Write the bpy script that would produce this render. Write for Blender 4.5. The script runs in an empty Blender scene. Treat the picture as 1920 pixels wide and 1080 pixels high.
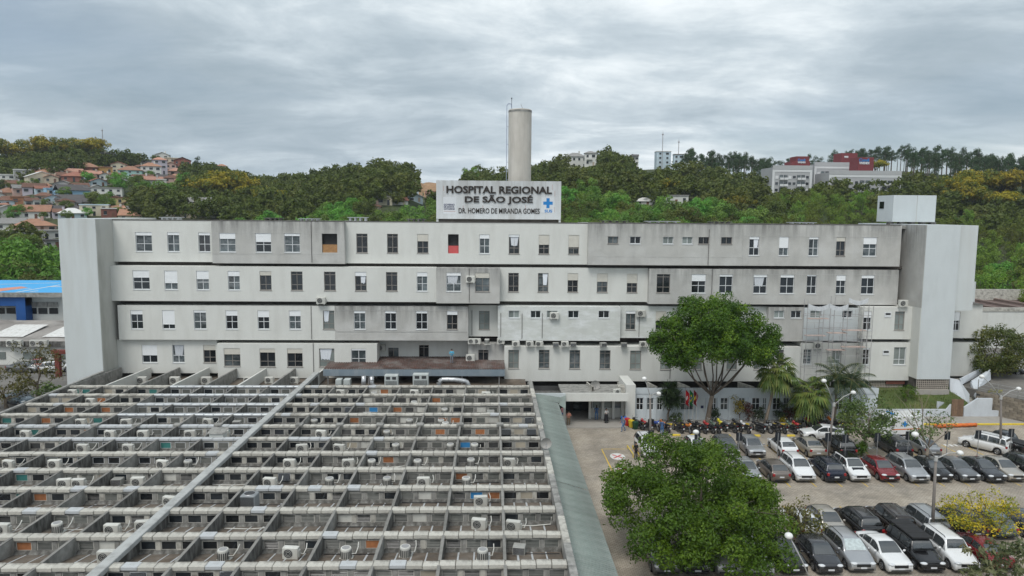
import bpy, math, random
import numpy as np
from mathutils import Vector, Matrix

# ------------------------------------------------------------------ camera, sky, sun, exposure
SC = bpy.context.scene
COL = SC.collection
CAM_H, FPX = 23.0, 1330.0
PITCH, YAW, ROLL = math.atan(140 / 1330), math.atan(38 / 1330), 0.0075
ROT = (Matrix.Rotation(-YAW, 3, 'Z') @ Matrix.Rotation(math.pi / 2 - PITCH, 3, 'X') @ Matrix.Rotation(ROLL, 3, 'Z'))
cd = bpy.data.cameras.new('camera')
cam = bpy.data.objects.new('camera', cd)
COL.objects.link(cam)
cd.sensor_width = 36.0
cd.lens = 36.0 * FPX / 1920.0
cd.clip_start, cd.clip_end = 0.5, 6000
cam.matrix_world = Matrix.Translation((0, 0, CAM_H)) @ ROT.to_4x4()
SC.camera = cam

SUN_EL, SUN_AZ = math.radians(58), math.radians(205)     # azimuth clockwise from +Y (behind the camera, to the left)
sd = bpy.data.lights.new('sun', 'SUN')
sd.energy = 1.5
sd.angle = math.radians(24)
sd.color = (1.0, 0.97, 0.92)
sun = bpy.data.objects.new('sun', sd)
COL.objects.link(sun)
sdir = Vector((math.cos(SUN_EL) * math.sin(SUN_AZ), math.cos(SUN_EL) * math.cos(SUN_AZ), math.sin(SUN_EL)))
sun.rotation_euler = sdir.to_track_quat('Z', 'Y').to_euler()
sun.location = sdir * 200

world = bpy.data.worlds.new('World')
SC.world = world
world.use_nodes = True
wn = world.node_tree
wn.nodes.clear()


def wnode(t, **kw):
    n = wn.nodes.new(t)
    for k, v in kw.items():
        setattr(n, k, v)
    return n


def wmath(op, a, b=None, c=None):
    n = wnode('ShaderNodeMath', operation=op)
    for i, v in enumerate((a, b, c)):
        if v is None:
            continue
        if isinstance(v, (int, float)):
            n.inputs[i].default_value = v
        else:
            wn.links.new(v, n.inputs[i])
    return n.outputs[0]


wout = wnode('ShaderNodeOutputWorld')
skyt = wnode('ShaderNodeTexSky', sky_type='NISHITA')
skyt.sun_disc = False
skyt.sun_elevation = SUN_EL
skyt.sun_rotation = SUN_AZ
skyt.air_density, skyt.dust_density, skyt.ozone_density = 1.0, 2.0, 1.5
bg_clear = wnode('ShaderNodeBackground')
bg_clear.inputs['Strength'].default_value = 0.085
wn.links.new(skyt.outputs[0], bg_clear.inputs['Color'])
tcw = wnode('ShaderNodeTexCoord')
sepw = wnode('ShaderNodeSeparateXYZ')
wn.links.new(tcw.outputs['Generated'], sepw.inputs[0])
zup = wmath('MAXIMUM', sepw.outputs[2], 0.0)
den = wmath('ADD', zup, 0.19)
cx_ = wmath('DIVIDE', sepw.outputs[0], den)
cy_ = wmath('DIVIDE', sepw.outputs[1], den)
comb = wnode('ShaderNodeCombineXYZ')
wn.links.new(cx_, comb.inputs[0])
wn.links.new(cy_, comb.inputs[1])


def wnoise(scale, detail, rough, loc, sx=1.0, sy=1.0, dist=0.0):
    mp = wnode('ShaderNodeMapping')
    mp.inputs['Location'].default_value = loc
    mp.inputs['Scale'].default_value = (sx, sy, 1)
    wn.links.new(comb.outputs[0], mp.inputs[0])
    n = wnode('ShaderNodeTexNoise')
    n.inputs['Scale'].default_value = scale
    n.inputs['Detail'].default_value = detail
    n.inputs['Roughness'].default_value = rough
    n.inputs['Distortion'].default_value = dist
    wn.links.new(mp.outputs[0], n.inputs['Vector'])
    return n.outputs['Fac']


def wramp(fac, stops):
    r = wnode('ShaderNodeValToRGB')
    wn.links.new(fac, r.inputs[0])
    el = r.color_ramp.elements
    while len(el) < len(stops):
        el.new(0.5)
    for e, (p, c) in zip(el, stops):
        e.position = p
        e.color = (*c, 1) if len(c) == 3 else c
    return r.outputs[0]


big = wnoise(0.5, 4, 0.5, (6.6, 0.3, 0), 0.75, 1.0, 0.2)
fine = wnoise(2.3, 11, 0.64, (7.3, 2.2, 0), 0.75, 1.05, 0.3)
mixn = wmath('ADD', wmath('MULTIPLY', big, 0.70), wmath('MULTIPLY', fine, 0.38))
cloud_col = wramp(mixn, [(0.40, (0.255, 0.32, 0.37)), (0.50, (0.345, 0.41, 0.46)), (0.565, (0.465, 0.53, 0.575)), (0.62, (0.64, 0.695, 0.725)), (0.70, (0.88, 0.905, 0.92))])
bg_cloud = wnode('ShaderNodeBackground')
bg_cloud.inputs['Strength'].default_value = 1.0
wn.links.new(cloud_col, bg_cloud.inputs['Color'])
# breaks of thin pale blue between the cloud layers
gap = wramp(wnoise(0.55, 4, 0.5, (1.2, 8.4, 0), 0.7, 1.0, 0.3), [(0.35, (0.55, 0.55, 0.55)), (0.50, (1, 1, 1))])
wmix = wnode('ShaderNodeMixShader')
wn.links.new(gap, wmix.inputs[0])
wn.links.new(bg_clear.outputs[0], wmix.inputs[1])
wn.links.new(bg_cloud.outputs[0], wmix.inputs[2])
wn.links.new(wmix.outputs[0], wout.inputs['Surface'])

SC.view_settings.view_transform = 'Standard'
SC.view_settings.look = 'None'
SC.view_settings.exposure = 0.42
SC.view_settings.gamma = 1.0
SC.view_settings.use_curve_mapping = False
SC.render.engine = 'CYCLES'
SC.cycles.max_bounces = 6
SC.cycles.diffuse_bounces = 3
SC.cycles.glossy_bounces = 2
SC.cycles.transmission_bounces = 2
SC.cycles.transparent_max_bounces = 6
SC.cycles.caustics_reflective = False
SC.cycles.caustics_refractive = False
SC.cycles.use_adaptive_sampling = True
SC.cycles.adaptive_threshold = 0.02
SC.cycles.use_denoising = True

RNG = random.Random(7)
NR = np.random.default_rng(7)


# ------------------------------------------------------------------ places measured in the photograph, put on real planes
def ray(px, py):
    return ROT @ Vector(((px - 960) / FPX, -(py - 540) / FPX, -1))


def at_y(px, py, Y):
    d = ray(px, py)
    t = Y / d.y
    return Vector((d.x * t, Y, CAM_H + d.z * t))


def at_z(px, py, z=0.0):
    d = ray(px, py)
    t = (z - CAM_H) / d.z
    return Vector((d.x * t, d.y * t, z))


# ------------------------------------------------------------------ mesh building
class MB:
    def __init__(self):
        self.v, self.f, self.m = [], [], []

    def face(self, pts, m=0):
        n = len(self.v)
        self.v += [tuple(p) for p in pts]
        self.f.append(tuple(range(n, n + len(pts))))
        self.m.append(m)
        return self

    def box(self, x0, x1, y0, y1, z0, z1, m=0):
        n = len(self.v)
        self.v += [(x0, y0, z0), (x1, y0, z0), (x1, y1, z0), (x0, y1, z0), (x0, y0, z1), (x1, y0, z1), (x1, y1, z1), (x0, y1, z1)]
        for q in ((0, 3, 2, 1), (4, 5, 6, 7), (0, 1, 5, 4), (1, 2, 6, 5), (2, 3, 7, 6), (3, 0, 4, 7)):
            self.f.append(tuple(n + i for i in q))
            self.m.append(m)
        return self

    def cbox(self, x0, x1, y0, y1, z0, z1, c=0.02, m=0):
        """box whose vertical and top edges are chamfered"""
        ring = lambda z, k: [(x0 + k + c, y0 + k, z), (x1 - k - c, y0 + k, z), (x1 - k, y0 + k + c, z), (x1 - k, y1 - k - c, z),
                             (x1 - k - c, y1 - k, z), (x0 + k + c, y1 - k, z), (x0 + k, y1 - k - c, z), (x0 + k, y0 + k + c, z)]
        return self.loft([ring(z0, 0), ring(z1 - c, 0), ring(z1, c)], m, True)

    def loft(self, rings, m=0, caps=False, closed=True):
        n0, k = len(self.v), len(rings[0])
        for r in rings:
            self.v += [tuple(p) for p in r]
        for i in range(len(rings) - 1):
            for j in range(k if closed else k - 1):
                a, b = n0 + i * k + j, n0 + i * k + (j + 1) % k
                self.f.append((a, b, b + k, a + k))
                self.m.append(m)
        if caps:
            self.f.append(tuple(n0 + j for j in reversed(range(k))))
            self.f.append(tuple(n0 + (len(rings) - 1) * k + j for j in range(k)))
            self.m += [m, m]
        return self

    def tube(self, pts, rad, n=8, m=0, caps=True):
        pts = [Vector(p) for p in pts]
        if not isinstance(rad, (list, tuple)):
            rad = [rad] * len(pts)
        rings = []
        for i, p in enumerate(pts):
            d = (pts[min(i + 1, len(pts) - 1)] - pts[max(i - 1, 0)])
            if d.length < 1e-9:
                d = Vector((0, 0, 1))
            d.normalize()
            a = Vector((0, 0, 1)) if abs(d.z) < 0.9 else Vector((1, 0, 0))
            u = d.cross(a).normalized()
            w = d.cross(u)
            rings.append([p + (u * math.cos(t) + w * math.sin(t)) * rad[i] for t in [-2 * math.pi * j / n for j in range(n)]])
        return self.loft(rings, m, caps)

    def ell(self, c, r, nu=10, nv=6, m=0, z0=-1.0):
        if not isinstance(r, (list, tuple)):
            r = (r, r, r)
        rings = []
        for i in range(nv + 1):
            s = z0 + (1 - z0) * i / nv
            s = math.sin(math.asin(max(-1, z0)) + (math.pi / 2 - math.asin(max(-1, z0))) * i / nv)
            q = math.sqrt(max(1e-6, 1 - s * s))
            rings.append([(c[0] + r[0] * q * math.cos(2 * math.pi * j / nu), c[1] + r[1] * q * math.sin(2 * math.pi * j / nu), c[2] + r[2] * s) for j in range(nu)])
        return self.loft(rings, m, True)

    def mesh(self, name, mats, smooth=False):
        me = bpy.data.meshes.new(name)
        me.from_pydata(self.v, [], self.f)
        if not isinstance(mats, (list, tuple)):
            mats = [mats]
        for q in mats:
            me.materials.append(q)
        if len(mats) > 1:
            me.polygons.foreach_set('material_index', self.m)
        if smooth:
            me.polygons.foreach_set('use_smooth', [True] * len(me.polygons))
        me.update()
        return me


def quads_mesh(name, verts, nper, mat, faces=None, shoot=None):
    """fast mesh from (n*nper,3) vertices, one polygon of nper corners each (or an explicit face array)"""
    verts = np.asarray(verts, np.float32).reshape(-1, 3)
    faces = np.arange(len(verts), dtype=np.int32).reshape(-1, nper) if faces is None else np.asarray(faces, np.int32)
    me = bpy.data.meshes.new(name)
    me.vertices.add(len(verts))
    me.vertices.foreach_set('co', verts.ravel())
    me.loops.add(faces.size)
    me.loops.foreach_set('vertex_index', faces.ravel())
    me.polygons.add(len(faces))
    me.polygons.foreach_set('loop_start', np.arange(0, faces.size, faces.shape[1], dtype=np.int32))
    for q in (mat if isinstance(mat, (list, tuple)) else [mat]):
        me.materials.append(q)
    me.update(calc_edges=True)
    if shoot is not None:
        me.attributes.new('shoot', 'FLOAT', 'POINT').data.foreach_set('value', np.asarray(shoot, np.float32))
    return me


def add(name, me, parent=None, loc=None, rz=None, label=None, cat=None, group=None, kind=None, world=False, rot=None, scale=None):
    o = bpy.data.objects.new(name, me)
    COL.objects.link(o)
    if loc is not None:
        o.location = loc
    if rz is not None:
        o.rotation_euler = (0, 0, rz)
    if rot is not None:
        o.rotation_euler = rot
    if scale is not None:
        o.scale = scale if isinstance(scale, (tuple, list, Vector)) else (scale,) * 3
    if parent is not None:
        o.parent = parent
        if world:
            o.matrix_parent_inverse = Matrix.Translation(-Vector(parent.location))
    for k, v in (('label', label), ('category', cat), ('group', group), ('kind', kind)):
        if v:
            o[k] = v
    return o


def thing(name, loc, label, cat, group=None, rz=None, scale=None):
    return add(name, None, None, loc, rz, label, cat, group, scale=scale)


def copy_tree(o, parent=None):
    c = o.copy()
    COL.objects.link(c)
    c.parent = parent
    for ch in o.children:
        copy_tree(ch, c)
    return c


def own_mat(o, mat, slot=0):
    """a colour of its own on a part whose mesh is shared"""
    o.material_slots[slot].link = 'OBJECT'
    o.material_slots[slot].material = mat


# ------------------------------------------------------------------ materials
def M(name, col, rough=0.8, var=0.12, vs=1.5, metal=0.0, spec=0.35, bump=0.0, bs=10.0, rnd=0.0, dirt=None, dirt2=None, coat=0.0, top=None, trans=0.0):
    """dirt=(colour, amount, scale, vertical stretch): stains; top=(colour, amount): stains that run down from the upper edge"""
    m = bpy.data.materials.new(name)
    m.use_nodes = True
    nt = m.node_tree
    b = nt.nodes['Principled BSDF']
    b.inputs['Roughness'].default_value = rough
    b.inputs['Metallic'].default_value = metal
    b.inputs['Specular IOR Level'].default_value = spec
    if coat:
        b.inputs['Coat Weight'].default_value = coat
        b.inputs['Coat Roughness'].default_value = 0.06
    N = lambda t: nt.nodes.new(t)
    L = nt.links.new
    tc = N('ShaderNodeTexCoord')
    cur = N('ShaderNodeRGB')
    cur.outputs[0].default_value = (*col, 1)
    cur = cur.outputs[0]

    def noise(scale, detail=4, st=1.0, rough_=0.55):
        mp = N('ShaderNodeMapping')
        mp.inputs['Scale'].default_value = (scale, scale, scale / st)
        L(tc.outputs['Object'], mp.inputs[0])
        n = N('ShaderNodeTexNoise')
        n.inputs['Scale'].default_value = 1.0
        n.inputs['Detail'].default_value = detail
        n.inputs['Roughness'].default_value = rough_
        L(mp.outputs[0], n.inputs['Vector'])
        return n.outputs['Fac']

    def mrange(v, a, bb, lo, hi):
        r = N('ShaderNodeMapRange')
        L(v, r.inputs[0])
        for i, q in enumerate((a, bb, lo, hi)):
            r.inputs[i + 1].default_value = q
        return r.outputs[0]

    def mixc(fac, a, bb, typ='MIX'):
        x = N('ShaderNodeMix')
        x.data_type = 'RGBA'
        x.blend_type = typ
        L(fac, x.inputs[0]) if not isinstance(fac, float) else setattr(x.inputs[0], 'default_value', fac)
        L(a, x.inputs[6])
        if isinstance(bb, tuple):
            x.inputs[7].default_value = (*bb, 1)
        else:
            L(bb, x.inputs[7])
        return x.outputs[2]

    if var:
        g = mrange(noise(vs), 0.25, 0.75, 1 - var, 1 + var)
        h = N('ShaderNodeHueSaturation')
        L(g, h.inputs['Value'])
        L(cur, h.inputs['Color'])
        cur = h.outputs[0]
    if rnd:
        oi = N('ShaderNodeObjectInfo')
        h = N('ShaderNodeHueSaturation')
        L(mrange(oi.outputs['Random'], 0, 1, 1 - rnd, 1 + rnd), h.inputs['Value'])
        L(cur, h.inputs['Color'])
        cur = h.outputs[0]
    for d in (dirt, dirt2):
        if d:
            dc, amt, sc, st = d
            cur = mixc(mrange(noise(sc, 6, st, 0.62), 0.46, 0.70, 0.0, amt), cur, dc)
    if top:
        sx = N('ShaderNodeSeparateXYZ')
        L(tc.outputs['Generated'], sx.inputs[0])
        t = mrange(sx.outputs[2], 0.45, 1.0, 0.0, 1.0)
        mu = N('ShaderNodeMath')
        mu.operation = 'MULTIPLY'
        L(t, mu.inputs[0])
        L(mrange(noise(1.3, 6, 9.0, 0.65), 0.38, 0.68, 0.05, 1.0), mu.inputs[1])
        m2 = N('ShaderNodeMath')
        m2.operation = 'MULTIPLY'
        L(mu.outputs[0], m2.inputs[0])
        m2.inputs[1].default_value = top[1]
        cur = mixc(m2.outputs[0], cur, top[0])
    L(cur, b.inputs['Base Color'])
    if bump:
        bn = N('ShaderNodeBump')
        bn.inputs['Strength'].default_value = bump
        bn.inputs['Distance'].default_value = 0.05
        L(noise(bs, 5), bn.inputs['Height'])
        L(bn.outputs[0], b.inputs['Normal'])
    return m


def leaf_mat(name, cols, rnd=0.12, trans=0.3, rough=0.55, shoot=0.6):
    """leaf colours drawn per shoot and per leaf; each tree drifts a little as a whole"""
    m = bpy.data.materials.new(name)
    m.use_nodes = True
    nt = m.node_tree
    b = nt.nodes['Principled BSDF']
    out = nt.nodes['Material Output']
    N = lambda t: nt.nodes.new(t)
    L = nt.links.new
    ge = N('ShaderNodeNewGeometry')
    rp = N('ShaderNodeValToRGB')
    el = rp.color_ramp.elements
    while len(el) < len(cols):
        el.new(0.5)
    for i, (e, c) in enumerate(zip(el, cols)):
        e.position = i / max(1, len(cols) - 1)
        e.color = (*c, 1)
    at_ = N('ShaderNodeAttribute')
    at_.attribute_name = 'shoot'
    mu = [N('ShaderNodeMath') for _ in range(2)]
    mu[0].operation, mu[1].operation = 'MULTIPLY', 'MULTIPLY_ADD'
    L(ge.outputs['Random Per Island'], mu[0].inputs[0])
    mu[0].inputs[1].default_value = 1 - shoot
    L(at_.outputs['Fac'], mu[1].inputs[0])
    mu[1].inputs[1].default_value = shoot
    L(mu[0].outputs[0], mu[1].inputs[2])
    L(mu[1].outputs[0], rp.inputs[0])
    oi = N('ShaderNodeObjectInfo')
    h = N('ShaderNodeHueSaturation')
    for inp, lo, hi in (('Value', 1 - rnd * 1.6, 1 + rnd * 1.6), ('Hue', 0.5 - rnd * 0.12, 0.5 + rnd * 0.12)):
        r = N('ShaderNodeMapRange')
        L(oi.outputs['Random'], r.inputs[0])
        r.inputs[3].default_value, r.inputs[4].default_value = lo, hi
        L(r.outputs[0], h.inputs[inp])
    L(rp.outputs[0], h.inputs['Color'])
    L(h.outputs[0], b.inputs['Base Color'])
    b.inputs['Roughness'].default_value = rough
    b.inputs['Specular IOR Level'].default_value = 0.3
    tr = N('ShaderNodeBsdfTranslucent')
    L(h.outputs[0], tr.inputs['Color'])
    mx = N('ShaderNodeMixShader')
    mx.inputs[0].default_value = trans
    L(b.outputs[0], mx.inputs[1])
    L(tr.outputs[0], mx.inputs[2])
    L(mx.outputs[0], out.inputs['Surface'])
    return m


def paint(name, col, metal=0.0, rough=0.22):
    return M(name, col, rough, 0.03, 2.0, metal, 0.5, coat=0.7)


GLASS = M('window_glass', (0.018, 0.022, 0.026), 0.06, 0.3, 0.8, 0, 0.6, rnd=0.5)  # broad lighter blotches paint reflections into the panes
WHITE_WALL = M('white_plaster', (0.645, 0.65, 0.615), 0.85, 0.03, 0.5, dirt=((0.40, 0.39, 0.35), 0.22, 0.9, 5.0), bump=0.05, bs=6)
COOL_WALL = M('cool_white_plaster', (0.55, 0.59, 0.60), 0.85, 0.03, 0.6, dirt=((0.40, 0.42, 0.42), 0.25, 0.8, 4.0), bump=0.05, bs=6)
GREY_WALL = M('weathered_plaster', (0.47, 0.465, 0.44), 0.9, 0.07, 0.6, dirt=((0.34, 0.335, 0.32), 0.45, 0.8, 3.5), dirt2=((0.64, 0.645, 0.63), 0.4, 0.35, 0.8), top=((0.12, 0.12, 0.115), 0.8), bump=0.1, bs=5)
PATCH_WALL = M('patched_plaster', (0.58, 0.60, 0.57), 0.88, 0.04, 0.5, dirt=((0.74, 0.76, 0.76), 0.9, 0.5, 0.35), dirt2=((0.44, 0.44, 0.41), 0.3, 0.7, 3.0))
TOWER_WALL = M('tower_plaster', (0.57, 0.605, 0.605), 0.85, 0.025, 0.3, dirt=((0.42, 0.42, 0.39), 0.32, 0.45, 7.0), top=((0.36, 0.35, 0.32), 0.35))
SHADED_STAIN_WALL = M('shaded_stained_side_plaster', (0.50, 0.50, 0.465), 0.88, 0.05, 0.4, dirt=((0.25, 0.25, 0.21), 0.5, 0.5, 4.0))  # tower flank: side shade painted into a darker plaster, with stains
RECESS = M('dark_recess_concrete', (0.10, 0.09, 0.08), 0.95, 0.3, 1.2)  # dark brown tone for the core, slots and backings
CONC = M('old_concrete', (0.265, 0.262, 0.245), 0.92, 0.12, 1.4, dirt=((0.11, 0.11, 0.105), 0.85, 1.3, 2.2), dirt2=((0.52, 0.51, 0.48), 0.4, 2.2, 1.0), bump=0.2, bs=9)
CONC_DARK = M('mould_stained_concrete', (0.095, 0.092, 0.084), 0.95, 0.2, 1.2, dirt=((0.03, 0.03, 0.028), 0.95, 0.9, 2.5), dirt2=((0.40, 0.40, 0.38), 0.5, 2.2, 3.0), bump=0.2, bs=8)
COPING = M('coping_concrete', (0.50, 0.485, 0.435), 0.9, 0.10, 2.0, dirt=((0.14, 0.13, 0.115), 0.85, 1.6, 0.8), rnd=0.10, bump=0.15, bs=12)
ROOFSLAB = M('flat_roof_felt', (0.135, 0.107, 0.082), 0.95, 0.25, 1.1, dirt=((0.06, 0.053, 0.047), 0.8, 0.9, 1.0), dirt2=((0.28, 0.26, 0.23), 0.5, 0.6, 1.0), bump=0.15, bs=6)
FLASHING = M('pale_flashing', (0.50, 0.52, 0.53), 0.6, 0.12, 3.0, dirt=((0.25, 0.25, 0.24), 0.5, 3.0, 1.0))
SHUTTER = M('white_roller_shutter', (0.78, 0.80, 0.81), 0.5, 0.02, 3)
SHUTTER2 = M('yellowed_shutter', (0.58, 0.56, 0.50), 0.6, 0.06, 3)
ALU = M('white_window_frame', (0.66, 0.68, 0.69), 0.45, 0.04, 3)
BROWNF = M('bronze_window_frame', (0.24, 0.22, 0.20), 0.5, 0.1, 3)
PLASTIC = M('white_unit_casing', (0.56, 0.56, 0.52), 0.5, 0.06, 3, rnd=0.14, dirt=((0.35, 0.33, 0.28), 0.35, 2.5, 1.5))
DARKGRILL = M('dark_fan_grille', (0.05, 0.052, 0.055), 0.6, 0.1, 8)
BLACKP = M('black_plastic', (0.018, 0.018, 0.02), 0.55, 0.1, 5)
STEEL = M('galvanised_steel', (0.46, 0.47, 0.48), 0.4, 0.1, 4, 0.7)
CURTAIN = M('pale_curtain', (0.66, 0.69, 0.73), 0.9, 0.08, 6, rnd=0.2)
WOOD = M('plywood', (0.36, 0.20, 0.09), 0.8, 0.2, 4)
# ------------------------------------------------------------------ terrain
# outline of the hills: picture column -> (row of the wooded skyline, height of the trees on it, distance of the crest)
SKYLINE = [(-900, 330, 8, 560), (-300, 312, 8, 560), (0, 300, 8, 560), (60, 282, 8, 560), (120, 274, 8, 560), (190, 285, 8, 550), (300, 292, 9, 540), (350, 305, 8, 530), (410, 316, 8, 520),
           (470, 330, 8, 500), (530, 336, 8, 470), (590, 328, 8, 440), (660, 312, 9, 410), (720, 304, 10, 400), (765, 305, 10, 400), (795, 334, 3, 430),
           (865, 332, 3, 430), (880, 322, 8, 420), (960, 322, 8, 420), (1010, 312, 8, 420), (1060, 302, 6, 430), (1110, 292, 5, 430), (1180, 300, 6, 440),
           (1240, 294, 7, 440), (1290, 296, 10, 440), (1350, 293, 13, 450), (1450, 300, 14, 460), (1540, 288, 14, 470), (1600, 277, 14, 470), (1680, 274, 14, 470),
           (1760, 280, 14, 470), (1850, 292, 13, 470), (1920, 302, 12, 470), (2300, 320, 12, 470), (2900, 340, 10, 470)]
_px = np.array([s[0] for s in SKYLINE], float)
_r1 = np.array([s[3] for s in SKYLINE], float)
_zr = []
for px_, py_, th_, r_ in SKYLINE:
    d_ = ray(px_, py_)
    _zr.append(CAM_H + d_.z / math.hypot(d_.x, d_.y) * r_ - th_)
_zr = np.array(_zr)
_az = np.array([math.atan2(ray(p, 400).x, ray(p, 400).y) for p in _px])


def _vnoise(x, y, s):
    return (np.sin(x / s * 1.3 + 1.7 * np.sin(y / s * 0.9)) + np.sin(y / s * 1.1 + 2.1 + 1.3 * np.sin(x / s * 0.7)) + 0.6 * np.sin((x + y) / s * 2.3)) / 2.6


def terrain_z(x, y):
    x, y = np.asarray(x, float), np.asarray(y, float)
    r = np.hypot(x, y)
    a = np.arctan2(x, y)
    r1 = np.interp(a, _az, _r1)
    zr = np.interp(a, _az, _zr)
    # level ground reaches farther on the left and on the right than behind the hospital
    r0 = np.interp(a, [-1.2, -0.55, -0.42, -0.2, 0.3, 0.45, 0.53, 1.2], [300, 215, 190, 140, 140, 165, 220, 230])
    s = np.clip((r - r0) / (r1 - r0), 0, 1)
    prof = 0.55 * s + 0.45 * s * s * (3 - 2 * s)
    z = zr * prof + _vnoise(x, y, 28) * 1.5 * np.clip(s * 4, 0, 1) * np.clip((1 - s) * 4, 0, 1)
    z = np.where(r > r1, zr - (r - r1) * 0.10, z)
    return np.maximum(z, -30.0)


def ray_ground(px, py, lo=90.0, hi=700.0):
    """the point of the terrain seen at a picture place"""
    d = ray(px, py)
    k = math.hypot(d.x, d.y)
    r = lo
    while r < hi:
        x, y, z = d.x / k * r, d.y / k * r, CAM_H + d.z / k * r
        if z <= float(terrain_z(x, y)):
            return Vector((x, y, float(terrain_z(x, y))))
        r += 1.0
    return None


HILL = M('hillside_undergrowth', (0.045, 0.065, 0.022), 0.95, 0.35, 0.12, dirt=((0.10, 0.085, 0.045), 0.6, 0.03, 1.0), bump=0.5, bs=0.6)
aa = np.linspace(-1.35, 1.35, 260)
rr = np.concatenate([[0.5, 20, 60], np.linspace(90, 600, 110), np.array([680, 800, 1000, 1400, 2000, 3500])])
A, Rr = np.meshgrid(aa, rr, indexing='ij')
X_, Y_ = Rr * np.sin(A), Rr * np.cos(A)
Z_ = terrain_z(X_, Y_) - 0.03
V_ = np.stack([X_, Y_, Z_], -1).reshape(-1, 3)
na, nr = len(aa), len(rr)
idx = (np.arange(na - 1)[:, None] * nr + np.arange(nr - 1)[None, :]).ravel()
F_ = np.stack([idx, idx + 1, idx + nr + 1, idx + nr], -1)[:, ::-1]
me = quads_mesh('ground', V_, 4, HILL, F_)
me.polygons.foreach_set('use_smooth', [True] * len(me.polygons))
add('ground', me, kind='structure')


def sheet(name, x0, x1, y0, y1, z, mat, kind='structure', parent=None):
    return add(name, MB().face([(x0, y0, z), (x1, y0, z), (x1, y1, z), (x0, y1, z)]).mesh(name, mat), parent, kind=None if parent else kind)


def paving_mat():
    m = M('interlocking_paving', (0.40, 0.35, 0.285), 0.92, 0.18, 0.25, dirt=((0.20, 0.18, 0.155), 0.75, 0.22, 1.0), dirt2=((0.52, 0.47, 0.40), 0.45, 0.5, 1.0))
    nt = m.node_tree
    b = nt.nodes['Principled BSDF']
    src = b.inputs['Base Color'].links[0].from_socket
    tc = nt.nodes.new('ShaderNodeTexCoord')
    br = nt.nodes.new('ShaderNodeTexBrick')
    br.inputs['Scale'].default_value = 1.7
    br.inputs['Mortar Size'].default_value = 0.03
    br.inputs['Color1'].default_value = (1.12, 1.12, 1.12, 1)
    br.inputs['Color2'].default_value = (0.82, 0.82, 0.82, 1)
    br.inputs['Mortar'].default_value = (0.42, 0.42, 0.42, 1)
    nt.links.new(tc.outputs['Object'], br.inputs['Vector'])
    mx = nt.nodes.new('ShaderNodeMix')
    mx.data_type, mx.blend_type = 'RGBA', 'MULTIPLY'
    mx.inputs[0].default_value = 0.8
    nt.links.new(src, mx.inputs[6])
    nt.links.new(br.outputs[0], mx.inputs[7])
    nt.links.new(mx.outputs[2], b.inputs['Base Color'])
    bn = nt.nodes.new('ShaderNodeBump')
    bn.inputs['Strength'].default_value = 0.4
    bn.inputs['Distance'].default_value = 0.02
    nt.links.new(br.outputs[0], bn.inputs['Height'])
    nt.links.new(bn.outputs[0], b.inputs['Normal'])
    return m


PAVING = paving_mat()
ASPHALT = M('old_asphalt', (0.15, 0.142, 0.13), 0.93, 0.15, 0.3, dirt=((0.25, 0.235, 0.21), 0.6, 0.15, 1.0), bump=0.1, bs=8)
SOIL = M('sandy_yard', (0.40, 0.31, 0.20), 0.95, 0.15, 0.1, dirt=((0.25, 0.20, 0.14), 0.5, 0.1, 1.0))
LAWN = M('short_grass', (0.075, 0.105, 0.03), 0.95, 0.3, 0.6, dirt=((0.17, 0.13, 0.06), 0.5, 0.35, 1.0), bump=0.5, bs=14)
YELLOW = M('worn_yellow_paint', (0.62, 0.42, 0.06), 0.8, 0.1, 1.5, dirt=((0.30, 0.25, 0.17), 0.8, 1.6, 1.0))
YELLOWF = M('yellow_kerb_paint', (0.70, 0.52, 0.05), 0.75, 0.1, 1.5, dirt=((0.38, 0.30, 0.14), 0.5, 2.5, 1.0))
WHITEP = M('worn_white_paint', (0.66, 0.66, 0.64), 0.8, 0.08, 2.0, dirt=((0.35, 0.32, 0.28), 0.5, 1.8, 1.0))
PALEFLOOR = M('entrance_tiles', (0.36, 0.34, 0.31), 0.55, 0.06, 0.8)
KERBC = M('kerb_concrete', (0.36, 0.34, 0.31), 0.9, 0.12, 1.0, dirt=((0.18, 0.17, 0.15), 0.5, 1.0, 1.0))

sheet('car_park_paving', 4.6, 110, 10, 76.9, 0.0, PAVING)
sheet('service_yard', -135, -44.4, 30, 140, 0.0, ASPHALT)
sheet('rear_yard', -44, 56.5, 96, 132, 0.0, ASPHALT)
add('rear_car_park', MB().face([(125, 176, 0.08), (215, 176, 0.08), (215, 236, 0.08), (125, 236, 0.08)]).mesh('rear_car_park', SOIL), kind='structure')

# pavement in front of the annex with a painted kerb, the entrance floor and the pavement by the stairs
pv = add('pavement', MB().box(14.6, 46, 75.6, 77.0, 0, 0.13).mesh('pavement', KERBC), kind='structure')
for i in range(16):
    x = 14.8 + i * 1.95
    add('kerb_stone', MB().cbox(x, x + 1.92, 75.35, 75.6, 0, 0.15, 0.02).mesh('kerb_stone', YELLOWF if i % 3 != 1 else KERBC), pv)
add('entrance_floor', MB().box(7.3, 14.5, 74.2, 81, 0, 0.12).mesh('entrance_floor', PALEFLOOR), kind='structure')
pv2 = add('stair_pavement', MB().box(46.1, 66, 75.5, 78.3, 0, 0.12).mesh('stair_pavement', KERBC), kind='structure')
for i in range(10):
    x = 46.3 + i * 1.95
    add('kerb_stone', MB().cbox(x, x + 1.92, 75.25, 75.5, 0, 0.15, 0.02).mesh('kerb_stone', YELLOWF), pv2)

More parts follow.
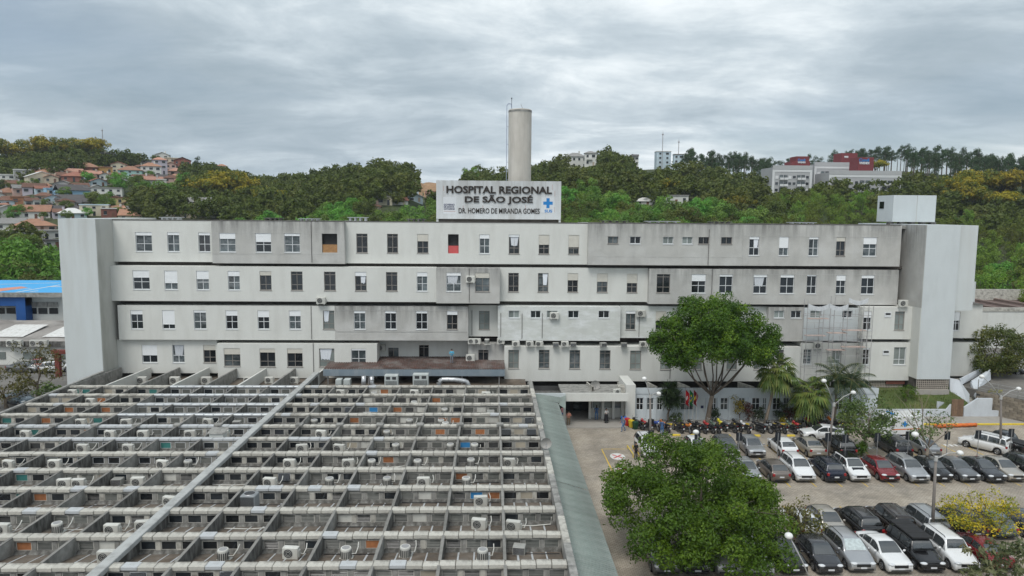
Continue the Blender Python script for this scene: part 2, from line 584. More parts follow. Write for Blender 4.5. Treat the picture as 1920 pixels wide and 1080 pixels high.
# painted lines: bays of the two rows of the upper car park, the ambulance bay and its round mark
mk = add('road_markings', MB().box(14.28, 14.36, 62, 62.1, 0.004, 0.006).mesh('road_markings', YELLOW), kind='structure')
for i in range(22):
    x = 21.0 + i * 2.23
    add('bay_line', MB().face([(x, 57.6, 0.006), (x + 0.1, 57.6, 0.006), (x + 0.1, 62.2, 0.006), (x, 62.2, 0.006)]).mesh('bay_line', YELLOW), mk)
    if i < 19:
        add('bay_line', MB().face([(x, 63.8, 0.006), (x + 0.1, 63.8, 0.006), (x + 0.1, 68.6, 0.006), (x, 68.6, 0.006)]).mesh('bay_line', YELLOW), mk)
    if i < 20:
        add('bay_line', MB().face([(x, 48.4, 0.006), (x + 0.1, 48.4, 0.006), (x + 0.1, 53.6, 0.006), (x, 53.6, 0.006)]).mesh('bay_line', YELLOW), mk)


def strip(a, b, w=0.12):
    a, b = Vector((a.x, a.y, 0.007)), Vector((b.x, b.y, 0.007))
    n = (b - a).cross(Vector((0, 0, 1))).normalized() * w / 2
    return [a - n, b - n, b + n, a + n]


q1, q2, q3 = at_z(1128, 842), at_z(1172, 842), at_z(1155, 897)
add('bay_line', MB().face(strip(q1, q2)).mesh('bay_line', YELLOW), mk)
add('bay_line', MB().face(strip(q1, q3)).mesh('bay_line', YELLOW), mk)
RED = M('worn_red_paint', (0.50, 0.05, 0.05), 0.8, 0.1, 2, dirt=((0.45, 0.35, 0.32), 0.5, 2.0, 1.0))
for (cx, cy) in ((1158, 856), (1168, 882)):
    c = at_z(cx, cy)
    dsc = add('round_mark', MB().face([(c.x + 0.72 * math.cos(t), c.y + 0.95 * math.sin(t), 0.008) for t in np.linspace(0, 2 * math.pi, 33)[:-1]]).mesh('round_mark', WHITEP), mk)
    xm = MB()
    for s in (1, -1):
        xm.face(strip(Vector((c.x - 0.45, c.y - 0.5 * s, 0)), Vector((c.x + 0.45, c.y + 0.5 * s, 0)), 0.17))
    xm.v = [(a, b_, 0.012 + 0.002 * (i // 4)) for i, (a, b_, _) in enumerate(xm.v)]
    add('cross_mark', xm.mesh('cross_mark', RED), dsc)
for (px_, py_) in ((1612, 842), (1640, 841), (1775, 837), (1835, 835)):
    c = at_z(px_, py_)
    for k in range(4):
        add('dash', MB().face([(c.x + k * 0.5, c.y, 0.007), (c.x + k * 0.5 + 0.3, c.y, 0.007), (c.x + k * 0.5 + 0.3, c.y + 0.6, 0.007), (c.x + k * 0.5, c.y + 0.6, 0.007)]).mesh('dash', WHITEP), mk)

# sloping lawn beside the stairs with its low front wall
lz0, lz1 = 0.72, 2.45
gx0, gx1 = 43.4, 55.6
lw = MB()
n = 14
pts = [[(gx0 + (gx1 - gx0) * i / n, 78.45 + (86 - 78.45) * j / n, lz0 + (lz1 - lz0) * min(1, j / n * 3.0) + 0.06 * math.sin(i * 1.9 + j)) for i in range(n + 1)] for j in range(n + 1)]
for j in range(n):
    for i in range(n):
        lw.face([pts[j][i], pts[j][i + 1], pts[j + 1][i + 1], pts[j + 1][i]])
lawn = add('lawn', lw.mesh('lawn', LAWN, True), kind='structure')
gv = []
for k in range(2600):
    x, y = RNG.uniform(gx0, gx1), RNG.uniform(78.5, 81.2)
    z = lz0 + (lz1 - lz0) * min(1, (y - 78.45) / 7.55 * 3.0)
    a, h, w = RNG.uniform(0, 6.28), RNG.uniform(0.08, 0.2), 0.035
    gv += [(x - w * math.cos(a), y - w * math.sin(a), z - 0.05), (x + w * math.cos(a), y + w * math.sin(a), z - 0.05), (x + RNG.uniform(-.06, .06), y + RNG.uniform(-.06, .06), z + h)]
GRASSM = leaf_mat('grass_blades', [(0.05, 0.09, 0.02), (0.09, 0.13, 0.035), (0.15, 0.14, 0.05)], shoot=0)
add('grass', quads_mesh('grass', gv, 3, GRASSM), label='short grass growing on the sloping lawn by the stairs', cat='grass', kind='stuff')
# bare earth cut on the hill behind the sign
EARTH = M('bare_orange_earth', (0.36, 0.22, 0.12), 0.95, 0.25, 0.12, dirt=((0.20, 0.13, 0.08), 0.7, 0.15, 0.4), bump=0.5, bs=0.4)
eb = MB()
grid = []
for j in range(9):
    row = []
    for i in range(19):
        px_ = 776 + 104 * i / 18
        a_ = math.atan2(ray(px_, 400).x, ray(px_, 400).y)
        r_ = 340 + 92 * j / 8
        x, y = r_ * math.sin(a_), r_ * math.cos(a_)
        row.append((x, y, float(terrain_z(x, y)) + 0.5 + 0.35 * math.sin(i * 1.3 + j)))
    grid.append(row)
for j in range(8):
    for i in range(18):
        eb.face([grid[j][i], grid[j][i + 1], grid[j + 1][i + 1], grid[j + 1][i]])
add('earth_bank', eb.mesh('earth_bank', EARTH), kind='structure')
# ------------------------------------------------------------------ the hospital
YF = 84.0                       # plane of the set-back storeys; some blocks stand proud of it
hosp = thing('hospital', (3, YF, 0), 'long white five-storey hospital with stacked overhanging storeys and blank end towers', 'building')


def hp(name, me, parent=None, **kw):
    return add(name, me, parent or hosp, world=parent is None, **kw)


def wall_block(x0, x1, z0, z1, y0, y1, holes, rev=0.25, lid=True):
    """hollow block: front skin with real openings and their reveals, two ends, top and underside"""
    b = MB()
    xs = sorted({x0, x1, *[h[0] for h in holes], *[h[1] for h in holes]})
    zs = sorted({z0, z1, *[h[2] for h in holes], *[h[3] for h in holes]})
    for i in range(len(xs) - 1):
        for j in range(len(zs) - 1):
            cx, cz = (xs[i] + xs[i + 1]) / 2, (zs[j] + zs[j + 1]) / 2
            if not any(h[0] < cx < h[1] and h[2] < cz < h[3] for h in holes):
                b.face([(xs[i], y0, zs[j]), (xs[i + 1], y0, zs[j]), (xs[i + 1], y0, zs[j + 1]), (xs[i], y0, zs[j + 1])])
    for (a, c, d, e) in holes:
        r = y0 + rev
        b.face([(a, y0, d), (a, r, d), (a, r, e), (a, y0, e)][::-1])
        b.face([(c, y0, d), (c, y0, e), (c, r, e), (c, r, d)][::-1])
        b.face([(a, y0, d), (c, y0, d), (c, r, d), (a, r, d)])
        b.face([(a, y0, e), (a, r, e), (c, r, e), (c, y0, e)])
    b.face([(x0, y0, z0), (x0, y0, z1), (x0, y1, z1), (x0, y1, z0)])
    b.face([(x1, y0, z0), (x1, y1, z0), (x1, y1, z1), (x1, y0, z1)])
    if lid:
        b.face([(x0, y0, z1), (x1, y0, z1), (x1, y1, z1), (x0, y1, z1)])
    b.face([(x0, y0, z0), (x0, y1, z0), (x1, y1, z0), (x1, y0, z0)])
    return b


REDP = M('red_board', (0.55, 0.10, 0.10), 0.7, 0.08, 2)
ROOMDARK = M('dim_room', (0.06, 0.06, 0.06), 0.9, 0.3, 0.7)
GLASS_L = M('window_glass_painted_reflections', (0.06, 0.075, 0.08), 0.08, 0.5, 0.9, 0, 0.6, rnd=0.6, dirt=((0.22, 0.24, 0.25), 0.8, 0.9, 0.6))  # pale blotches are painted reflections and glimpses of the rooms, not dirt
GLASS_C = M('window_glass_milky', (0.22, 0.25, 0.24), 0.12, 0.2, 0.9, 0, 0.5, rnd=0.3)


def hwindow(a, c, d, e, y, kind, shut):
    """a sash window: frame with mullion and transom (the part), glass panes and roller shutter (its pieces)"""
    fm = {'W': ALU, 'B': BROWNF, 'S': ALU, 'G': ALU, 'C': BROWNF}.get(kind[0], BROWNF)
    yy = y + 0.16
    if kind in ('P', 'R'):                                    # opening with a board across its lower part
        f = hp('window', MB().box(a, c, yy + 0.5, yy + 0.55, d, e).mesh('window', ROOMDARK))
        k = 0.40 if kind == 'R' else 0.42
        hp('board', MB().box(a + 0.02, c - 0.02, yy - 0.02, yy + 0.02, d, d + (e - d) * k).mesh('board', REDP if kind == 'R' else WOOD), f)
        return f
    t = 0.065
    fb = MB()
    fb.box(a, a + t, yy - .04, yy + .05, d, e).box(c - t, c, yy - .04, yy + .05, d, e)
    fb.box(a + t, c - t, yy - .04, yy + .05, d, d + t).box(a + t, c - t, yy - .04, yy + .05, e - t, e)
    m = (a + c) / 2
    fb.box(m - t / 2, m + t / 2, yy - .035, yy + .045, d + t, e - t)
    tall = e - d > 1.3
    if tall:
        tz = d + (e - d) * (0.40 if kind[0] == 'W' else 0.30)
        fb.box(a + t, m - t / 2, yy - .03, yy + .04, tz - t / 2, tz + t / 2).box(m + t / 2, c - t, yy - .03, yy + .04, tz - t / 2, tz + t / 2)
        if kind[0] in 'BC':
            tz2 = d + (e - d) * 0.84
            fb.box(a + t, m - t / 2, yy - .03, yy + .04, tz2 - t / 2, tz2 + t / 2).box(m + t / 2, c - t, yy - .03, yy + .04, tz2 - t / 2, tz2 + t / 2)
    fb.box(a - 0.05, c + 0.05, y - 0.05, y + 0.12, d - 0.07, d - 0.004)          # sill
    f = hp('window', fb.mesh('window', fm))
    gm = {'G': GLASS_C, 'C': GLASS_C}.get(kind[0], RNG.choice([GLASS, GLASS, GLASS_L]))
    for (p, q) in ((a + t, m - t / 2), (m + t / 2, c - t)):
        hp('pane', MB().box(p, q, yy, yy + .012, d + t, e - t).mesh('pane', gm), f)
    if shut:
        zb = e - (e - d) * shut
        hp('shutter', shutter_mesh(a + .02, c - .02, yy - 0.10, zb, e), f) if True else None
        if kind.endswith('y'):
            own_mat(f.children[-1], SHUTTER2)
    if kind.endswith('k'):                                      # a curtain drawn across one side
        cb = MB()
        n = 8
        w = (c - a) * RNG.choice([0.5, 0.8])
        x = RNG.choice([a + t, c - t - w])
        top = [(x + w * i / n, yy - .03 - .02 * (i % 2), e - t) for i in range(n + 1)]
        bot = [(x + w * (0.1 + 0.7 * i / n), yy - .03 - .02 * (i % 2), d + (e - d) * RNG.uniform(.35, .45)) for i in range(n + 1)]
        for i in range(n):
            cb.face([bot[i], bot[i + 1], top[i + 1], top[i]])
        hp('curtain', cb.mesh('curtain', CURTAIN), f)
    return f


def shutter_mesh(a, c, y, z0, z1):
    b = MB()
    n = max(2, int((z1 - z0) / 0.13))
    for i in range(n):
        p, q = z0 + (z1 - z0) * i / n, z0 + (z1 - z0) * (i + 1) / n
        b.face([(a, y, p), (c, y, p), (c, y - 0.012, (p + q) / 2), (a, y - 0.012, (p + q) / 2)])
        b.face([(a, y - 0.012, (p + q) / 2), (c, y - 0.012, (p + q) / 2), (c, y, q), (a, y, q)])
    b.box(a, c, y - 0.02, y + 0.03, z0 - 0.04, z0)
    return b.mesh('shutter', SHUTTER)


# openings read off the photograph, storey by storey: (left, right, kind, shutter share)
W4 = [(255, 284, 'W', .15), (314.6, 335.4, 'W', .12), (372.7, 393.4, 'W', .12), (412, 441, 'W', .3), (479.6, 508, 'W', .45), (533.5, 562, 'W', .13), (604, 632, 'P', 0),
      (668.5, 689, 'B', 0), (726, 746, 'B', 0), (782.5, 803, 'By', .36), (840, 860, 'R', 0), (899, 918, 'W', .2), (954, 974, 'Bk', .1), (1010, 1030, 'By', .5), (1065.6, 1086, 'By', .62),
      (1139.6, 1159.5, 'Bs', 0), (1181, 1201.6, 'Ss', 0), (1242.8, 1263, 'Gs', 0), (1279, 1299, 'Gs', 0), (1309.4, 1329.6, 'Bs', 0), (1352, 1373, 'Bs', 0),
      (1404, 1424.6, 'Wk', .14), (1460, 1479.6, 'W', .58), (1515.7, 1535.6, 'W', .12), (1567, 1586, 'By', .22), (1617.5, 1645, 'W', .36)]
W3 = [(250, 279.5, 'W', .36), (309, 332, 'W', .64), (369, 391, 'W', .42), (428, 449, 'W', .25), (487.6, 508.4, 'By', .2), (546, 567, 'B', 0), (608, 629, 'B', 0), (666, 687, 'Byk', .2),
      (724, 745, 'B', 0), (781.6, 801.5, 'W', .2), (837, 864.5, 'Wk', .15), (891, 918, 'By', .26), (953, 972.8, 'B', 0), (1008.5, 1028.4, 'Bk', 0), (1064, 1084, 'By', .35),
      (1119, 1139.6, 'By', .42), (1175, 1195.5, 'By', .48), (1230.7, 1257, 'B', 0), (1296, 1324, 'W', .35), (1348, 1374.5, 'W', .1), (1412, 1439, 'Wk', .12), (1462, 1490, 'W', .13),
      (1511.7, 1532, 'W', .05), (1566.8, 1586.7, 'W', .28), (1614, 1640.5, 'W', .14)]
W2 = [(246, 267, 'W', .2), (305, 327, 'W', .74), (364, 386, 'W', .1), (424, 445, 'W', .26), (483.7, 504.4, 'W', .34), (542.6, 563.7, 'W', .28), (606, 626.7, 'Ck', 0), (664, 685, 'W', .12),
      (722, 743, 'W', .12), (780, 801.5, 'W', .12), (838, 858, 'B', .2), (898, 918, 'C', 0), (953.5, 974, 'Gs', 0), (994.8, 1014, 'Ss', 0), (1025, 1045.5, 'Gs', 0), (1065, 1085.5, 'Ss', 0),
      (1122, 1142.7, 'Ss', 0), (1173, 1192, 'B', .12), (1229, 1249.6, 'By', .5), (1294, 1315, 'B', .2), (1356, 1377, 'W', .2), (1451, 1471, 'Gs', 0), (1482.7, 1502.6, 'Ss', 0),
      (1519, 1541, 'Gs', 0), (1579, 1599, 'Ss', 0), (1618, 1635, 'W', .32), (1676.4, 1697, 'C', 0)]
W1 = [(267, 294, 'W', .56, 646.7, 680), (323.8, 345, 'Wk', 0, 646.7, 680), (382, 404, 'By', .28, 646.7, 680), (420.6, 450, 'By', .32, 653, 687), (487.6, 515.7, 'By', .2, 653.5, 688),
      (539, 567, 'By', .24, 653.5, 688), (599, 626.7, 'Ck', 0, 653.5, 688), (658.8, 686, 'W', .08, 654, 685), (728, 747.4, 'B', 0, 652, 679), (785.6, 804, 'B', 0, 647, 679),
      (896.7, 916, 'B', 0, 656, 684), (953, 973, 'C', 0, 656, 691), (1010, 1030.5, 'B', 0, 656, 691), (1067.5, 1088, 'B', 0, 656.5, 691.5), (1124, 1145, 'B', 0, 657, 692),
      (1181, 1202.5, 'C', 0, 657.5, 692.5), (1238, 1259, 'C', 0, 658, 693), (1296, 1317, 'C', 0, 658, 693), (1362, 1383, 'C', 0, 658, 693), (1413, 1434, 'C', 0, 658, 693), (1456, 1470, 'B', 0, 656, 684),
      (1505.6, 1522.4, 'W', 0, 655, 683), (1558, 1577, 'G', 0, 656, 682), (1606, 1631, 'W', .06, 653, 684), (1674.7, 1699.7, 'G', 0, 651, 684)]


def rows_of(floor):
    out = []
    for w in (W1, W2, W3, W4)[floor - 1]:
        x = (w[0] + w[1]) / 2
        if floor == 1:
            y0, y1 = w[4], w[5]
        else:
            y0 = {2: 581.5 + .0015 * x, 3: 505.4 + .0066 * x, 4: 433.6 + .0066 * x}[floor]
            h = {2: 35, 3: 35.5, 4: 36}[floor]
            if w[2].endswith('s'):
                y0, h = {2: 582.5, 4: 438 + .0045 * x}[floor], 13.8
            y1 = y0 + h
        out.append((w[0], w[1], y0, y1, w[2], w[3]))
    return out


# blocks of each storey: left, right edge in the photograph, top and underside (m), front plane, plaster
PR = 83.2
BLOCKS = {4: [(208, 397.5, 21.85, 17.05, YF, WHITE_WALL), (397.5, 646, 21.88, 16.98, PR, GREY_WALL), (646, 1103, 21.85, 17.0, YF, WHITE_WALL), (1103, 1392, 21.9, 17.02, PR, GREY_WALL),
              (1392, 1689, 21.9, 17.02, PR + .12, GREY_WALL)],
          3: [(205, 818, 16.62, 12.55, PR - .2, WHITE_WALL), (818, 937, 16.6, 12.45, PR - .5, GREY_WALL), (937, 1217, 16.6, 12.55, YF, WHITE_WALL), (1217, 1684, 16.6, 12.4, PR, GREY_WALL)],
          2: [(222, 628, 12.02, 7.95, PR, WHITE_WALL), (628, 878, 12.02, 7.93, PR + .02, GREY_WALL), (878, 933.5, 12.0, 8.2, YF + .6, WHITE_WALL), (933.5, 1163, 12.05, 7.95, PR, PATCH_WALL),
              (1163, 1440, 12.05, 8.2, YF - .2, PATCH_WALL), (1440, 1507, 12.05, 7.95, PR, GREY_WALL), (1507, 1616, 12.0, 8.0, PR - .05, COOL_WALL), (1616, 1723, 12.25, 8.4, PR - 1.0, WHITE_WALL)],
          1: [(220.5, 408, 7.85, 3.85, YF - .3, WHITE_WALL), (408, 707, 7.55, 3.45, PR - .3, WHITE_WALL), (707, 878, 7.7, 3.3, YF + 1.6, WHITE_WALL), (878, 945.5, 7.45, 3.4, YF - .1, GREY_WALL),
              (945.5, 1500, 7.3, 3.1, PR - .3, WHITE_WALL), (1500, 1616, 7.75, 3.1, PR, WHITE_WALL), (1616, 1723, 8.0, 3.4, PR - 1.0, WHITE_WALL)]}
STAINED = {}
for fl, blocks in BLOCKS.items():
    wins = rows_of(fl)
    for (p0, p1, zt, zb, yb, mt) in blocks:
        pm = (p0 + p1) / 2
        x0, x1 = at_y(p0, 400 + (4 - fl) * 75 + 60, yb).x, at_y(p1, 400 + (4 - fl) * 75 + 60, yb).x
        holes = []
        for (a, c, d, e, k, s) in wins:
            if p0 < (a + c) / 2 < p1:
                A_, B_ = at_y(a, e, yb), at_y(c, d, yb)
                zc = [at_y((a + c) / 2, e, yb).z, at_y((a + c) / 2, d, yb).z]
                xa, xb = max(A_.x, x0 + .05), min(B_.x, x1 - .05)
                holes.append((xa, xb, max(zc[0], zb + .05), min(zc[1], zt - .05), k, s))
        hp('storey_block', wall_block(x0, x1, zb, zt, yb, 94.0, [h[:4] for h in holes]).mesh('storey_block', mt))
        for (xa, xb, za, zc_, k, s) in holes:
            hwindow(xa, xb, za, zc_, yb, k, s)

# dark slots between the storeys, the sunk ground floor and the roof
xl, xr = at_y(212, 500, 85).x, at_y(1700, 500, 85).x
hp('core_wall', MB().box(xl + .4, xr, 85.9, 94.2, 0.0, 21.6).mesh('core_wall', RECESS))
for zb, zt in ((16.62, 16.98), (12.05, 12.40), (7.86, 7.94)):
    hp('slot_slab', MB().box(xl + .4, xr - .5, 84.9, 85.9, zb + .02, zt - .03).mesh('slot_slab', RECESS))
hp('roof', MB().box(xl + .3, xr, 84.6, 94.4, 21.5, 21.83).mesh('roof', CONC))
for (p0, p1, zt, zb, yb, mt) in BLOCKS[4]:
    x0, x1 = at_y(p0, 420, yb).x, at_y(p1, 420, yb).x
    hp('coping', MB().box(x0 + .01, x1 - .01, yb - 0.03, yb + 0.30, zt + .002, zt + 0.12).mesh('coping', M('coping_edge', (0.13, 0.125, 0.115), 0.9, 0.3, 2.0)))

# thin joints and pipes on the weathered fronts
PIPE = M('old_pipe', (0.16, 0.155, 0.15), 0.8, 0.2, 3)
for (px_, y0, y1, yb) in ((583, 415, 492, PR), (1330, 430, 497, PR), (1336, 504, 560, PR), (583, 573, 636, PR), (587, 641, 704, PR - .3), (880, 503, 566, PR - .5), (939, 587, 632, PR), (979, 588, 635, PR),
                          (1017, 587, 634, PR), (1258, 642, 710, PR - .3), (885, 582, 628, YF + .6), (1199, 585, 632, YF - .2)):
    a, b = at_y(px_, y0, yb - .04), at_y(px_, y1, yb - .04)
    hp('pipe', MB().tube([(a.x, yb - .05, a.z), (a.x, yb - .05, b.z)], 0.035, 6).mesh('pipe', PIPE))
for (p0, p1, py_, yb) in ((398, 645, 437, PR), (1104, 1390, 443.5, PR), (1393, 1688, 444, PR + .12), (398, 645, 477, PR), (1104, 1390, 482, PR), (1218, 1684, 514.5, PR), (629, 877, 582, PR), (629, 877, 622, PR)):
    a, b = at_y(p0, py_, yb), at_y(p1, py_, yb)
    z = at_y((p0 + p1) / 2, py_, yb).z
    hp('joint_band', MB().box(a.x + .05, b.x - .05, yb - .012, yb - .001, z - .03, z + .03).mesh('joint_band', GREY_WALL))

# end towers
tl0, tl1 = at_y(108, 410, 80.5).x, at_y(178, 410, 80.5).x
hp('tower', MB().box(tl0, tl1, 80.5, 95, 0, 22.05).mesh('tower', TOWER_WALL), label='blank white stair tower at the left end of the hospital')
hp('tower_side', MB().box(tl1 + .002, tl1 + .05, 80.55, 94.9, 0, 22.0).mesh('tower_side', SHADED_STAIN_WALL))
tr0, tr1, tr2 = at_y(1739, 422, 80.5).x, at_y(1802, 422, 80.5).x, at_y(1835, 422, 81.3).x
hp('tower', MB().box(tr0, tr1, 80.5, 96, 3.95, 22.03).mesh('tower', COOL_WALL), label='blank white tower at the right end of the hospital')
hp('tower_side', MB().box(tr0 - .05, tr0 - .002, 80.55, 86, 12.4, 22.0).mesh('tower_side', GREY_WALL))
hp('tower_side', MB().box(tr0 - .06, tr0 - .002, 80.53, 84, 3.97, 12.38).mesh('tower_side', WHITE_WALL))
hp('tower_strip', MB().box(tr1 + .002, tr2, 81.3, 95, 12.0, 22.0).mesh('tower_strip', TOWER_WALL))
a0, a1 = at_y(1803, 600, 88).x, at_y(1848, 560, 88).x
hp('rear_annex', MB().box(tr1 + .3, a1, 90, 99, 0, 14.6).mesh('rear_annex', TOWER_WALL))
ax = at_y(1841, 600, 86).x
holes = [(at_y(1787, 600, 86).x, at_y(1800, 600, 86).x, at_y(1793, 620, 86).z, at_y(1793, 585, 86).z)]
hp('storey_block', wall_block(tr1 + .05, ax, at_y(1815, 634, 86).z, at_y(1815, 571, 86).z, 86, 90, holes).mesh('storey_block', WHITE_WALL))
hwindow(*holes[0], 86, 'W', .45)
hp('storey_block', MB().box(tr1 + .05, ax - .1, 86.2, 90, 3.0, at_y(1815, 642, 86.2).z).mesh('storey_block', WHITE_WALL))
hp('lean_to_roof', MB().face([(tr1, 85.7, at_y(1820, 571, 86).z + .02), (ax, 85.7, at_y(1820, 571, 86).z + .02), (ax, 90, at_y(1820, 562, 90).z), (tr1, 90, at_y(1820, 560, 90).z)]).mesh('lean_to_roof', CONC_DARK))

# vent-block basement under the right end
LATT = M('vent_block', (0.42, 0.38, 0.33), 0.9, 0.12, 2.0)
BRICKRED = M('brown_panel', (0.16, 0.06, 0.045), 0.8, 0.15, 2.0)


def lattice(x0, x1, z0, z1, y, nx, nz, hollow_dir=1):
    b = MB()
    t = 0.05
    for i in range(nx + 1):
        x = x0 + (x1 - x0) * i / nx
        b.box(x - t / 2, x + t / 2, y, y + .12, z0, z1)
    for j in range(nz + 1):
        z = z0 + (z1 - z0) * j / nz
        b.box(x0, x1, y + .004, y + .116, z - t / 2, z + t / 2)
    return b


hp('vent_screen', lattice(tr0 + .1, tr1 - .1, 2.7, 3.9, 80.6, 16, 5).mesh('vent_screen', LATT))
hp('basement_backing', MB().box(tr0 + .05, tr1 - .05, 81.2, 84, 1.9, 3.93).mesh('basement_backing', RECESS))
hp('plinth', MB().box(tr0 - .02, tr1 + .02, 80.45, 81.2, 1.8, 2.68).mesh('plinth', KERBC))
bx0 = at_y(1633, 710, 82.4).x
hp('vent_screen', lattice(bx0, tr0 - .5, 2.35, 3.35, 82.5, 20, 5).mesh('vent_screen', LATT))
hp('basement_backing', MB().box(bx0, tr0, 83.1, 84, 1.5, 3.38).mesh('basement_backing', RECESS))
hp('brown_panel', MB().box(at_y(1662, 705, 82.4).x, at_y(1697, 705, 82.4).x, 82.38, 82.48, 2.9, 3.36).mesh('brown_panel', BRICKRED))
hp('plinth', MB().box(bx0, tr0 - .1, 82.3, 83.1, 1.5, 2.33).mesh('plinth', KERBC))
for (px_, py_) in ((1664.6, 590), (1661, 661)):
    c = at_y(px_, py_, PR - 1.0)
    hp('vent_grille', MB().box(c.x - .4, c.x + .4, PR - 1.06, PR - 1.002, c.z - .3, c.z + .3).box(c.x - .3, c.x + .3, PR - 1.08, PR - 1.062, c.z - .02, c.z + .2, 1).mesh('vent_grille', [ALU, BLACKP]))

# lift house on the roof
ex0, ex1 = at_y(1674, 400, 88).x, at_y(1754, 400, 88).x
hp('lift_house', MB().box(ex0, ex1, 88, 91.7, 22.3, at_y(1700, 366, 88).z).mesh('lift_house', COOL_WALL), label='white lift house box on the right end of the roof')
hp('lift_house_window', MB().box(ex0 - .05, ex0 - .003, 90.1, 91.1, at_y(1650, 391, 90).z, at_y(1650, 378, 90).z).mesh('lift_house_window', GLASS))
for i in range(5):
    x = ex0 + (ex1 - ex0) * i / 4
    hp('lift_house_foot', MB().box(x - .3, x + .3, 88.2, 88.8, 21.8, 22.298).mesh('lift_house_foot', CONC_DARK))
for px_ in (1719,):
    x = at_y(px_, 390, 88).x
    hp('seam', MB().box(x - .03, x + .03, 87.985, 87.999, 22.32, at_y(1700, 367, 88).z).mesh('seam', GREY_WALL))
# loose things along the roof edge
ROOFBITS = [(640, 694), (1040, 1062)]
for (p0, p1, h) in ((652, 690, .5), (495, 530, .35), (762, 798, .35), (1125, 1178, .3), (1210, 1275, .3), (1330, 1372, .28), (1480, 1530, .28), (300, 340, .35), (560, 600, .3)):
    a, b = at_y(p0, 412, 85.5).x, at_y(p1, 412, 85.5).x
    q = MB().box(a, b, 85.2, 86.4, 21.83 + h, 21.9 + h)
    for i in range(4):
        x = a + (b - a) * (i + .5) / 4
        q.box(x - .1, x + .1, 85.3, 86.2, 21.82, 21.83 + h)
    hp('roof_rack', q.mesh('roof_rack', RNG.choice([STEEL, CONC_DARK, CONC_DARK])))

# ------------------------------------------------------------------ rusty canopy over the plant area
RUST = M('rusty_sheet', (0.09, 0.064, 0.056), 0.9, 0.3, 0.8, dirt=((0.26, 0.245, 0.23), 0.7, 0.5, 1.0), dirt2=((0.15, 0.05, 0.035), 0.45, 1.3, 1.0))
FASCIA = M('blue_grey_fascia', (0.20, 0.25, 0.29), 0.55, 0.1, 1.0, dirt=((0.33, 0.36, 0.38), 0.5, 1.2, 5.0))
cy = 80.0
c0, c1 = at_y(606, 700, cy).x, at_y(946.5, 700, cy).x
zf0, zf1 = at_y(776, 705, cy).z, at_y(776, 692.5, cy).z
can = thing('canopy', ((c0 + c1) / 2, cy, zf0), 'long rusty corrugated canopy with a blue-grey fascia at the foot of the hospital', 'canopy')
n = 150
rb = MB()
zb_ = zf1 + 0.35
for i in range(n):
    xa, xb = c0 + (c1 - c0) * i / n, c0 + (c1 - c0) * (i + 1) / n
    ha, hb = (0.05 if i % 2 else 0), (0 if i % 2 else 0.05)
    ta, tb = xa + .9 * (1 - 2 * i / n) * 0, xb
    rb.face([(xa, cy + .03, zf1 + ha), (xb, cy + .03, zf1 + hb), (tb, 85.5, zb_ + hb), (ta, 85.5, zb_ + ha)])
add('roof_sheet', rb.mesh('roof_sheet', RUST), can, world=True)
add('fascia', MB().box(c0, c1, cy - .02, cy + .025, zf0, zf1 - .01).mesh('fascia', FASCIA), can, world=True)
for px_ in (614, 690, 775, 866, 936):
    x = at_y(px_, 705, cy).x
    add('post', MB().box(x - .06, x + .06, cy + .2, cy + .32, 2.9, zf0 + .4).mesh('post', STEEL), can, world=True)

# ------------------------------------------------------------------ name board and water tank
BOARD = M('stained_white_board', (0.58, 0.60, 0.61), 0.7, 0.04, 0.5, dirt=((0.34, 0.33, 0.31), 0.6, 0.8, 7.0), top=((0.32, 0.31, 0.29), 0.55))
LETTER = M('rusted_dark_letter', (0.035, 0.028, 0.024), 0.7, 0.3, 1.5)
GHOST = M('old_rust_marks', (0.45, 0.30, 0.27), 0.8, 0.2, 2.0)
BLUEP = M('blue_print', (0.02, 0.20, 0.52), 0.6, 0.03, 2)
NAVYP = M('navy_print', (0.03, 0.035, 0.09), 0.7, 0.1, 2)
SY = 86.0
s0, s1 = at_y(818, 375, SY).x, at_y(1052, 375, SY).x
sz0, sz1 = at_y(935, 411, SY).z, at_y(935, 339, SY).z
board = thing('name_board', ((s0 + s1) / 2, SY, 21.9), 'big white rooftop board with the hospital name in dark letters', 'sign')
add('panel', MB().box(s0, s1, SY, SY + .9, sz0, sz1).mesh('panel', BOARD), board, world=True)
for x in (s0 + .12, s1 - .12):
    add('support', MB().box(x - .12, x + .12, SY + .1, SY + .4, 21.84, sz0 - .002).mesh('support', BOARD), board, world=True)
add('void_wall', MB().box(s0 + .3, s1 - .3, SY + .5, SY + .6, 21.84, sz0 - .002).mesh('void_wall', RECESS), board, world=True)
for i in range(1, 8):
    x = s0 + (s1 - s0) * i / 8
    add('panel_seam', MB().box(x - .012, x + .012, SY - .006, SY - .001, sz0 + .01, sz1 - .01).mesh('panel_seam', GREY_WALL), board, world=True)


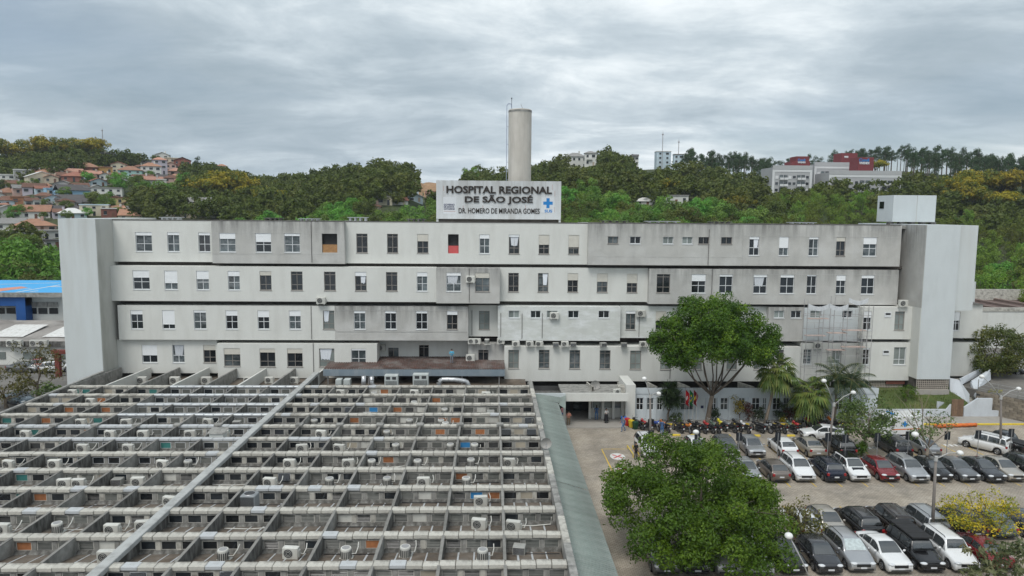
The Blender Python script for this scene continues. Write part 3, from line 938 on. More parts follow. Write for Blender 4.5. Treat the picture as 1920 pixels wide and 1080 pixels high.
def text_part(body, name, x0, x1, z0, z1, y, mat, parent, depth=0.03, bold=0.012, rz=0.0, world=True):
    """raised lettering fitted into a rectangle of a front facing -Y"""
    cu = bpy.data.curves.new('t', 'FONT')
    cu.body = body
    cu.size = 1.0
    cu.offset = bold
    cu.extrude = 0.02
    cu.resolution_u = 3
    cu.space_line = 0.86
    ob = bpy.data.objects.new('t', cu)
    COL.objects.link(ob)
    dg = bpy.context.evaluated_depsgraph_get()
    dg.update()
    me_ = bpy.data.meshes.new_from_object(ob.evaluated_get(dg))
    bpy.data.objects.remove(ob)
    bpy.data.curves.remove(cu)
    n_ = len(me_.vertices)
    co = np.empty(n_ * 3, np.float32)
    me_.vertices.foreach_get('co', co)
    co = co.reshape(-1, 3)
    lo, hi = co.min(0), co.max(0)
    out = np.empty_like(co)
    out[:, 0] = x0 + (co[:, 0] - lo[0]) / (hi[0] - lo[0]) * (x1 - x0)
    out[:, 2] = z0 + (co[:, 1] - lo[1]) / (hi[1] - lo[1]) * (z1 - z0)
    out[:, 1] = y - (co[:, 2] - lo[2]) / (hi[2] - lo[2]) * depth
    me_.vertices.foreach_set('co', out.ravel())
    me_.materials.clear()
    me_.materials.append(mat)
    me_.update()
    return add(name, me_, parent, world=world)


def sgn(px_, py_):
    p = at_y(px_, py_, SY)
    return p.x, p.z


def board_text(body, name, p0, p1, yt, yb_, mat, depth=.05, bold=.012):
    xm = (p0 + p1) / 2
    return text_part(body, name, sgn(p0, yt)[0], sgn(p1, yt)[0], sgn(xm, yb_)[1], sgn(xm, yt)[1], SY - .008, mat, board, depth, bold)


board_text('HOSPITAL REGIONAL', 'lettering', 837, 1035, 349, 363, LETTER, .10, .03)
board_text('DE SÃO JOSÉ', 'lettering', 871.5, 999, 365.5, 383.5, LETTER, .10, .03)
board_text('DR. HOMERO DE MIRANDA GOMES', 'lettering', 860, 1012, 390.5, 400.5, LETTER, .04, .012)
x_, z_ = sgn(831, 369)
x2, z2 = sgn(855, 401)
pl = add('panel_print', MB().box(x_, x2, SY - .012, SY - .008, z2, z_).mesh('panel_print', M('print_white', (0.63, 0.65, 0.67), 0.7, .03)), board, world=True)
text_part('GOVERNO\nDE SANTA\nCATARINA', 'lettering', sgn(832, 0 + 382)[0], sgn(853, 382)[0], sgn(842, 393.5)[1], sgn(842, 382)[1], SY - .014, NAVYP, board, .01, .03)
add('print_rule', MB().box(sgn(832, 396)[0], sgn(854, 396)[0], SY - .018, SY - .013, sgn(842, 396.6)[1], sgn(842, 395.8)[1]).mesh('print_rule', GHOST), board, world=True)
x_, z_ = sgn(1015, 370)
x2, z2 = sgn(1039, 399)
add('panel_print', MB().box(x_, x2, SY - .012, SY - .008, z2, z_).mesh('panel_print', pl.data.materials[0]), board, world=True)
cx, cz = sgn(1027.5, 381)
cb = MB()
cb.box(cx - .19, cx + .19, SY - .02, SY - .013, cz - .60, cz + .60).box(cx - .57, cx - .19, SY - .02, SY - .013, cz - .19, cz + .19).box(cx + .19, cx + .57, SY - .02, SY - .013, cz - .19, cz + .19)
add('cross', cb.mesh('cross', BLUEP), board, world=True)
text_part('SUS', 'lettering', sgn(1021, 393)[0], sgn(1035.5, 393)[0], sgn(1028, 398.5)[1], sgn(1028, 393)[1], SY - .014, BLUEP, board, .008, .03)
for (p0, p1, py_) in ((1040, 1046, 362), (1039, 1043, 392), (831, 834, 352), (868, 875, 389), (905, 918, 389), (985, 1000, 389), (1035, 1039, 350)):
    a, b = sgn(p0, py_), sgn(p1, py_ + 3)
    add('rust_mark', MB().box(a[0], a[0] + .05, SY - .004, SY - .001, b[1] - .2, a[1] + .25).mesh('rust_mark', GHOST), board, world=True)

TANK = M('stained_tank_concrete', (0.50, 0.47, 0.42), 0.9, 0.06, 0.5, dirt=((0.63, 0.60, 0.55), 0.7, 0.45, 2.0), dirt2=((0.30, 0.28, 0.25), 0.5, 1.2, 8.0), bump=0.1, bs=4)
TY = 90.5
tcx = at_y(974.5, 300, TY).x
trd = (at_y(996, 300, TY).x - at_y(953, 300, TY).x) / 2
tz1 = at_y(974, 206, TY).z
tank = thing('water_tank', (tcx, TY, 21.9), 'tall round concrete water tank rising behind the name board', 'water tank')
k = 40
tb = MB()
ringf = lambda r, z: [(tcx + r * math.cos(2 * math.pi * j / k), TY + r * math.sin(2 * math.pi * j / k), z) for j in range(k)]
tb.loft([ringf(trd, 21.8), ringf(trd, tz1 - .1), ringf(trd - .06, tz1)], 0, True)
add('shaft', tb.mesh('shaft', TANK), tank, world=True)
add('rim', MB().loft([ringf(trd + .03, tz1 - .35), ringf(trd + .03, tz1 - .12)], 0, False).mesh('rim', CONC), tank, world=True)
lx = tcx - trd - .22
ld = MB()
for dy in (-.25, .25):
    ld.tube([(lx, TY + dy, 24), (lx, TY + dy, tz1 + .5)], .035, 6)
    ld.tube([(lx, TY + dy, tz1 + .5), (lx + .2, TY + dy, tz1 + .75), (lx + .55, TY + dy, tz1 + .7), (lx + .6, TY + dy, tz1)], .035, 6)
z = 24.2
while z < tz1 + .4:
    ld.tube([(lx, TY - .25, z), (lx, TY + .25, z)], .025, 5)
    z += .4
LADM = M('painted_ladder', (0.28, 0.32, 0.42), 0.6, 0.15, 3)
add('ladder', ld.mesh('ladder', LADM), tank, world=True)
lb = MB()
z = 25
while z < tz1:
    lb.tube([(lx, TY, z), (lx + .3, TY, z)], .03, 5)
    z += 2.2
add('ladder_bracket', lb.mesh('ladder_bracket', LADM), tank, world=True)
add('lightning_rod', MB().tube([(lx + .6, TY, tz1 - .3), (lx + .6, TY, tz1 + 1.4)], .03, 6).ell((lx + .6, TY, tz1 + 1.4), .09, 8, 5).mesh('lightning_rod', BLACKP), tank, world=True)
add('antenna', MB().tube([(tcx + .4, TY, tz1), (tcx + .1, TY, tz1 + .7)], .04, 6).mesh('antenna', STEEL), tank, world=True)
# ------------------------------------------------------------------ single-storey wing under a grid of shed roofs
RP, CP = 3.46, 3.42
ROWY = [73.12 - RP * k for k in range(14)]
COLX = [0.75 - CP * j for j in range(14)]
XR, XL = 4.0, COLX[13]
ZT = 4.80
wing = thing('shed_roofed_wing', (-20, 52, 0), 'low concrete wing with a grid of shed roofs, clerestory windows and partition walls', 'building')
BAYS = [(COLX[0], XR)] + [(COLX[j + 1], COLX[j]) for j in range(13)]


def wp(name, me, parent=None, **kw):
    return add(name, me, parent or wing, world=parent is None, **kw)


def slab_z(y):
    for k in range(len(ROWY)):
        if y <= ROWY[k] and (k + 1 == len(ROWY) or y > ROWY[k + 1]):
            return 3.86 + (ROWY[k] - y) / RP * 0.54
    return 3.35


def in_view(x, y, z=4.5, m=60):
    v = ROT.transposed() @ Vector((x, y, z - CAM_H))
    if v.z > -1:
        return False
    px, py = 960 - FPX * v.x / v.z, 540 + FPX * v.y / v.z
    return -m < px < 1920 + m and -m < py < 1080 + m


# roof slabs with their pale felt seams, one for each cell
def slab_mesh(w, seed):
    r = random.Random(seed)
    b = MB()
    y0, y1 = -RP + 0.5, 0.10
    za, zb_ = 4.40, 3.855
    b.face([(0, y0, za), (w, y0, za), (w, y1, zb_), (0, y1, zb_)])
    b.face([(0, y0, za - .2), (0, y1, zb_ - .2), (w, y1, zb_ - .2), (w, y0, za - .2)])
    for i in range(1, 4):
        x = w * i / 4 + r.uniform(-.08, .08)
        t = r.uniform(.035, .06)
        b.face([(x - t, y0, za + .012), (x + t, y0, za + .012), (x + t, y1, zb_ + .012), (x - t, y1, zb_ + .012)], 1)
    b.face([(0, y1 - .22, zb_ + .04), (w, y1 - .22, zb_ + .04), (w, y1 - .01, zb_ + .22), (0, y1 - .01, zb_ + .22)], 2)
    return b.mesh('roof_slab', [ROOFSLAB, FLASHING, CONC_DARK])


SLABS = {}
for k in range(13):
    for j, (xa, xb) in enumerate(BAYS):
        if not in_view((xa + xb) / 2, ROWY[k], 4.5, 260):
            continue
        key = (round(xb - xa, 2), RNG.randrange(4))
        if key not in SLABS:
            SLABS[key] = slab_mesh(xb - xa, hash(key) % 999)
        wp('roof_slab', SLABS[key], loc=(xa, ROWY[k], 0))

# rows of clerestory: head beam, sill wall, posts between the windows
for k in range(14):
    y = ROWY[k]
    for j, (xa, xb) in enumerate(BAYS):
        if not in_view((xa + xb) / 2, y, 4.5, 260):
            continue
        b = MB()
        b.box(xa, xb, y + .08, y + .32, 3.4, 4.04)
        b.box(xa, xb, y + .10, y + .34, 4.58, 4.70)
        w = (xb - xa) / 3
        for i in range(4):
            x = xa + w * i
            b.box(max(xa, x - .13), min(xb, x + .13), y + .06, y + .30, 4.04, 4.58)
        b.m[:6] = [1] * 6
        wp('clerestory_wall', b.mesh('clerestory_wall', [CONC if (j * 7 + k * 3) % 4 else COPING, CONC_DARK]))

# coping slabs along every row: nearest 300 single, the rest joined
cop_proto = [MB().cbox(-.415, .415, -.03, .52, -.04, .17, .025).mesh('coping_slab', COPING), MB().cbox(-.41, .41, -.03, .54, -.04, .19, .03).mesh('coping_slab', COPING)]
FLASHROW = MB().cbox(-.418, .418, -.02, .56, 0, .18, .02).mesh('coping_slab', FLASHING)
SILVER = M('bright_metal_flashing', (0.60, 0.63, 0.65), 0.35, 0.12, 2.5, 0.5, rnd=.2)
SILVROW = MB().cbox(-.418, .418, -.02, .56, 0, .18, .02).mesh('coping_slab', SILVER)
cops = []
for k in range(14):
    for j, (xa, xb) in enumerate(BAYS):
        n = 4
        w = (xb - xa) / n
        for i in range(n):
            x = xa + w * (i + .5)
            if in_view(x, ROWY[k], 4.8, 120):
                cops.append((ROWY[k], j, x, k, w))
cops.sort(key=lambda c: c[0])
far = MB()
for q, (y, j, x, k, w) in enumerate(cops):
    silver = 7 <= j <= 10 and k in (0, 1, 2, 3)
    flash = (not silver) and ((j >= 7 and k in (4, 5)) or (k == 5 and j in (5,)) or RNG.random() < .06)
    mesh_ = SILVROW if silver else FLASHROW if flash else RNG.choice(cop_proto)
    if q < 300:
        o = wp('coping_slab', mesh_, loc=(x, y + RNG.uniform(-.02, .02), 4.702 + RNG.uniform(0, .02)))
        o.rotation_euler = (RNG.uniform(-.02, .02), RNG.uniform(-.012, .012), RNG.uniform(-.012, .012))
        o.scale = (w / .855, 1, 1)
    else:
        dz = RNG.uniform(0, .02)
        far.cbox(x - w * .485, x + w * .485, y, y + .52, 4.702 + dz, 4.87 + dz, .025, 2 if silver else 1 if flash else 0)
wp('coping_slabs', far.mesh('coping_slabs', [COPING, FLASHING, SILVER]), kind='stuff')

# cables and drain pipes lying along the foot of the windows
cabm = [MB().tube([(-1.5, 0, 0), (-.8, -.06, .03), (0, -.02, .0), (.7, -.1, .04), (1.5, -.03, 0)], .03, 5).mesh('cable', BLACKP), MB().tube([(-1.4, -.05, .02), (.2, -.12, .0), (1.3, -.02, .06), (1.35, .0, .5)], .035, 5).mesh('drain_pipe', PLASTIC)]
for k in range(13):
    for j, (xa, xb) in enumerate(BAYS):
        if RNG.random() < .45 and in_view((xa + xb) / 2, ROWY[k], 4.2, 20):
            c = RNG.choice(cabm)
            wp(c.name.split('.')[0], c, loc=((xa + xb) / 2, ROWY[k] - RNG.uniform(.12, .5), 3.97))

# partition walls between the bays
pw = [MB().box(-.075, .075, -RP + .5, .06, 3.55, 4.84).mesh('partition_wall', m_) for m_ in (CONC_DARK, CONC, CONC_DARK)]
capm = MB().box(-.085, .085, -RP + .52, .0, 4.842, 4.885).mesh('wall_cap', M('dull_wall_cap', (.21, .205, .19), .95, .25, 2.0, rnd=.2))
for k in range(13):
    for j in range(14):
        x = COLX[j]
        if j == 6 or not in_view(x, ROWY[k], 4.6, 200):
            continue
        o = wp('partition_wall', RNG.choice(pw), loc=(x, ROWY[k], 0))
        add('wall_cap', capm, o)
wp('long_beam', MB().cbox(COLX[6] - .30, COLX[6] + .30, 25, 79.5, 4.72, 5.0, .03).mesh('long_beam', M('painted_long_beam', (0.42, 0.43, 0.42), .85, .08, 1.0, dirt=((0.2, .2, .19), .6, 1.5, 1.0))), label='wide pale concrete beam running the length of the wing')
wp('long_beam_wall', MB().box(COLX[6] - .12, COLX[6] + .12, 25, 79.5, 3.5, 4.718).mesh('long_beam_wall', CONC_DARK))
for i in range(14):
    y = 27 + i * 3.46
    wp('parapet_slab', MB().cbox(XR, XR + .42, y, y + 3.44, 4.2, 4.98, .03).mesh('parapet_slab', CONC if i % 3 else COPING))
wp('outer_wall', MB().box(XR + .05, XR + .3, 26, 78, 0, 4.19).mesh('outer_wall', CONC))
wp('outer_wall', MB().box(XL - .3, XL - .002, 26, 80, 0, 4.95).mesh('outer_wall', CONC))
for j in range(15):
    x = COLX[j] if j < 14 else XR + .2
    wp('column_cap', MB().cbox(x - .3, x + .3, ROWY[4] - .15, ROWY[4] + .45, 4.89, 5.04, .03).mesh('column_cap', CONC)) if j not in (6,) else None
# strip of flat roof between the last row and the hospital, with walls carried on under the overhang
wp('rear_roof', MB().box(XL, XR, ROWY[0] + .33, 85.8, 3.1, 3.35).mesh('rear_roof', ROOFSLAB))
for j in range(6, 14):
    x = COLX[j]
    b = MB()
    b.face([(x - .1, ROWY[0] + .05, 3.36), (x - .1, 83.5, 3.36), (x - .1, 83.5, 4.6 if j > 6 else 4.4), (x - .1, ROWY[0] + .05, 4.84)][::-1])
    b.face([(x + .1, ROWY[0] + .05, 3.36), (x + .1, 83.5, 3.36), (x + .1, 83.5, 4.6 if j > 6 else 4.4), (x + .1, ROWY[0] + .05, 4.84)])
    b.face([(x - .1, ROWY[0] + .05, 4.84), (x + .1, ROWY[0] + .05, 4.84), (x + .1, 83.5, 4.6), (x - .1, 83.5, 4.6)])
    wp('rear_wall', b.mesh('rear_wall', CONC if j % 2 else WHITE_WALL))

# clerestory windows: nearest 300 single, the rest joined
LOUV = M('louvre_glass', (0.085, 0.092, 0.082), .4, .2, 3, 0, .5, rnd=.35)
LOUVD = M('dark_louvre_glass', (0.022, 0.025, 0.025), .3, .3, 3, 0, .6, rnd=.4)
PALEPAN = M('pale_infill_panel', (0.56, 0.56, 0.52), .8, .08, 2, rnd=.12, dirt=((.3, .29, .26), .4, 2, 2))
BEIGEPAN = M('beige_infill_panel', (0.40, 0.36, 0.29), .85, .08, 2, rnd=.15)
TEALPAN = M('teal_panel', (0.04, 0.16, 0.15), .6, .15, 2, rnd=.3)
BLUEPAN = M('blue_panel', (0.04, 0.22, 0.48), .5, .08, 2)
WOODPAN = M('plywood_panel', (0.34, 0.14, 0.06), .75, .25, 3, rnd=.2)
OLDFRAME = M('old_pale_frame', (0.50, 0.49, 0.45), .7, .1, 3)
WW, Z0, Z1 = 0.86, 4.05, 4.57


def frame_mb(b, x, y, m=0):
    t = .04
    b.box(x - WW / 2, x - WW / 2 + t, y + .09, y + .15, Z0, Z1, m).box(x + WW / 2 - t, x + WW / 2, y + .09, y + .15, Z0, Z1, m)
    b.box(x - WW / 2 + t, x + WW / 2 - t, y + .09, y + .15, Z0, Z0 + t, m).box(x - WW / 2 + t, x + WW / 2 - t, y + .09, y + .15, Z1 - t, Z1, m)
    return b


def pane_mb(b, x, y, kind, m=0):
    a, c = x - WW / 2 + .04, x + WW / 2 - .04
    if kind == 'louvre':
        for i in range(5):
            z = Z0 + .05 + i * .088
            b.face([(a, y + .07, z), (c, y + .07, z), (c, y + .15, z + .075), (a, y + .15, z + .075)], m)
    elif kind == 'awning':
        b.box(a, c, y + .11, y + .12, Z0 + .04, Z1 - .04, m)
        b.face([(a, y - .16, Z0 + .06), (c, y - .16, Z0 + .06), (c, y + .08, Z1 - .05), (a, y + .08, Z1 - .05)], m)
    else:
        b.box(a, c, y + .11, y + .125, Z0 + .04, Z1 - .04, m)
    return b


KINDS = {'louvre': LOUV, 'louvre_dark': LOUVD, 'glass': GLASS, 'awning': GLASS, 'pale': PALEPAN, 'beige': BEIGEPAN, 'teal': TEALPAN, 'blue': BLUEPAN, 'wood': WOODPAN}
FR = frame_mb(MB(), 0, 0).mesh('window', OLDFRAME)
FRW = frame_mb(MB(), 0, 0).mesh('window', ALU)
PN = {k_: pane_mb(MB(), 0, 0, 'louvre' if k_.startswith('louvre') else k_).mesh('pane', m_) for k_, m_ in KINDS.items()}
wl = []
for k in range(14):
    for j, (xa, xb) in enumerate(BAYS):
        w = (xb - xa) / 3
        for i in range(3):
            x = xa + w * (i + .5)
            if not in_view(x, ROWY[k], 4.3, 60):
                continue
            u = RNG.random()
            if 7 <= j <= 10 and k <= 6:
                kd = 'louvre' if u < .6 else 'teal' if u < .75 and k > 3 else 'glass'
            elif j >= 10:
                kd = 'glass' if u < .45 else 'teal' if u < .65 else 'beige' if u < .78 else 'louvre_dark' if u < .9 else 'wood'
            elif j == 6 - 1 or j == 6:
                kd = 'glass' if u < .92 else 'awning'
            elif j == 0:
                kd = 'beige' if i == 1 and u < .7 else 'glass' if u < .6 else 'awning' if u < .72 else 'louvre'
            else:
                kd = 'louvre' if u < .44 else 'louvre_dark' if u < .68 else 'pale' if u < .78 else 'glass' if u < .90 else 'wood' if u < .95 else 'beige' if u < .985 else 'blue'
            wl.append((ROWY[k], x, kd, j, k))
wl.sort(key=lambda c: c[0])
fb, km, used = MB(), {}, [OLDFRAME, ALU]
for q, (y, x, kd, j, k) in enumerate(wl):
    wf = (7 <= j <= 10 and k <= 6) or kd == 'awning'
    if q < 300:
        o = wp('window', FRW if wf else FR, loc=(x, y, 0))
        add('pane', PN[kd], o)
    else:
        frame_mb(fb, x, y, 1 if wf else 0)
        if KINDS[kd] not in used:
            used.append(KINDS[kd])
        pane_mb(fb, x, y, 'louvre' if kd.startswith('louvre') else kd, used.index(KINDS[kd]))
wp('far_windows', fb.mesh('far_windows', used), kind='stuff')

# ------------------------------------------------------------------ air conditioners
def ac_split():
    t = {}
    t['casing'] = MB().cbox(-.44, .44, -.17, .17, .06, .70, .03).box(-.38, -.28, -.15, .15, 0, .06).box(.28, .38, -.15, .15, 0, .06).mesh('casing', PLASTIC)
    g = MB()
    for r_ in (.25, .17, .09):
        ring = [(-.10 + r_ * math.cos(a), -.185, .38 + r_ * math.sin(a)) for a in np.linspace(0, 2 * math.pi, 21)]
        g.tube(ring, .009, 4, 1, False)
    g.face([(-.10 + .26 * math.cos(a), -.176, .38 + .26 * math.sin(a)) for a in np.linspace(0, 2 * math.pi, 25)[:-1]], 0)
    t['fan_grille'] = g.mesh('fan_grille', [DARKGRILL, PLASTIC])
    t['side_cover'] = MB().cbox(.44, .50, -.10, .14, .15, .55, .02).mesh('side_cover', PLASTIC)
    t['hose'] = MB().tube([(.48, .1, .3), (.62, .2, .22), (.68, .5, .4), (.6, .8, .55)], .03, 6).mesh('hose', PLASTIC)
    return t


def ac_round():
    t = {}
    r1 = [[(r_ * math.cos(a), r_ * math.sin(a), z) for a in np.linspace(0, 2 * math.pi, 19)[:-1]] for r_, z in ((.27, .05), (.30, .08), (.30, .60), (.27, .66))]
    t['casing'] = MB().loft(r1, 0, True).box(-.36, .36, -.36, .36, 0, .05).mesh('casing', PLASTIC)
    g = MB()
    for i in range(18):
        a0, a1 = 2 * math.pi * i / 18, 2 * math.pi * (i + .55) / 18
        g.face([(.312 * math.cos(a0), .312 * math.sin(a0), .12), (.312 * math.cos(a1), .312 * math.sin(a1), .12), (.312 * math.cos(a1), .312 * math.sin(a1), .52), (.312 * math.cos(a0), .312 * math.sin(a0), .52)])
    t['coil_guard'] = g.mesh('coil_guard', DARKGRILL)
    t['fan_grille'] = MB().face([(.22 * math.cos(a), .22 * math.sin(a), .665) for a in np.linspace(0, 2 * math.pi, 17)[:-1]]).mesh('fan_grille', M('grey_fan_cover', (.30, .30, .30), .6, .1))
    t['hose'] = MB().tube([(.3, 0, .3), (.5, .15, .25), (.55, .5, .45), (.5, .8, .6)], .03, 6).mesh('hose', PLASTIC)
    return t


def ac_big():
    t = {}
    t['casing'] = MB().cbox(-.48, .48, -.42, .42, .05, 1.05, .06).mesh('casing', M('grey_condenser', (.26, .28, .29), .6, .08))
    g = MB()
    for i in range(16):
        x = -.44 + i * .055
        g.box(x, x + .022, -.445, -.425, .12, .95)
    t['fins'] = g.mesh('fins', DARKGRILL)
    t['fan_grille'] = MB().face([(.34 * math.cos(a), .34 * math.sin(a), 1.06) for a in np.linspace(0, 2 * math.pi, 21)[:-1]]).tube([(.36 * math.cos(a), .36 * math.sin(a), 1.06) for a in np.linspace(0, 2 * math.pi, 21)], .025, 5, 1, False).mesh('fan_grille', [DARKGRILL, STEEL])
    return t


def ac_box():
    t = {}
    t['casing'] = MB().cbox(-.35, .35, -.3, .3, .08, .52, .02).box(-.3, -.25, -.25, .25, 0, .08).box(.25, .3, -.25, .25, 0, .08).mesh('casing', M('grey_box_unit', (.30, .30, .28), .7, .15, 3, rnd=.2))
    g = MB().box(-.30, .30, -.312, -.302, .12, .48)
    for i in range(7):
        g.box(-.29, .29, -.325, -.313, .14 + i * .048, .155 + i * .048, 1)
    t['grille'] = g.mesh('grille', [DARKGRILL, STEEL])
    return t


ACT = {'s': ac_split(), 'r': ac_round(), 'B': ac_big(), 'b': ac_box()}
DESC = {'s': 'white fan-front air conditioner', 'r': 'round upright air conditioner', 'B': 'large grey finned condenser', 'b': 'grey boxy air conditioner'}
ORD = ['first', 'second', 'third', 'fourth', 'fifth', 'sixth', 'seventh', 'eighth', 'ninth', 'tenth', 'eleventh', 'twelfth', 'thirteenth', 'fourteenth', 'fifteenth', 'sixteenth']
SEEN = {}


def place_ac(kind, loc, label, group, rz=0.0, sc=1.0, hose=True):
    SEEN[label] = SEEN.get(label, 0) + 1
    if SEEN[label] > 1:
        label = 'right-hand ' + label
    o = thing('air_conditioner', loc, label, 'air conditioner', group, rz, sc)
    for nm, me_ in ACT[kind].items():
        if nm == 'hose' and not hose:
            continue
        add(nm, me_, o)
    return o


ACS = [('s', 172, 758), ('s', 150, 800), ('s', 237, 800), ('s', 51, 822), ('s', 211, 821), ('s', 269, 822), ('s', 359, 821), ('s', 156, 849), ('s', 241, 849), ('s', 17, 880), ('s', 103, 879), ('b', 443, 800), ('s', 393, 798),
       ('s', 138, 742), ('s', 414, 822), ('r', 353, 879), ('s', 305, 880), ('s', 121, 916), ('s', 148, 916), ('b', 221, 910), ('s', 259, 913), ('s', 5, 1003), ('r', 108, 1000), ('s', 211, 1004), ('s', 269, 997), ('s', 200, 1055),
       ('s', 319, 950), ('B', 469, 955), ('r', 419, 1051), ('s', 566, 849), ('s', 636, 849), ('s', 543, 878), ('s', 653, 878), ('r', 697, 878), ('r', 782, 878), ('r', 883, 876), ('s', 950, 876), ('r', 589, 797), ('b', 685, 796),
       ('r', 768, 797), ('r', 827, 797), ('b', 920, 795), ('r', 775, 775), ('r', 834, 776), ('b', 920, 773), ('s', 603, 821), ('r', 726, 819), ('r', 834, 818), ('r', 742, 847), ('r', 845, 846), ('r', 890, 846), ('s', 648, 741),
       ('s', 782, 741), ('r', 699, 757), ('s', 911, 757), ('s', 506, 914), ('r', 618, 913), ('r', 726, 912), ('s', 794, 913), ('r', 874, 912), ('s', 901, 949), ('s', 898, 993), ('s', 961, 997), ('s', 546, 1048), ('r', 649, 1048),
       ('r', 760, 1045), ('r', 905, 1051), ('b', 973, 1035)]
for (kd, px_, py_) in ACS:
    z = 3.9
    for _ in range(4):
        p = at_z(px_, py_, z)
        z = slab_z(p.y)
    k = min(range(14), key=lambda i: abs(ROWY[i] - RP / 2 - p.y))
    yy = min(max(p.y, ROWY[k + 1] + .95 if k < 13 else 0), ROWY[k] - .40)
    j = next((i for i, (a, b) in enumerate(BAYS) if a <= p.x <= b), 13)
    xx = min(max(p.x, BAYS[j][0] + .6), BAYS[j][1] - .6)
    sd_ = 'left' if j >= 6 else 'right'
    bay = f'{ORD[j - 6]} bay beyond the long beam' if j >= 7 else f'{ORD[j]} bay from the walkway'
    place_ac(kd, (xx, yy, slab_z(yy)), f'{DESC[kd]}, {ORD[k]} row from the hospital, {bay}', 'air conditioners on the shed roofs', RNG.uniform(-.25, .25))

# plant under the canopy
CAB = M('pale_plant_cabinet', (.50, .54, .53), .6, .08, 1.5, dirt=((.3, .3, .28), .4, 1.5, 3))
for (p0, p1, yt, yb_, nm, lab) in ((629, 640, 712, 727, 'a', 'left one of the two narrow grey plant cabinets under the rusty canopy'), (644, 656, 712, 727, 'b', 'right one of the two narrow grey plant cabinets under the rusty canopy'),
                                   (721, 746, 704, 730, 'c', 'pale double-grille plant cabinet standing under the middle of the rusty canopy'), (774, 803, 702, 729, 'd', 'widest pale plant cabinet with a dark grille under the canopy fascia')):
    y = 76.5
    a, b = at_y(p0, yb_, y), at_y(p1, yb_, y)
    z1 = at_y(p0, yt, y).z
    z0 = 3.36
    o = thing('plant_cabinet', ((a.x + b.x) / 2, y, z0), lab, 'plant cabinet', 'plant cabinets under the canopy')
    hw = (b.x - a.x) / 2
    add('casing', MB().cbox(-hw, hw, 0, .9, .0, z1 - z0, .03).mesh('casing', CAB), o)
    g = MB()
    h0 = at_y(p0, yb_, y).z - z0 + .1
    g.box(-hw + .12, hw - .12, -.02, -.002, h0, (z1 - z0) * .68)
    for i in range(9):
        zz = h0 + .05 + i * ((z1 - z0) * .68 - h0) / 9
        g.box(-hw + .14, hw - .14, -.035, -.021, zz, zz + .03, 1)
    add('grille', g.mesh('grille', [DARKGRILL, CAB]), o)
    if nm in 'cd':
        for s in (-1, 1):
            add('vent', MB().box(s * hw * .45 - hw * .3, s * hw * .45 + hw * .3, -.02, -.002, (z1 - z0) * .76, (z1 - z0) * .92).mesh('vent', DARKGRILL), o)
DUCT = M('silver_duct_wrap', (.50, .51, .52), .35, .2, 3, .6, bump=.3, bs=6)


def duct(pxs, y, r, lab, ybase=3.36):
    pts_ = [at_y(a, b, y) for a, b in pxs]
    pts_ = [Vector((p.x, y, max(p.z, ybase))) for p in pts_]
    o = thing('air_duct', (pts_[0].x, y, ybase), lab, 'air duct', 'silver air ducts under the canopy')
    add('pipe', MB().tube(pts_, r, 12).mesh('pipe', DUCT, True), o, world=True)
    rings = MB()
    for a, b in zip(pts_[:-1], pts_[1:]):
        m_ = (a + b) / 2
        d = (b - a).normalized()
        rings.tube([m_ - d * .05, m_ + d * .05], r + .02, 12)
    add('joint_ring', rings.mesh('joint_ring', STEEL), o, world=True)


duct([(823, 738), (823, 722), (824, 715), (830, 711.5), (852, 712), (868, 714), (875, 716), (878, 722), (878, 738)], 74.5, .26, 'silver air duct bent like an arch at the right of the plant cabinets')
duct([(682, 727), (682, 705)], 76.0, .26, 'plain upright silver air duct left of the pale double-grille cabinet')
duct([(697, 706), (697, 719), (700, 725), (722, 726)], 76.0, .24, 'bent silver air duct leading into the pale double-grille cabinet')
for (px_, py_, lab) in ((266, 709, 'left'), (328, 713, 'middle'), (387, 713, 'right')):
    p = at_y(px_, py_, 80.2)
    place_ac('s', (p.x, 80.2, 3.36), f'{lab} one of three air-conditioning units under the overhang by the left tower', 'air conditioners under the overhang', 0, 1.25, False)
for i, px_ in enumerate((465, 505, 552)):
    p = at_y(px_, 712, 80.6)
    place_ac('s', (p.x, 80.6, 3.36), f'{ORD[i]} of three shaded air-conditioning units left of the rusty canopy', 'air conditioners under the overhang', 0, 1.1, False)
# a small store hut and loose things on the roof
p = at_z(410, 838, 3.9)
hut = thing('roof_hut', (p.x, p.y, slab_z(p.y)), 'small pale hut with a lean-to top on the shed roof left of the long beam', 'hut')
add('wall', MB().box(-.55, .55, -.45, .45, 0, .9).mesh('wall', WHITE_WALL), hut)
add('roof', MB().face([(-.7, -.6, .92), (.7, -.6, .92), (.7, .6, 1.12), (-.7, .6, 1.12)]).face([(-.7, -.6, .90), (-.7, .6, 1.10), (.7, .6, 1.10), (.7, -.6, .90)]).mesh('roof', CONC), hut)
p = at_z(1010, 842, 4.98)
ds = thing('satellite_dish', (XR + .2, p.y, 4.98), 'grey satellite dish on the parapet between the wing and the walkway', 'satellite dish')
dm = MB()
rings = []
for i in range(5):
    r_ = .42 * i / 4 + .01
    rings.append([(r_ * math.cos(a), -.3 - .16 * (r_ / .42) ** 2 + .16, .55 + r_ * math.sin(a)) for a in np.linspace(0, 2 * math.pi, 19)[:-1]])
dm.loft(rings)
add('dish', dm.mesh('dish', M('dish_grey', (.36, .35, .33), .6, .08), True), ds)
add('mast', MB().tube([(0, 0, 0), (0, 0, .5), (0, -.28, .55)], .03, 6).mesh('mast', STEEL), ds)
add('feed_arm', MB().tube([(0, -.28, .2), (0, -.65, .5)], .015, 5).ell((0, -.65, .5), .05, 6, 4).mesh('feed_arm', STEEL), ds)

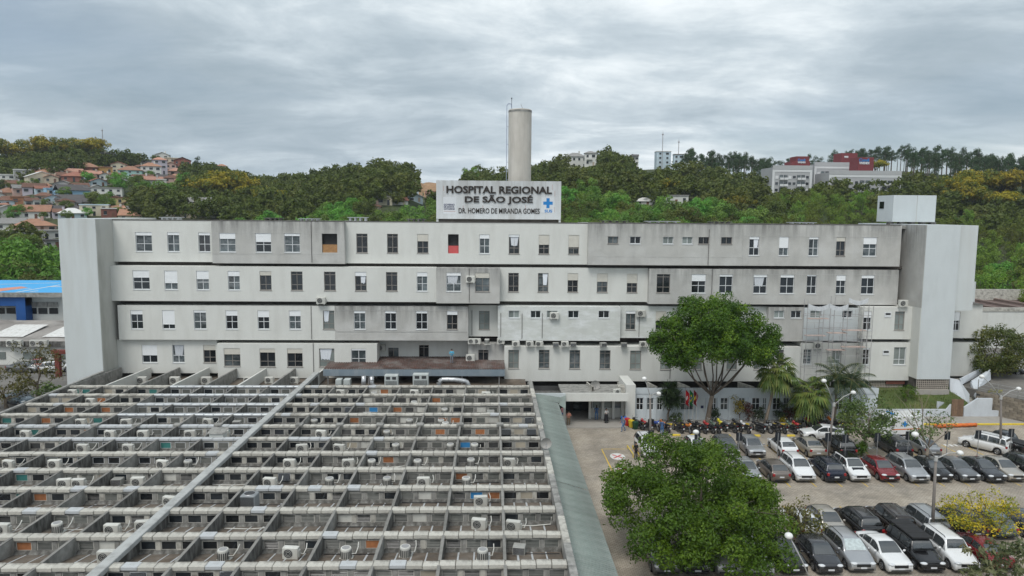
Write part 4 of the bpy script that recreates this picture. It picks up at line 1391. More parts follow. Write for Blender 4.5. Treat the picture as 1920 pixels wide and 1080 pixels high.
# ------------------------------------------------------------------ walkway with a green-grey ribbed roof
WALKM = M('green_grey_ribbed_sheet', (0.205, 0.245, 0.225), .7, .08, .6, rnd=.10, dirt=((.12, .13, .12), .5, .5, 1), dirt2=((.33, .35, .33), .35, .9, 1))
walk = thing('covered_walkway', (5.8, 50, 0), 'long covered walkway with a sloping green-grey ribbed roof beside the wing', 'walkway')


def ribbed(x0, x1, z0, z1, ln, n):
    b = MB()
    for i in range(n):
        ya, yb_ = ln * i / n, ln * (i + 1) / n
        q = [(0, 0), (.35, 0), (.5, .045), (.65, .045), (.8, 0), (1, 0)]
        for (u0, h0), (u1, h1) in zip(q[:-1], q[1:]):
            A, B = ya + (yb_ - ya) * u0, ya + (yb_ - ya) * u1
            b.face([(x0, A, z0 + h0), (x1, A, z1 + h0), (x1, B, z1 + h1), (x0, B, z0 + h1)])
    return b


rs = ribbed(4.5, 7.15, 3.62, 2.82, 1.02, 4).mesh('roof_sheet', WALKM)
y = 27.0
while y < 73.5:
    o = add('roof_sheet', rs, walk, world=True, loc=(0, y, RNG.uniform(0, .02)))
    o.rotation_euler = (RNG.uniform(-.006, .006), RNG.uniform(-.004, .004), 0)
    y += 1.0
add('gutter', MB().box(4.43, 4.56, 27, 74, 3.3, 3.7).mesh('gutter', STEEL), walk, world=True)
for i in range(14):
    y = 28 + i * 3.4
    add('post', MB().box(6.75, 6.87, y, y + .12, 0, 2.86).mesh('post', STEEL), walk, world=True)
add('end_gable', MB().box(4.45, 8.0, 74.6, 74.8, 2.7, 3.75).mesh('end_gable', COOL_WALL), walk, world=True)
b = MB()
e0, e1 = Vector((7.15, 74.58, 2.85)), Vector((8.05, 72.4, 2.4))
add('end_flap', MB().face([(4.5, 73.9, 3.62), (7.15, 73.9, 2.9), (7.9, 74.6, 3.3), (4.5, 74.6, 3.75)]).face([(7.15, 73.4, 2.84), (7.85, 73.0, 2.5), (8.0, 74.7, 3.6), (7.5, 74.7, 3.4)]).mesh('end_flap', WALKM), walk, world=True)
# ------------------------------------------------------------------ front annex with the entrance
annex = thing('front_annex', (28, 77, 0), 'low pale blue-white annex with the entrance, at the foot of the hospital', 'building')


def ap(name, me, parent=None, **kw):
    return add(name, me, parent or annex, world=parent is None, **kw)


AY = 77.0
ax0, ax1 = at_y(1189, 760, AY).x, at_y(1645, 760, AY).x
ANW = M('pale_blue_plaster', (0.55, 0.60, 0.63), .85, .04, .6, dirt=((.36, .39, .41), .4, .8, 3.0))
wz0, wz1 = at_y(1300, 769, AY).z, at_y(1300, 746, AY).z
op = [(1193, 1206.5), (1213, 1226), (1232, 1242), (1276, 1301), (1334, 1343), (1351, 1365), (1385, 1397), (1410, 1425), (1430, 1438), (1449, 1464), (1469, 1480), (1490, 1504), (1512, 1526), (1540, 1554), (1566, 1580)]
holes = [(at_y(a, 757, AY).x, at_y(b, 757, AY).x, wz0, wz1) for a, b in op]
dx0, dx1 = at_y(1310, 770, AY).x, at_y(1323, 770, AY).x
dh = (dx0, dx1, 0.14, wz1)
ap('wall', wall_block(ax0, ax1, 0.0, 3.72, AY, 78.5, holes + [dh], .2, False).mesh('wall', ANW))
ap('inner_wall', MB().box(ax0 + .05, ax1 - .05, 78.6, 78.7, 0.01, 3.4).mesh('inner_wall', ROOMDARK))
for (a, c, d, e) in holes:
    f = MB()
    t = .06
    y = AY + .1
    f.box(a, a + t, y, y + .06, d, e).box(c - t, c, y, y + .06, d, e).box(a + t, c - t, y, y + .06, d, d + t).box(a + t, c - t, y, y + .06, e - t, e)
    f.box((a + c) / 2 - .03, (a + c) / 2 + .03, y, y + .06, d + t, e - t).box(a + t, (a + c) / 2 - .03, y, y + .06, (d + e) / 2, (d + e) / 2 + .05).box((a + c) / 2 + .03, c - t, y, y + .06, (d + e) / 2, (d + e) / 2 + .05)
    o = ap('window', f.mesh('window', ALU))
    ap('pane', MB().box(a + t, c - t, y + .03, y + .04, d + t, e - t).mesh('pane', RNG.choice([GLASS, GLASS_L])), o)
dd = ap('door', MB().box(dx0 + .01, dx1 - .01, AY + .08, AY + .14, .14, wz1 - .01).mesh('door', COOL_WALL))
ap('handle', MB().box(dx1 - .18, dx1 - .12, AY + .03, AY + .079, 1.0, 1.2).mesh('handle', STEEL), dd)
ap('wall_plaque', MB().box(at_y(1314, 762, AY).x, at_y(1319, 762, AY).x, AY - .03, AY - .001, 1.45, 1.75).mesh('wall_plaque', NAVYP))
for px_ in (1209.5, 1228.5, 1268, 1306, 1328, 1347, 1368, 1404, 1443, 1466, 1486, 1508, 1533, 1560, 1590, 1620):
    x = at_y(px_, 760, AY).x
    ap('pilaster', MB().box(x - .12, x + .12, AY - .10, AY - .002, 0, wz1 + .06).mesh('pilaster', ANW))
ap('parapet_band', MB().box(ax0 - .03, ax1 + .03, AY - .06, AY - .002, 3.1, 3.78).mesh('parapet_band', ANW))
# sunk sheds of the annex roof with their fins, in the dark under the overhang
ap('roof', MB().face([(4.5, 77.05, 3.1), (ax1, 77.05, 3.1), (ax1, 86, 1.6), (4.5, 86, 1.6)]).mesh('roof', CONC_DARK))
for px_ in (1105, 1165, 1222, 1281, 1342, 1398, 1458, 1516):
    x = at_y(px_, 716, 80).x
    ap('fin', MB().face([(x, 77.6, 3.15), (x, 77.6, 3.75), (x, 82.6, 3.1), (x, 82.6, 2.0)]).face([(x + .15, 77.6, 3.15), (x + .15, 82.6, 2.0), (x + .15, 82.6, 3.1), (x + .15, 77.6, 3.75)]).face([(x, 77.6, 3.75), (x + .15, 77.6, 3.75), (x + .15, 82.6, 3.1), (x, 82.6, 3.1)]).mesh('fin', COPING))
# entrance: fascia, columns, glazed front
ex0_, ex1_ = at_y(1056, 745, 75).x, at_y(1178, 745, 75).x
ap('entrance_fascia', MB().box(ex0_, ex1_, 74.9, 75.1, at_y(1115, 752, 75).z, at_y(1115, 737, 75).z).mesh('entrance_fascia', WHITE_WALL))
ap('entrance_roof', MB().box(ex0_ + .02, ex1_ - .02, 75.1, 81, 3.0, 3.2).mesh('entrance_roof', CONC))
ap('end_block', MB().box(ex1_ + .01, ax0 - .002, 76.4, 81, 0, at_y(1180, 722, 76.4).z).mesh('end_block', WHITE_WALL))
for px_ in (1106, 1130, 1150, 1167):
    x = at_y(px_, 770, 77.5).x
    ap('column', MB().box(x - .14, x + .14, 77.4, 77.7, .12, 3.0).mesh('column', WHITE_WALL))
ap('entrance_wall', MB().box(at_y(1107, 770, 77.9).x, ex1_, 77.9, 78.05, .12, 1.15).mesh('entrance_wall', WHITE_WALL))
for a, b in ((1110, 1127), (1132, 1148), (1151, 1165), (1168, 1178)):
    xa, xb = at_y(a, 760, 78).x, at_y(b, 760, 78).x
    f = MB().box(xa, xa + .06, 77.93, 78.0, 1.15, 2.5).box(xb - .06, xb, 77.93, 78.0, 1.15, 2.5).box(xa + .06, xb - .06, 77.93, 78.0, 2.42, 2.5).box(xa + .06, xb - .06, 77.93, 78, 1.16, 1.24)
    o = ap('window', f.mesh('window', ALU))
    ap('pane', MB().box(xa + .06, xb - .06, 77.95, 77.97, 1.24, 2.42).mesh('pane', GLASS_C), o)
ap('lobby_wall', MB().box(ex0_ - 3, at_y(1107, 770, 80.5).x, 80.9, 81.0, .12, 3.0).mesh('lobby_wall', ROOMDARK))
xa, xb = at_y(1076, 770, 80).x, at_y(1092, 770, 80).x
ap('glass_door', MB().box(xa, xb, 80.7, 80.75, .12, 2.4).mesh('glass_door', GLASS_L))
ap('column', MB().box(ex0_ + .05, ex0_ + .3, 75.1, 75.35, .12, 3.0).mesh('column', WHITE_WALL))
ap('roof_unit_cover', MB().cbox(at_y(1160, 730, 77).x, at_y(1178, 730, 77).x, 77.0, 78.2, 3.21, 3.9, .05).mesh('roof_unit_cover', COPING))
p = at_y(1115, 722, 79)
d2 = thing('satellite_dish', (p.x, 79, 2.95), 'pale satellite dish on the dark roof above the entrance', 'satellite dish')
for ch in ds.children:
    c = ch.copy()
    COL.objects.link(c)
    c.parent = d2
d2.scale = (1.3, 1.3, 1.3)
place_ac('s', (at_y(1157, 728, 76).x, 76.0, 3.2), 'white air-conditioning unit on the entrance roof beside the end block', 'air conditioners on the annex', .5, 1.0, False)
place_ac('s', (at_y(1415, 778, 76.5).x, 76.6, .13), 'white air-conditioning unit standing on the pavement against the annex wall', 'air conditioners on the annex', 0, 1.3, False)
# units on the ledge above the first storey and hung on the front
LEDGE = [(884, 636, 's'), (894, 634, 's'), (913, 637, 'r'), (939, 640, 's'), (967, 641, 's'), (993, 641, 's'), (1011, 640, 's'), (1042, 641, 'b'), (1059, 642, 's'), (1075, 641, 'b'), (1131, 641, 'b'), (1170, 636, 'b'), (1206, 637, 's')]
for i, (px_, py_, kd) in enumerate(LEDGE):
    p = at_y(px_, py_, 82.6)
    place_ac(kd, (p.x, 82.55 if px_ > 945 else 83.4, 7.32 if px_ > 945 else 7.47), f'{ORD[i]} air-conditioning unit from the left on the ledge above the first-floor windows', 'air conditioners on the hospital ledge', RNG.uniform(-.3, .3), 1.0, False)
WALLAC = [(882, 527, PR - .5, 'small air-conditioning unit hung between the two windows of the grey third-storey bay'), (1201, 591, YF - .2, 'air-conditioning unit hung right of the brown window on the patched second storey'),
          (882, 674, YF - .1, 'large white air-conditioning unit hung on the wall at the right end of the rusty canopy'), (715, 655, YF + 1.6, 'air-conditioning unit hung in the recess left of the rusty-canopy windows'),
          (603, 567, PR - .2, 'small dark-fronted air-conditioning unit below the third-storey windows, mid facade'), (1532, 651, PR, 'air-conditioning unit hung behind the scaffold, first storey'),
          (1691, 572, 82.2, 'small white air-conditioning unit on the ledge beside the right tower'), (1039, 595, PR, 'air-conditioning unit set in the third small window of the patched storey')]
for (px_, py_, yy, lab) in WALLAC:
    p = at_y(px_, py_, yy)
    o = place_ac('s', (p.x, yy - .22, p.z - .2), lab, 'air conditioners hung on the hospital front', 0, 1.2, False)
    add('bracket', MB().box(-.3, -.26, -.15, .19, -.04, .0).box(.26, .3, -.15, .19, -.04, .0).mesh('bracket', STEEL), o)
# ------------------------------------------------------------------ vegetation
BARK = M('bark', (0.14, 0.115, 0.09), .95, .25, 3, dirt=((.06, .05, .04), .6, 4, 3), bump=.4, bs=12)
BARKP = M('pale_bark', (0.24, 0.20, 0.16), .95, .2, 3, bump=.3, bs=10)
FICUS = leaf_mat('ficus_leaves', [(.032, .074, .008), (.047, .105, .010), (.068, .142, .013), (.111, .197, .018), (.209, .308, .028)], .04)
DENSE = leaf_mat('dense_tree_leaves', [(.041, .093, .007), (.059, .126, .010), (.088, .167, .013), (.140, .226, .016)], .04)
LIGHT = leaf_mat('light_leaves', [(.060, .106, .030), (.090, .150, .040), (.132, .188, .055), (.180, .225, .060)], .08)
OLIVE = leaf_mat('olive_leaves', [(.060, .072, .020), (.108, .114, .030), (.168, .156, .040), (.120, .102, .030)], .1)
YELLOWL = leaf_mat('yellow_blossom', [(.125, .168, .030), (.200, .228, .030), (.425, .360, .030), (.575, .432, .030), (.650, .456, .030)], .05)
HILL1 = leaf_mat('hill_leaves', [(.071, .142, .021), (.108, .204, .028), (.153, .260, .037), (.207, .319, .047)], .32)
HILL2 = leaf_mat('hill_leaves_olive', [(.094, .151, .024), (.133, .202, .033), (.180, .253, .042), (.204, .257, .051)], .32)
BAMB = leaf_mat('bamboo_leaves', [(.099, .158, .020), (.140, .209, .026), (.189, .261, .034), (.245, .307, .046)], .26)
PINE = leaf_mat('pine_needles', [(.034, .067, .026), (.050, .090, .034), (.070, .113, .039)], .12)
YEL2 = leaf_mat('flowering_canopy', [(.06, .10, .015), (.12, .16, .02), (.32, .28, .02), (.42, .33, .02), (.08, .12, .02)], .06)
PALMG = leaf_mat('palm_fronds', [(.069, .114, .025), (.103, .156, .035), (.161, .204, .050), (.218, .228, .060)], .08, shoot=0)
PALMD = leaf_mat('dark_fronds', [(.022, .045, .018), (.035, .062, .022), (.055, .08, .026)], .06, shoot=0)
REDL = leaf_mat('red_leaves', [(.09, .03, .025), (.14, .045, .03), (.06, .05, .025)], .1)
CROT = leaf_mat('croton_leaves', [(.08, .09, .02), (.22, .19, .03), (.32, .24, .03), (.12, .06, .02)], .1)


def leaves(rs, cen, nrm, size, aspect=.5, spread=.9, fold=True):
    """one rhombic leaf at each point, turned roughly along nrm"""
    n = len(cen)
    d = nrm + rs.normal(0, spread, (n, 3))
    d /= np.linalg.norm(d, axis=1, keepdims=True) + 1e-9
    a = rs.normal(0, 1, (n, 3))
    u = np.cross(d, a)
    u /= np.linalg.norm(u, axis=1, keepdims=True) + 1e-9
    w = np.cross(d, u)
    s = (size * rs.uniform(.65, 1.35, n))[:, None]
    q = np.stack([cen - u * s, cen - w * s * aspect, cen + u * s, cen + w * s * aspect], 1)
    return q.reshape(-1, 3)


def clump_leaves(rs, clumps, density, size, aspect=.5, spread=.7, under=.5):
    """clumps: (x, y, z, r). Leaves sit through each clump's outer shell, fewer underneath."""
    out, tn = [], []
    for (x, y, z, r) in clumps:
        n = max(8, int(density * r * r))
        v = rs.normal(0, 1, (n, 3))
        v /= np.linalg.norm(v, axis=1, keepdims=True)
        keep = (v[:, 2] > -0.25) | (rs.random(n) < under)
        v = v[keep]
        rad = r * (0.62 + 0.38 * rs.random(len(v)) ** .5) * (1 + .12 * rs.normal(0, 1, len(v)))
        c = np.array([x, y, z]) + v * rad[:, None] * np.array([1, 1, .85])
        out.append(leaves(rs, c, v + np.array([0, 0, .5]), size, aspect, spread))
        tn.append(np.full(len(c) * 4, rs.random(), np.float32))
    clump_leaves.shoot = np.concatenate(tn)
    return np.concatenate(out)


def dome_clumps(rs, n, cx, cy, cz, rx, ry, rup, rdn, cr, hollow=.55, keep=None):
    """clumps spread over an uneven dome: upper half rup high, underside rdn deep"""
    out = []
    while len(out) < n:
        v = rs.normal(0, 1, 3)
        v /= np.linalg.norm(v)
        f = hollow + (1 - hollow) * rs.random() ** .45
        bump = 1 + .10 * math.sin(v[0] * 7 + v[1] * 5 + cx) + .07 * math.sin(v[1] * 11 - v[2] * 6 + cy)
        p = (cx + v[0] * rx * f * bump, cy + v[1] * ry * f * bump, cz + v[2] * (rup if v[2] > 0 else rdn) * f * bump)
        if keep and not keep(p):
            continue
        out.append((*p, cr * rs.uniform(.7, 1.3)))
    return out


def limb_tree(mb, base, fork, tips, r0, rs, n=8):
    """trunk to a fork, then bent limbs towards the tips, each with twigs"""
    base, fork = Vector(base), Vector(fork)
    mid = base.lerp(fork, .5) + Vector((rs.normal(0, .12), rs.normal(0, .12), 0))
    mb.tube([base - Vector((0, 0, .1)), base + (mid - base) * .15, mid, fork], [r0 * 1.5, r0 * 1.1, r0 * .9, r0 * .8], n)
    k = max(.3, 1 / math.sqrt(max(1, len(tips)))) * 1.25
    for t in tips:
        t = Vector(t)
        m1 = fork.lerp(t, .35) + Vector((rs.normal(0, .25), rs.normal(0, .25), -.1 * (t - fork).length * .5))
        m2 = fork.lerp(t, .7) + Vector((rs.normal(0, .2), rs.normal(0, .2), 0))
        mb.tube([fork - (m1 - fork).normalized() * .1, m1, m2, t], [r0 * k, r0 * k * .7, r0 * k * .42, r0 * k * .15], 6)
        for _ in range(2):
            e = t + Vector((rs.normal(0, 1), rs.normal(0, 1), rs.uniform(.1, 1))) * (t - fork).length * .25
            mb.tube([m2, m2.lerp(e, .5) + Vector((0, 0, .1)), e], [r0 * k * .35, r0 * k * .2, r0 * k * .06], 5)
    return mb


def tree(name, base, fork, tips, r0, clumps, density, size, leafm, label, cat='tree', group=None, seed=1, bark=BARK, aspect=.5, spread=.7, under=.5):
    rs = np.random.default_rng(seed)
    o = thing(name, base, label, cat, group)
    add('trunk', limb_tree(MB(), base, fork, tips, r0, rs).mesh('trunk', bark, True), o, world=True)
    q = clump_leaves(rs, clumps, density, size, aspect, spread, under)
    add('crown', quads_mesh('crown', q, 4, leafm, shoot=clump_leaves.shoot), o, world=True)
    return o


# the round-headed fig in front of the hospital
rs = np.random.default_rng(11)
b0 = at_z(1326, 797)
TYY = 75.8
cc = at_y(1339, 628, TYY)
cl = dome_clumps(rs, 120, cc.x, TYY, cc.z - .2, 5.6, 3.8, 3.8, 2.4, 1.0, .2)
for (a_, b_, c_, r_) in ((-5.0, 0, -.3, 2.1), (-3.2, -1.5, 1.6, 2.2), (-.6, -1.8, 2.4, 2.4), (2.4, -1.6, 2.0, 2.2), (4.9, -.4, .3, 2.1), (-1.8, .5, 3.2, 1.9), (1.2, .5, 3.4, 1.8), (-3.6, -2, -1.2, 1.9), (3.6, -2, -1.0, 2.0), (0, -3.2, 0, 2.2), (-1.8, -2.6, -1.6, 1.7), (1.9, -2.6, -1.6, 1.7), (-4.9, -.6, -2.0, 1.6), (4.7, -.6, -1.9, 1.7), (-3.0, -.5, -2.6, 1.5), (3.0, -.5, -2.6, 1.5), (5.9, 0, -.8, 1.2), (-6.0, 0, -1.0, 1.2)):
    cl += dome_clumps(rs, 15, cc.x + a_, TYY + b_, cc.z - .2 + c_, r_, r_ * .8, r_ * .8, r_ * .6, .75, .6)
cl = [c for c in cl if not (c[2] < cc.z - 2.0 and abs(c[0] - cc.x) < 3.0 and c[1] < TYY + 1)]
fk = at_y(1335, 742, b0.y)
tips = [at_y(a, b, TYY + rs.normal(0, 1.2)) for a, b in ((1240, 650), (1262, 630), (1285, 655), (1310, 640), (1330, 620), (1345, 640), (1375, 640), (1400, 640), (1430, 640), (1300, 600), (1380, 600), (1450, 640))]
tree('fig_tree', b0, fk, tips, .30, cl, 330, .12, FICUS, 'tall round-headed green tree standing before the middle of the hospital front', seed=12)

# the dense tree over the near cars
rs = np.random.default_rng(21)
cx, cy = 14.1, 45.9
LOBES = [(0, 0, 4.3, 2.9, 44), (-3.3, -.6, 3.5, 2.3, 28), (2.9, -.8, 3.3, 2.3, 28), (-1.4, 3.5, 4.3, 2.4, 30), (1.9, 3.1, 4.2, 2.3, 28), (-2.6, -3.6, 2.7, 2.3, 28), (.5, -4.3, 2.6, 2.4, 30), (2.9, -3.3, 2.4, 2.0, 22), (-4.0, 2.0, 3.3, 1.6, 14), (4.0, 1.6, 3.2, 1.5, 14)]
cl = []
for (a_, b_, c_, r_, n_) in LOBES:
    cl += dome_clumps(rs, int(n_ * 1.15), cx - .15 + a_ * 1.06, cy + b_ * 1.06, c_ * 1.05 + .1, r_ * 1.08, r_ * 1.08, r_ * .92, r_ * .75, .74, .6)
tree('shade_tree', (cx, cy, 0), (cx, cy, 2.3), [(cx + a, cy + b, z) for a, b, z in ((-4, 1, 4.6), (4, 1.5, 4.8), (0, -4, 4.4), (1, 4, 5), (-2.5, -3, 4.6), (3, -3, 4.4), (-2, 3.5, 5), (0, 0, 6))], .3, cl, 520, .10, DENSE,
     'dense dark green tree spreading over parked cars in the foreground', seed=22)
# small trees of the car park
rs = np.random.default_rng(31)
p = at_z(1614, 852)
c = at_y(1622, 790, p.y)
cl = dome_clumps(rs, 90, c.x, p.y, c.z, 3.0, 2.2, 2.0, 1.7, .6, .3)
tree('car_park_tree', p, (p.x + .4, p.y, 1.7), [(c.x + a, p.y + b, c.z + d) for a, b, d in ((-2, 0, 0), (2, .5, .3), (0, -1, 1), (1, 1, 1.2), (-1, .6, .8))], .17, cl, 110, .14, LIGHT, 'light green tree with a loose crown growing between the parked cars', seed=32, bark=BARKP)
p2 = at_z(1614, 856)
cl = dome_clumps(rs, 26, p2.x - .1, p2.y - .3, .75, .55, .5, .65, .6, .3, .3)
tree('bush', p2, (p2.x, p2.y, .4), [(p2.x, p2.y, .9)], .05, cl, 320, .09, DENSE, 'small dark rounded bush at the foot of the light green tree', 'bush', seed=33)
p = at_z(1733, 872)
c = at_y(1735, 795, p.y)
cl = dome_clumps(rs, 46, c.x, p.y, c.z, 2.6, 1.8, 1.5, 1.4, .45, .45)
tree('sparse_tree', p, (p.x + .2, p.y, 1.6), [at_y(a, b, p.y + d) for a, b, d in ((1690, 775, 0), (1705, 755, .5), (1728, 745, -.5), (1745, 770, .4), (1765, 790, 0), (1785, 795, .3), (1715, 800, -.6))], .17, cl, 85, .12, LIGHT,
     'thin sparse tree with bare twisted limbs before the white van', seed=34, bark=BARKP)
p = at_z(1852, 745)
c = at_y(1860, 658, p.y)
cl = dome_clumps(rs, 170, c.x, p.y, c.z, 4.6, 3.2, 3.2, 2.8, .75, .4)
tree('garden_tree', p, (p.x + .4, p.y + .5, 2.2), [at_y(a, b, p.y + d) for a, b, d in ((1815, 650, 1), (1835, 625, 1), (1870, 620, 2), (1895, 650, 2), (1850, 670, 0), (1905, 690, 1))], .22, cl, 190, .13, leaf_mat('warm_green_leaves', [(.06, .09, .02), (.09, .125, .03), (.14, .16, .04), (.20, .18, .05)], .05),
     'broad yellow-green tree above the white stairs at the right end of the hospital', seed=35)
# yellow-flowering tree over the near row
p = at_z(1842, 1030)
c = at_y(1842, 965, p.y)
cl = dome_clumps(rs, 80, c.x, p.y, c.z, 2.5, 2.2, 1.6, 1.0, .42, .3)
tree('yellow_flowering_tree', p, (p.x, p.y, 1.5), [(c.x + a, p.y + b, c.z + d) for a, b, d in ((-2.3, 0, .3), (2.3, .3, 0), (0, -1, .9), (1, 1, .8), (-1, .8, 1), (.8, -1.4, .2))], .12, cl, 270, .085, YELLOWL, 'small yellow-flowering tree over the near row of cars', seed=36)
p = at_z(1497, 1018)
c = at_y(1500, 972, p.y)
cl = dome_clumps(rs, 50, c.x, p.y, c.z, 1.5, 1.4, 1.5, 1.6, .42, .3)
tree('olive_tree', p, (p.x, p.y, 1.2), [(c.x - .8, p.y, c.z), (c.x + .8, p.y, c.z + .4), (c.x, p.y, c.z + 1)], .1, cl, 170, .11, OLIVE, 'small olive-green tree touching the right side of the dense shade tree', seed=37)
# big-leaved shrub in the lower right corner
p = at_z(1868, 1110)
rs = np.random.default_rng(41)
cb = []
for i in range(70):
    c = at_y(rs.uniform(1800, 1930), rs.uniform(1015, 1085), p.y + rs.uniform(-1, 1.2))
    cb.append((c.x, c.y, c.z, .28))
tree('big_leaved_shrub', p, (p.x, p.y, 1.0), [(p.x - 1.5, p.y, 2.4), (p.x + .3, p.y, 2.8), (p.x + 1.5, p.y, 2.2)], .06, cb, 190, .20, leaf_mat('big_leaves', [(.05, .08, .03), (.085, .11, .045), (.16, .17, .08), (.24, .23, .12)], .05), 'big-leaved shrub with pale leaf backs in the lower right corner', 'shrub', seed=42, aspect=.32, under=.9)
# trees by the service yard on the left
for i, (bx, by, cx_, cy_, w_, h_, n_, dn, lm, lab) in enumerate(((72, 742, 62, 690, 3.6, 3.0, 60, 75, OLIVE, 'half-bare olive tree with thick limbs left of the left tower'), (12, 765, 8, 722, 3.2, 2.6, 55, 90, OLIVE, 'scrubby olive tree at the left edge beside the wing'),
                                                                 (88, 752, 92, 735, 1.6, .9, 22, 110, LIGHT, 'low bright green bush beside the wing below the left tower'))):
    p = at_z(bx, by)
    c = at_y(cx_, cy_, p.y)
    rs = np.random.default_rng(50 + i)
    cl = dome_clumps(rs, n_, c.x, p.y, c.z, w_, w_ * .8, h_, h_ * .8, .6, .4)
    tree('yard_tree', p, (p.x, p.y, max(.5, c.z * .4)), [(q[0], q[1], q[2]) for q in cl[:9]], .2 if h_ > 2 else .06, cl, dn, .15, lm, lab, seed=51 + i)


# palms
def frond(rs, mb_list, base, az, el, ln, kind):
    """a curved rib with leaflets; returns leaf quads"""
    pts_ = []
    d = Vector((math.cos(az) * math.cos(el), math.sin(az) * math.cos(el), math.sin(el)))
    p = Vector(base)
    for i in range(9):
        pts_.append(p.copy())
        p = p + d * ln / 8
        d = (d + Vector((0, 0, -.17 if kind == 'fan' else -.21))).normalized()
    out = []
    if kind == 'fan':
        hub = pts_[4]
        ax = (pts_[5] - pts_[3]).normalized()
        side = ax.cross(Vector((0, 0, 1))).normalized()
        for i in range(13):
            t = (i - 6) / 6 * 1.45
            dd = (ax * math.cos(t) + side * math.sin(t)).normalized()
            L_ = ln * .62 * (1 - .25 * abs(t) / 1.45)
            m_ = hub + dd * L_ * .55
            e = hub + dd * L_ + Vector((0, 0, -L_ * .42))
            wv = dd.cross(Vector((0, 0, 1))).normalized() * ln * .045
            out += [hub, m_ - wv, e, m_ + wv]
    else:
        for i in range(2, 9):
            for u in (0, .5):
                q = pts_[i - 1].lerp(pts_[i], u)
                ax = (pts_[i] - pts_[i - 1]).normalized()
                side = ax.cross(Vector((0, 0, 1))).normalized()
                L_ = ln * .30 * math.sin(math.pi * (i + u) / 10.5)
                for s in (1, -1):
                    e = q + (side * s + ax * .5 + Vector((0, 0, -.45))).normalized() * L_
                    wv = ax * ln * .022
                    m_ = q.lerp(e, .4)
                    out += [q, m_ - wv, e, m_ + wv]
    mb_list.tube(pts_[:6] if kind == 'fan' else pts_, [.03 * ln / 2 * (1 - i / 12) for i in range(6 if kind == 'fan' else 9)], 5)
    return out


def palm(base, top, nf, ln, kind, leafm, label, seed, r=.16, lowest=-.9, name='palm_tree'):
    rs_ = random.Random(seed)
    o = thing(name, base, label, 'palm tree')
    base, top = Vector(base), Vector(top)
    m1 = base.lerp(top, .5) + Vector((.12, 0, 0))
    add('trunk', MB().tube([base, base.lerp(m1, .5), m1, top], [r * 1.35, r, r * .9, r * .8], 9).mesh('trunk', BARKP if kind == 'fan' else BARK, True), o, world=True)
    st = MB()
    out = []
    for i in range(nf):
        el = lowest + (1.35 - lowest) * ((i + .5) / nf)
        out += frond(rs_, st, top + Vector((0, 0, .1)), i * 2.399 + rs_.uniform(-.2, .2), el, ln * rs_.uniform(.85, 1.1), kind)
    add('frond_stalk', st.mesh('frond_stalk', M('frond_stalk', (.16, .17, .06), .7, .1)), o, world=True)
    add('crown', quads_mesh('crown', [tuple(v) for v in out], 4, leafm), o, world=True)
    return o


p = at_z(1434, 797)
palm(p, at_y(1454, 697, p.y), 40, 2.5, 'fan', PALMG, 'taller fan palm on a leaning trunk right of the round-headed tree', 61)
p = at_z(1513, 799)
palm(p, at_y(1519, 742, p.y), 40, 2.5, 'fan', PALMG, 'shorter bushy fan palm standing before the annex wall', 62)
p = at_z(1563, 800)
palm(p, at_y(1568, 712, p.y), 20, 3.0, 'feather', PALMD, 'feather palm with arching dark fronds behind the lamp post', 63, .14, -.4)
p = at_z(1585, 800)
palm(p, at_y(1597, 716, p.y), 18, 3.0, 'feather', PALMD, 'second feather palm, the right one beside the scaffold', 64, .13, -.4)
# dragon tree by the flagpoles
p = at_z(1243, 797)
rs = random.Random(71)
o = thing('dragon_tree', p, 'spiky dark green dragon tree by the flagpoles', 'tree')
add('trunk', limb_tree(MB(), p, p + Vector((.5, 0, 1.2)), [at_y(1250, 752, p.y), at_y(1262, 750, p.y), at_y(1256, 738, p.y)], .14, np.random.default_rng(3)).mesh('trunk', BARK, True), o, world=True)
out = []
for hx, hy in ((1250, 752), (1268, 752), (1258, 738), (1246, 742), (1270, 742), (1258, 750), (1262, 728), (1252, 728)):
    h = at_y(hx, hy, p.y + rs.uniform(-.5, .5))
    for i in range(130):
        v = Vector((rs.gauss(0, 1), rs.gauss(0, 1), rs.gauss(.25, 1))).normalized()
        e = h + v * rs.uniform(.95, 1.3) + Vector((0, 0, -.18))
        s = v.cross(Vector((0, 0, 1))).normalized() * .05
        m_ = h + v * .5
        out += [h, m_ - s, e, m_ + s]
add('crown', quads_mesh('crown', [tuple(v) for v in out], 4, PALMD), o, world=True)
# shrubs of the bed along the annex
SHR = [(1386, 797, 1384, 757, .75, 1.1, CROT, 'yellow-leaved croton shrub before the annex windows'), (1402, 797, 1403, 768, .55, 1.1, REDL, 'dark red-leaved shrub beside the yellow croton'), (1267, 797, 1267, 783, .7, .6, LIGHT, 'low light green plant at the foot of the dragon tree'),
       (1422, 797, 1424, 772, .7, .9, PALMD, 'small dark shrub left of the leaning fan palm'), (1465, 797, 1466, 768, .9, 1.1, PALMD, 'dark shrub between the two fan palms'), (1482, 797, 1484, 772, .8, 1.0, REDL, 'reddish dark shrub close to the shorter fan palm'),
       (1468, 798, 1467, 788, .35, .45, YELLOWL, 'tiny yellow plant between the two fan palms'), (1538, 797, 1540, 772, .9, .9, PALMD, 'dark shrub right of the shorter fan palm'), (1700, 735, 1703, 735, 1.2, 1.0, DENSE, 'dark round shrub on the lawn below the right tower'),
       (1870, 760, 1863, 738, .9, .8, leaf_mat('golden_shrub_leaves', [(.25, .25, .03), (.36, .33, .04), (.16, .19, .03)], .04), 'golden yellow-green shrub beside the white stairs'), (1340, 797, 1341, 775, .45, .8, PALMD, 'climbing green leaves at the base of the round-headed tree')]
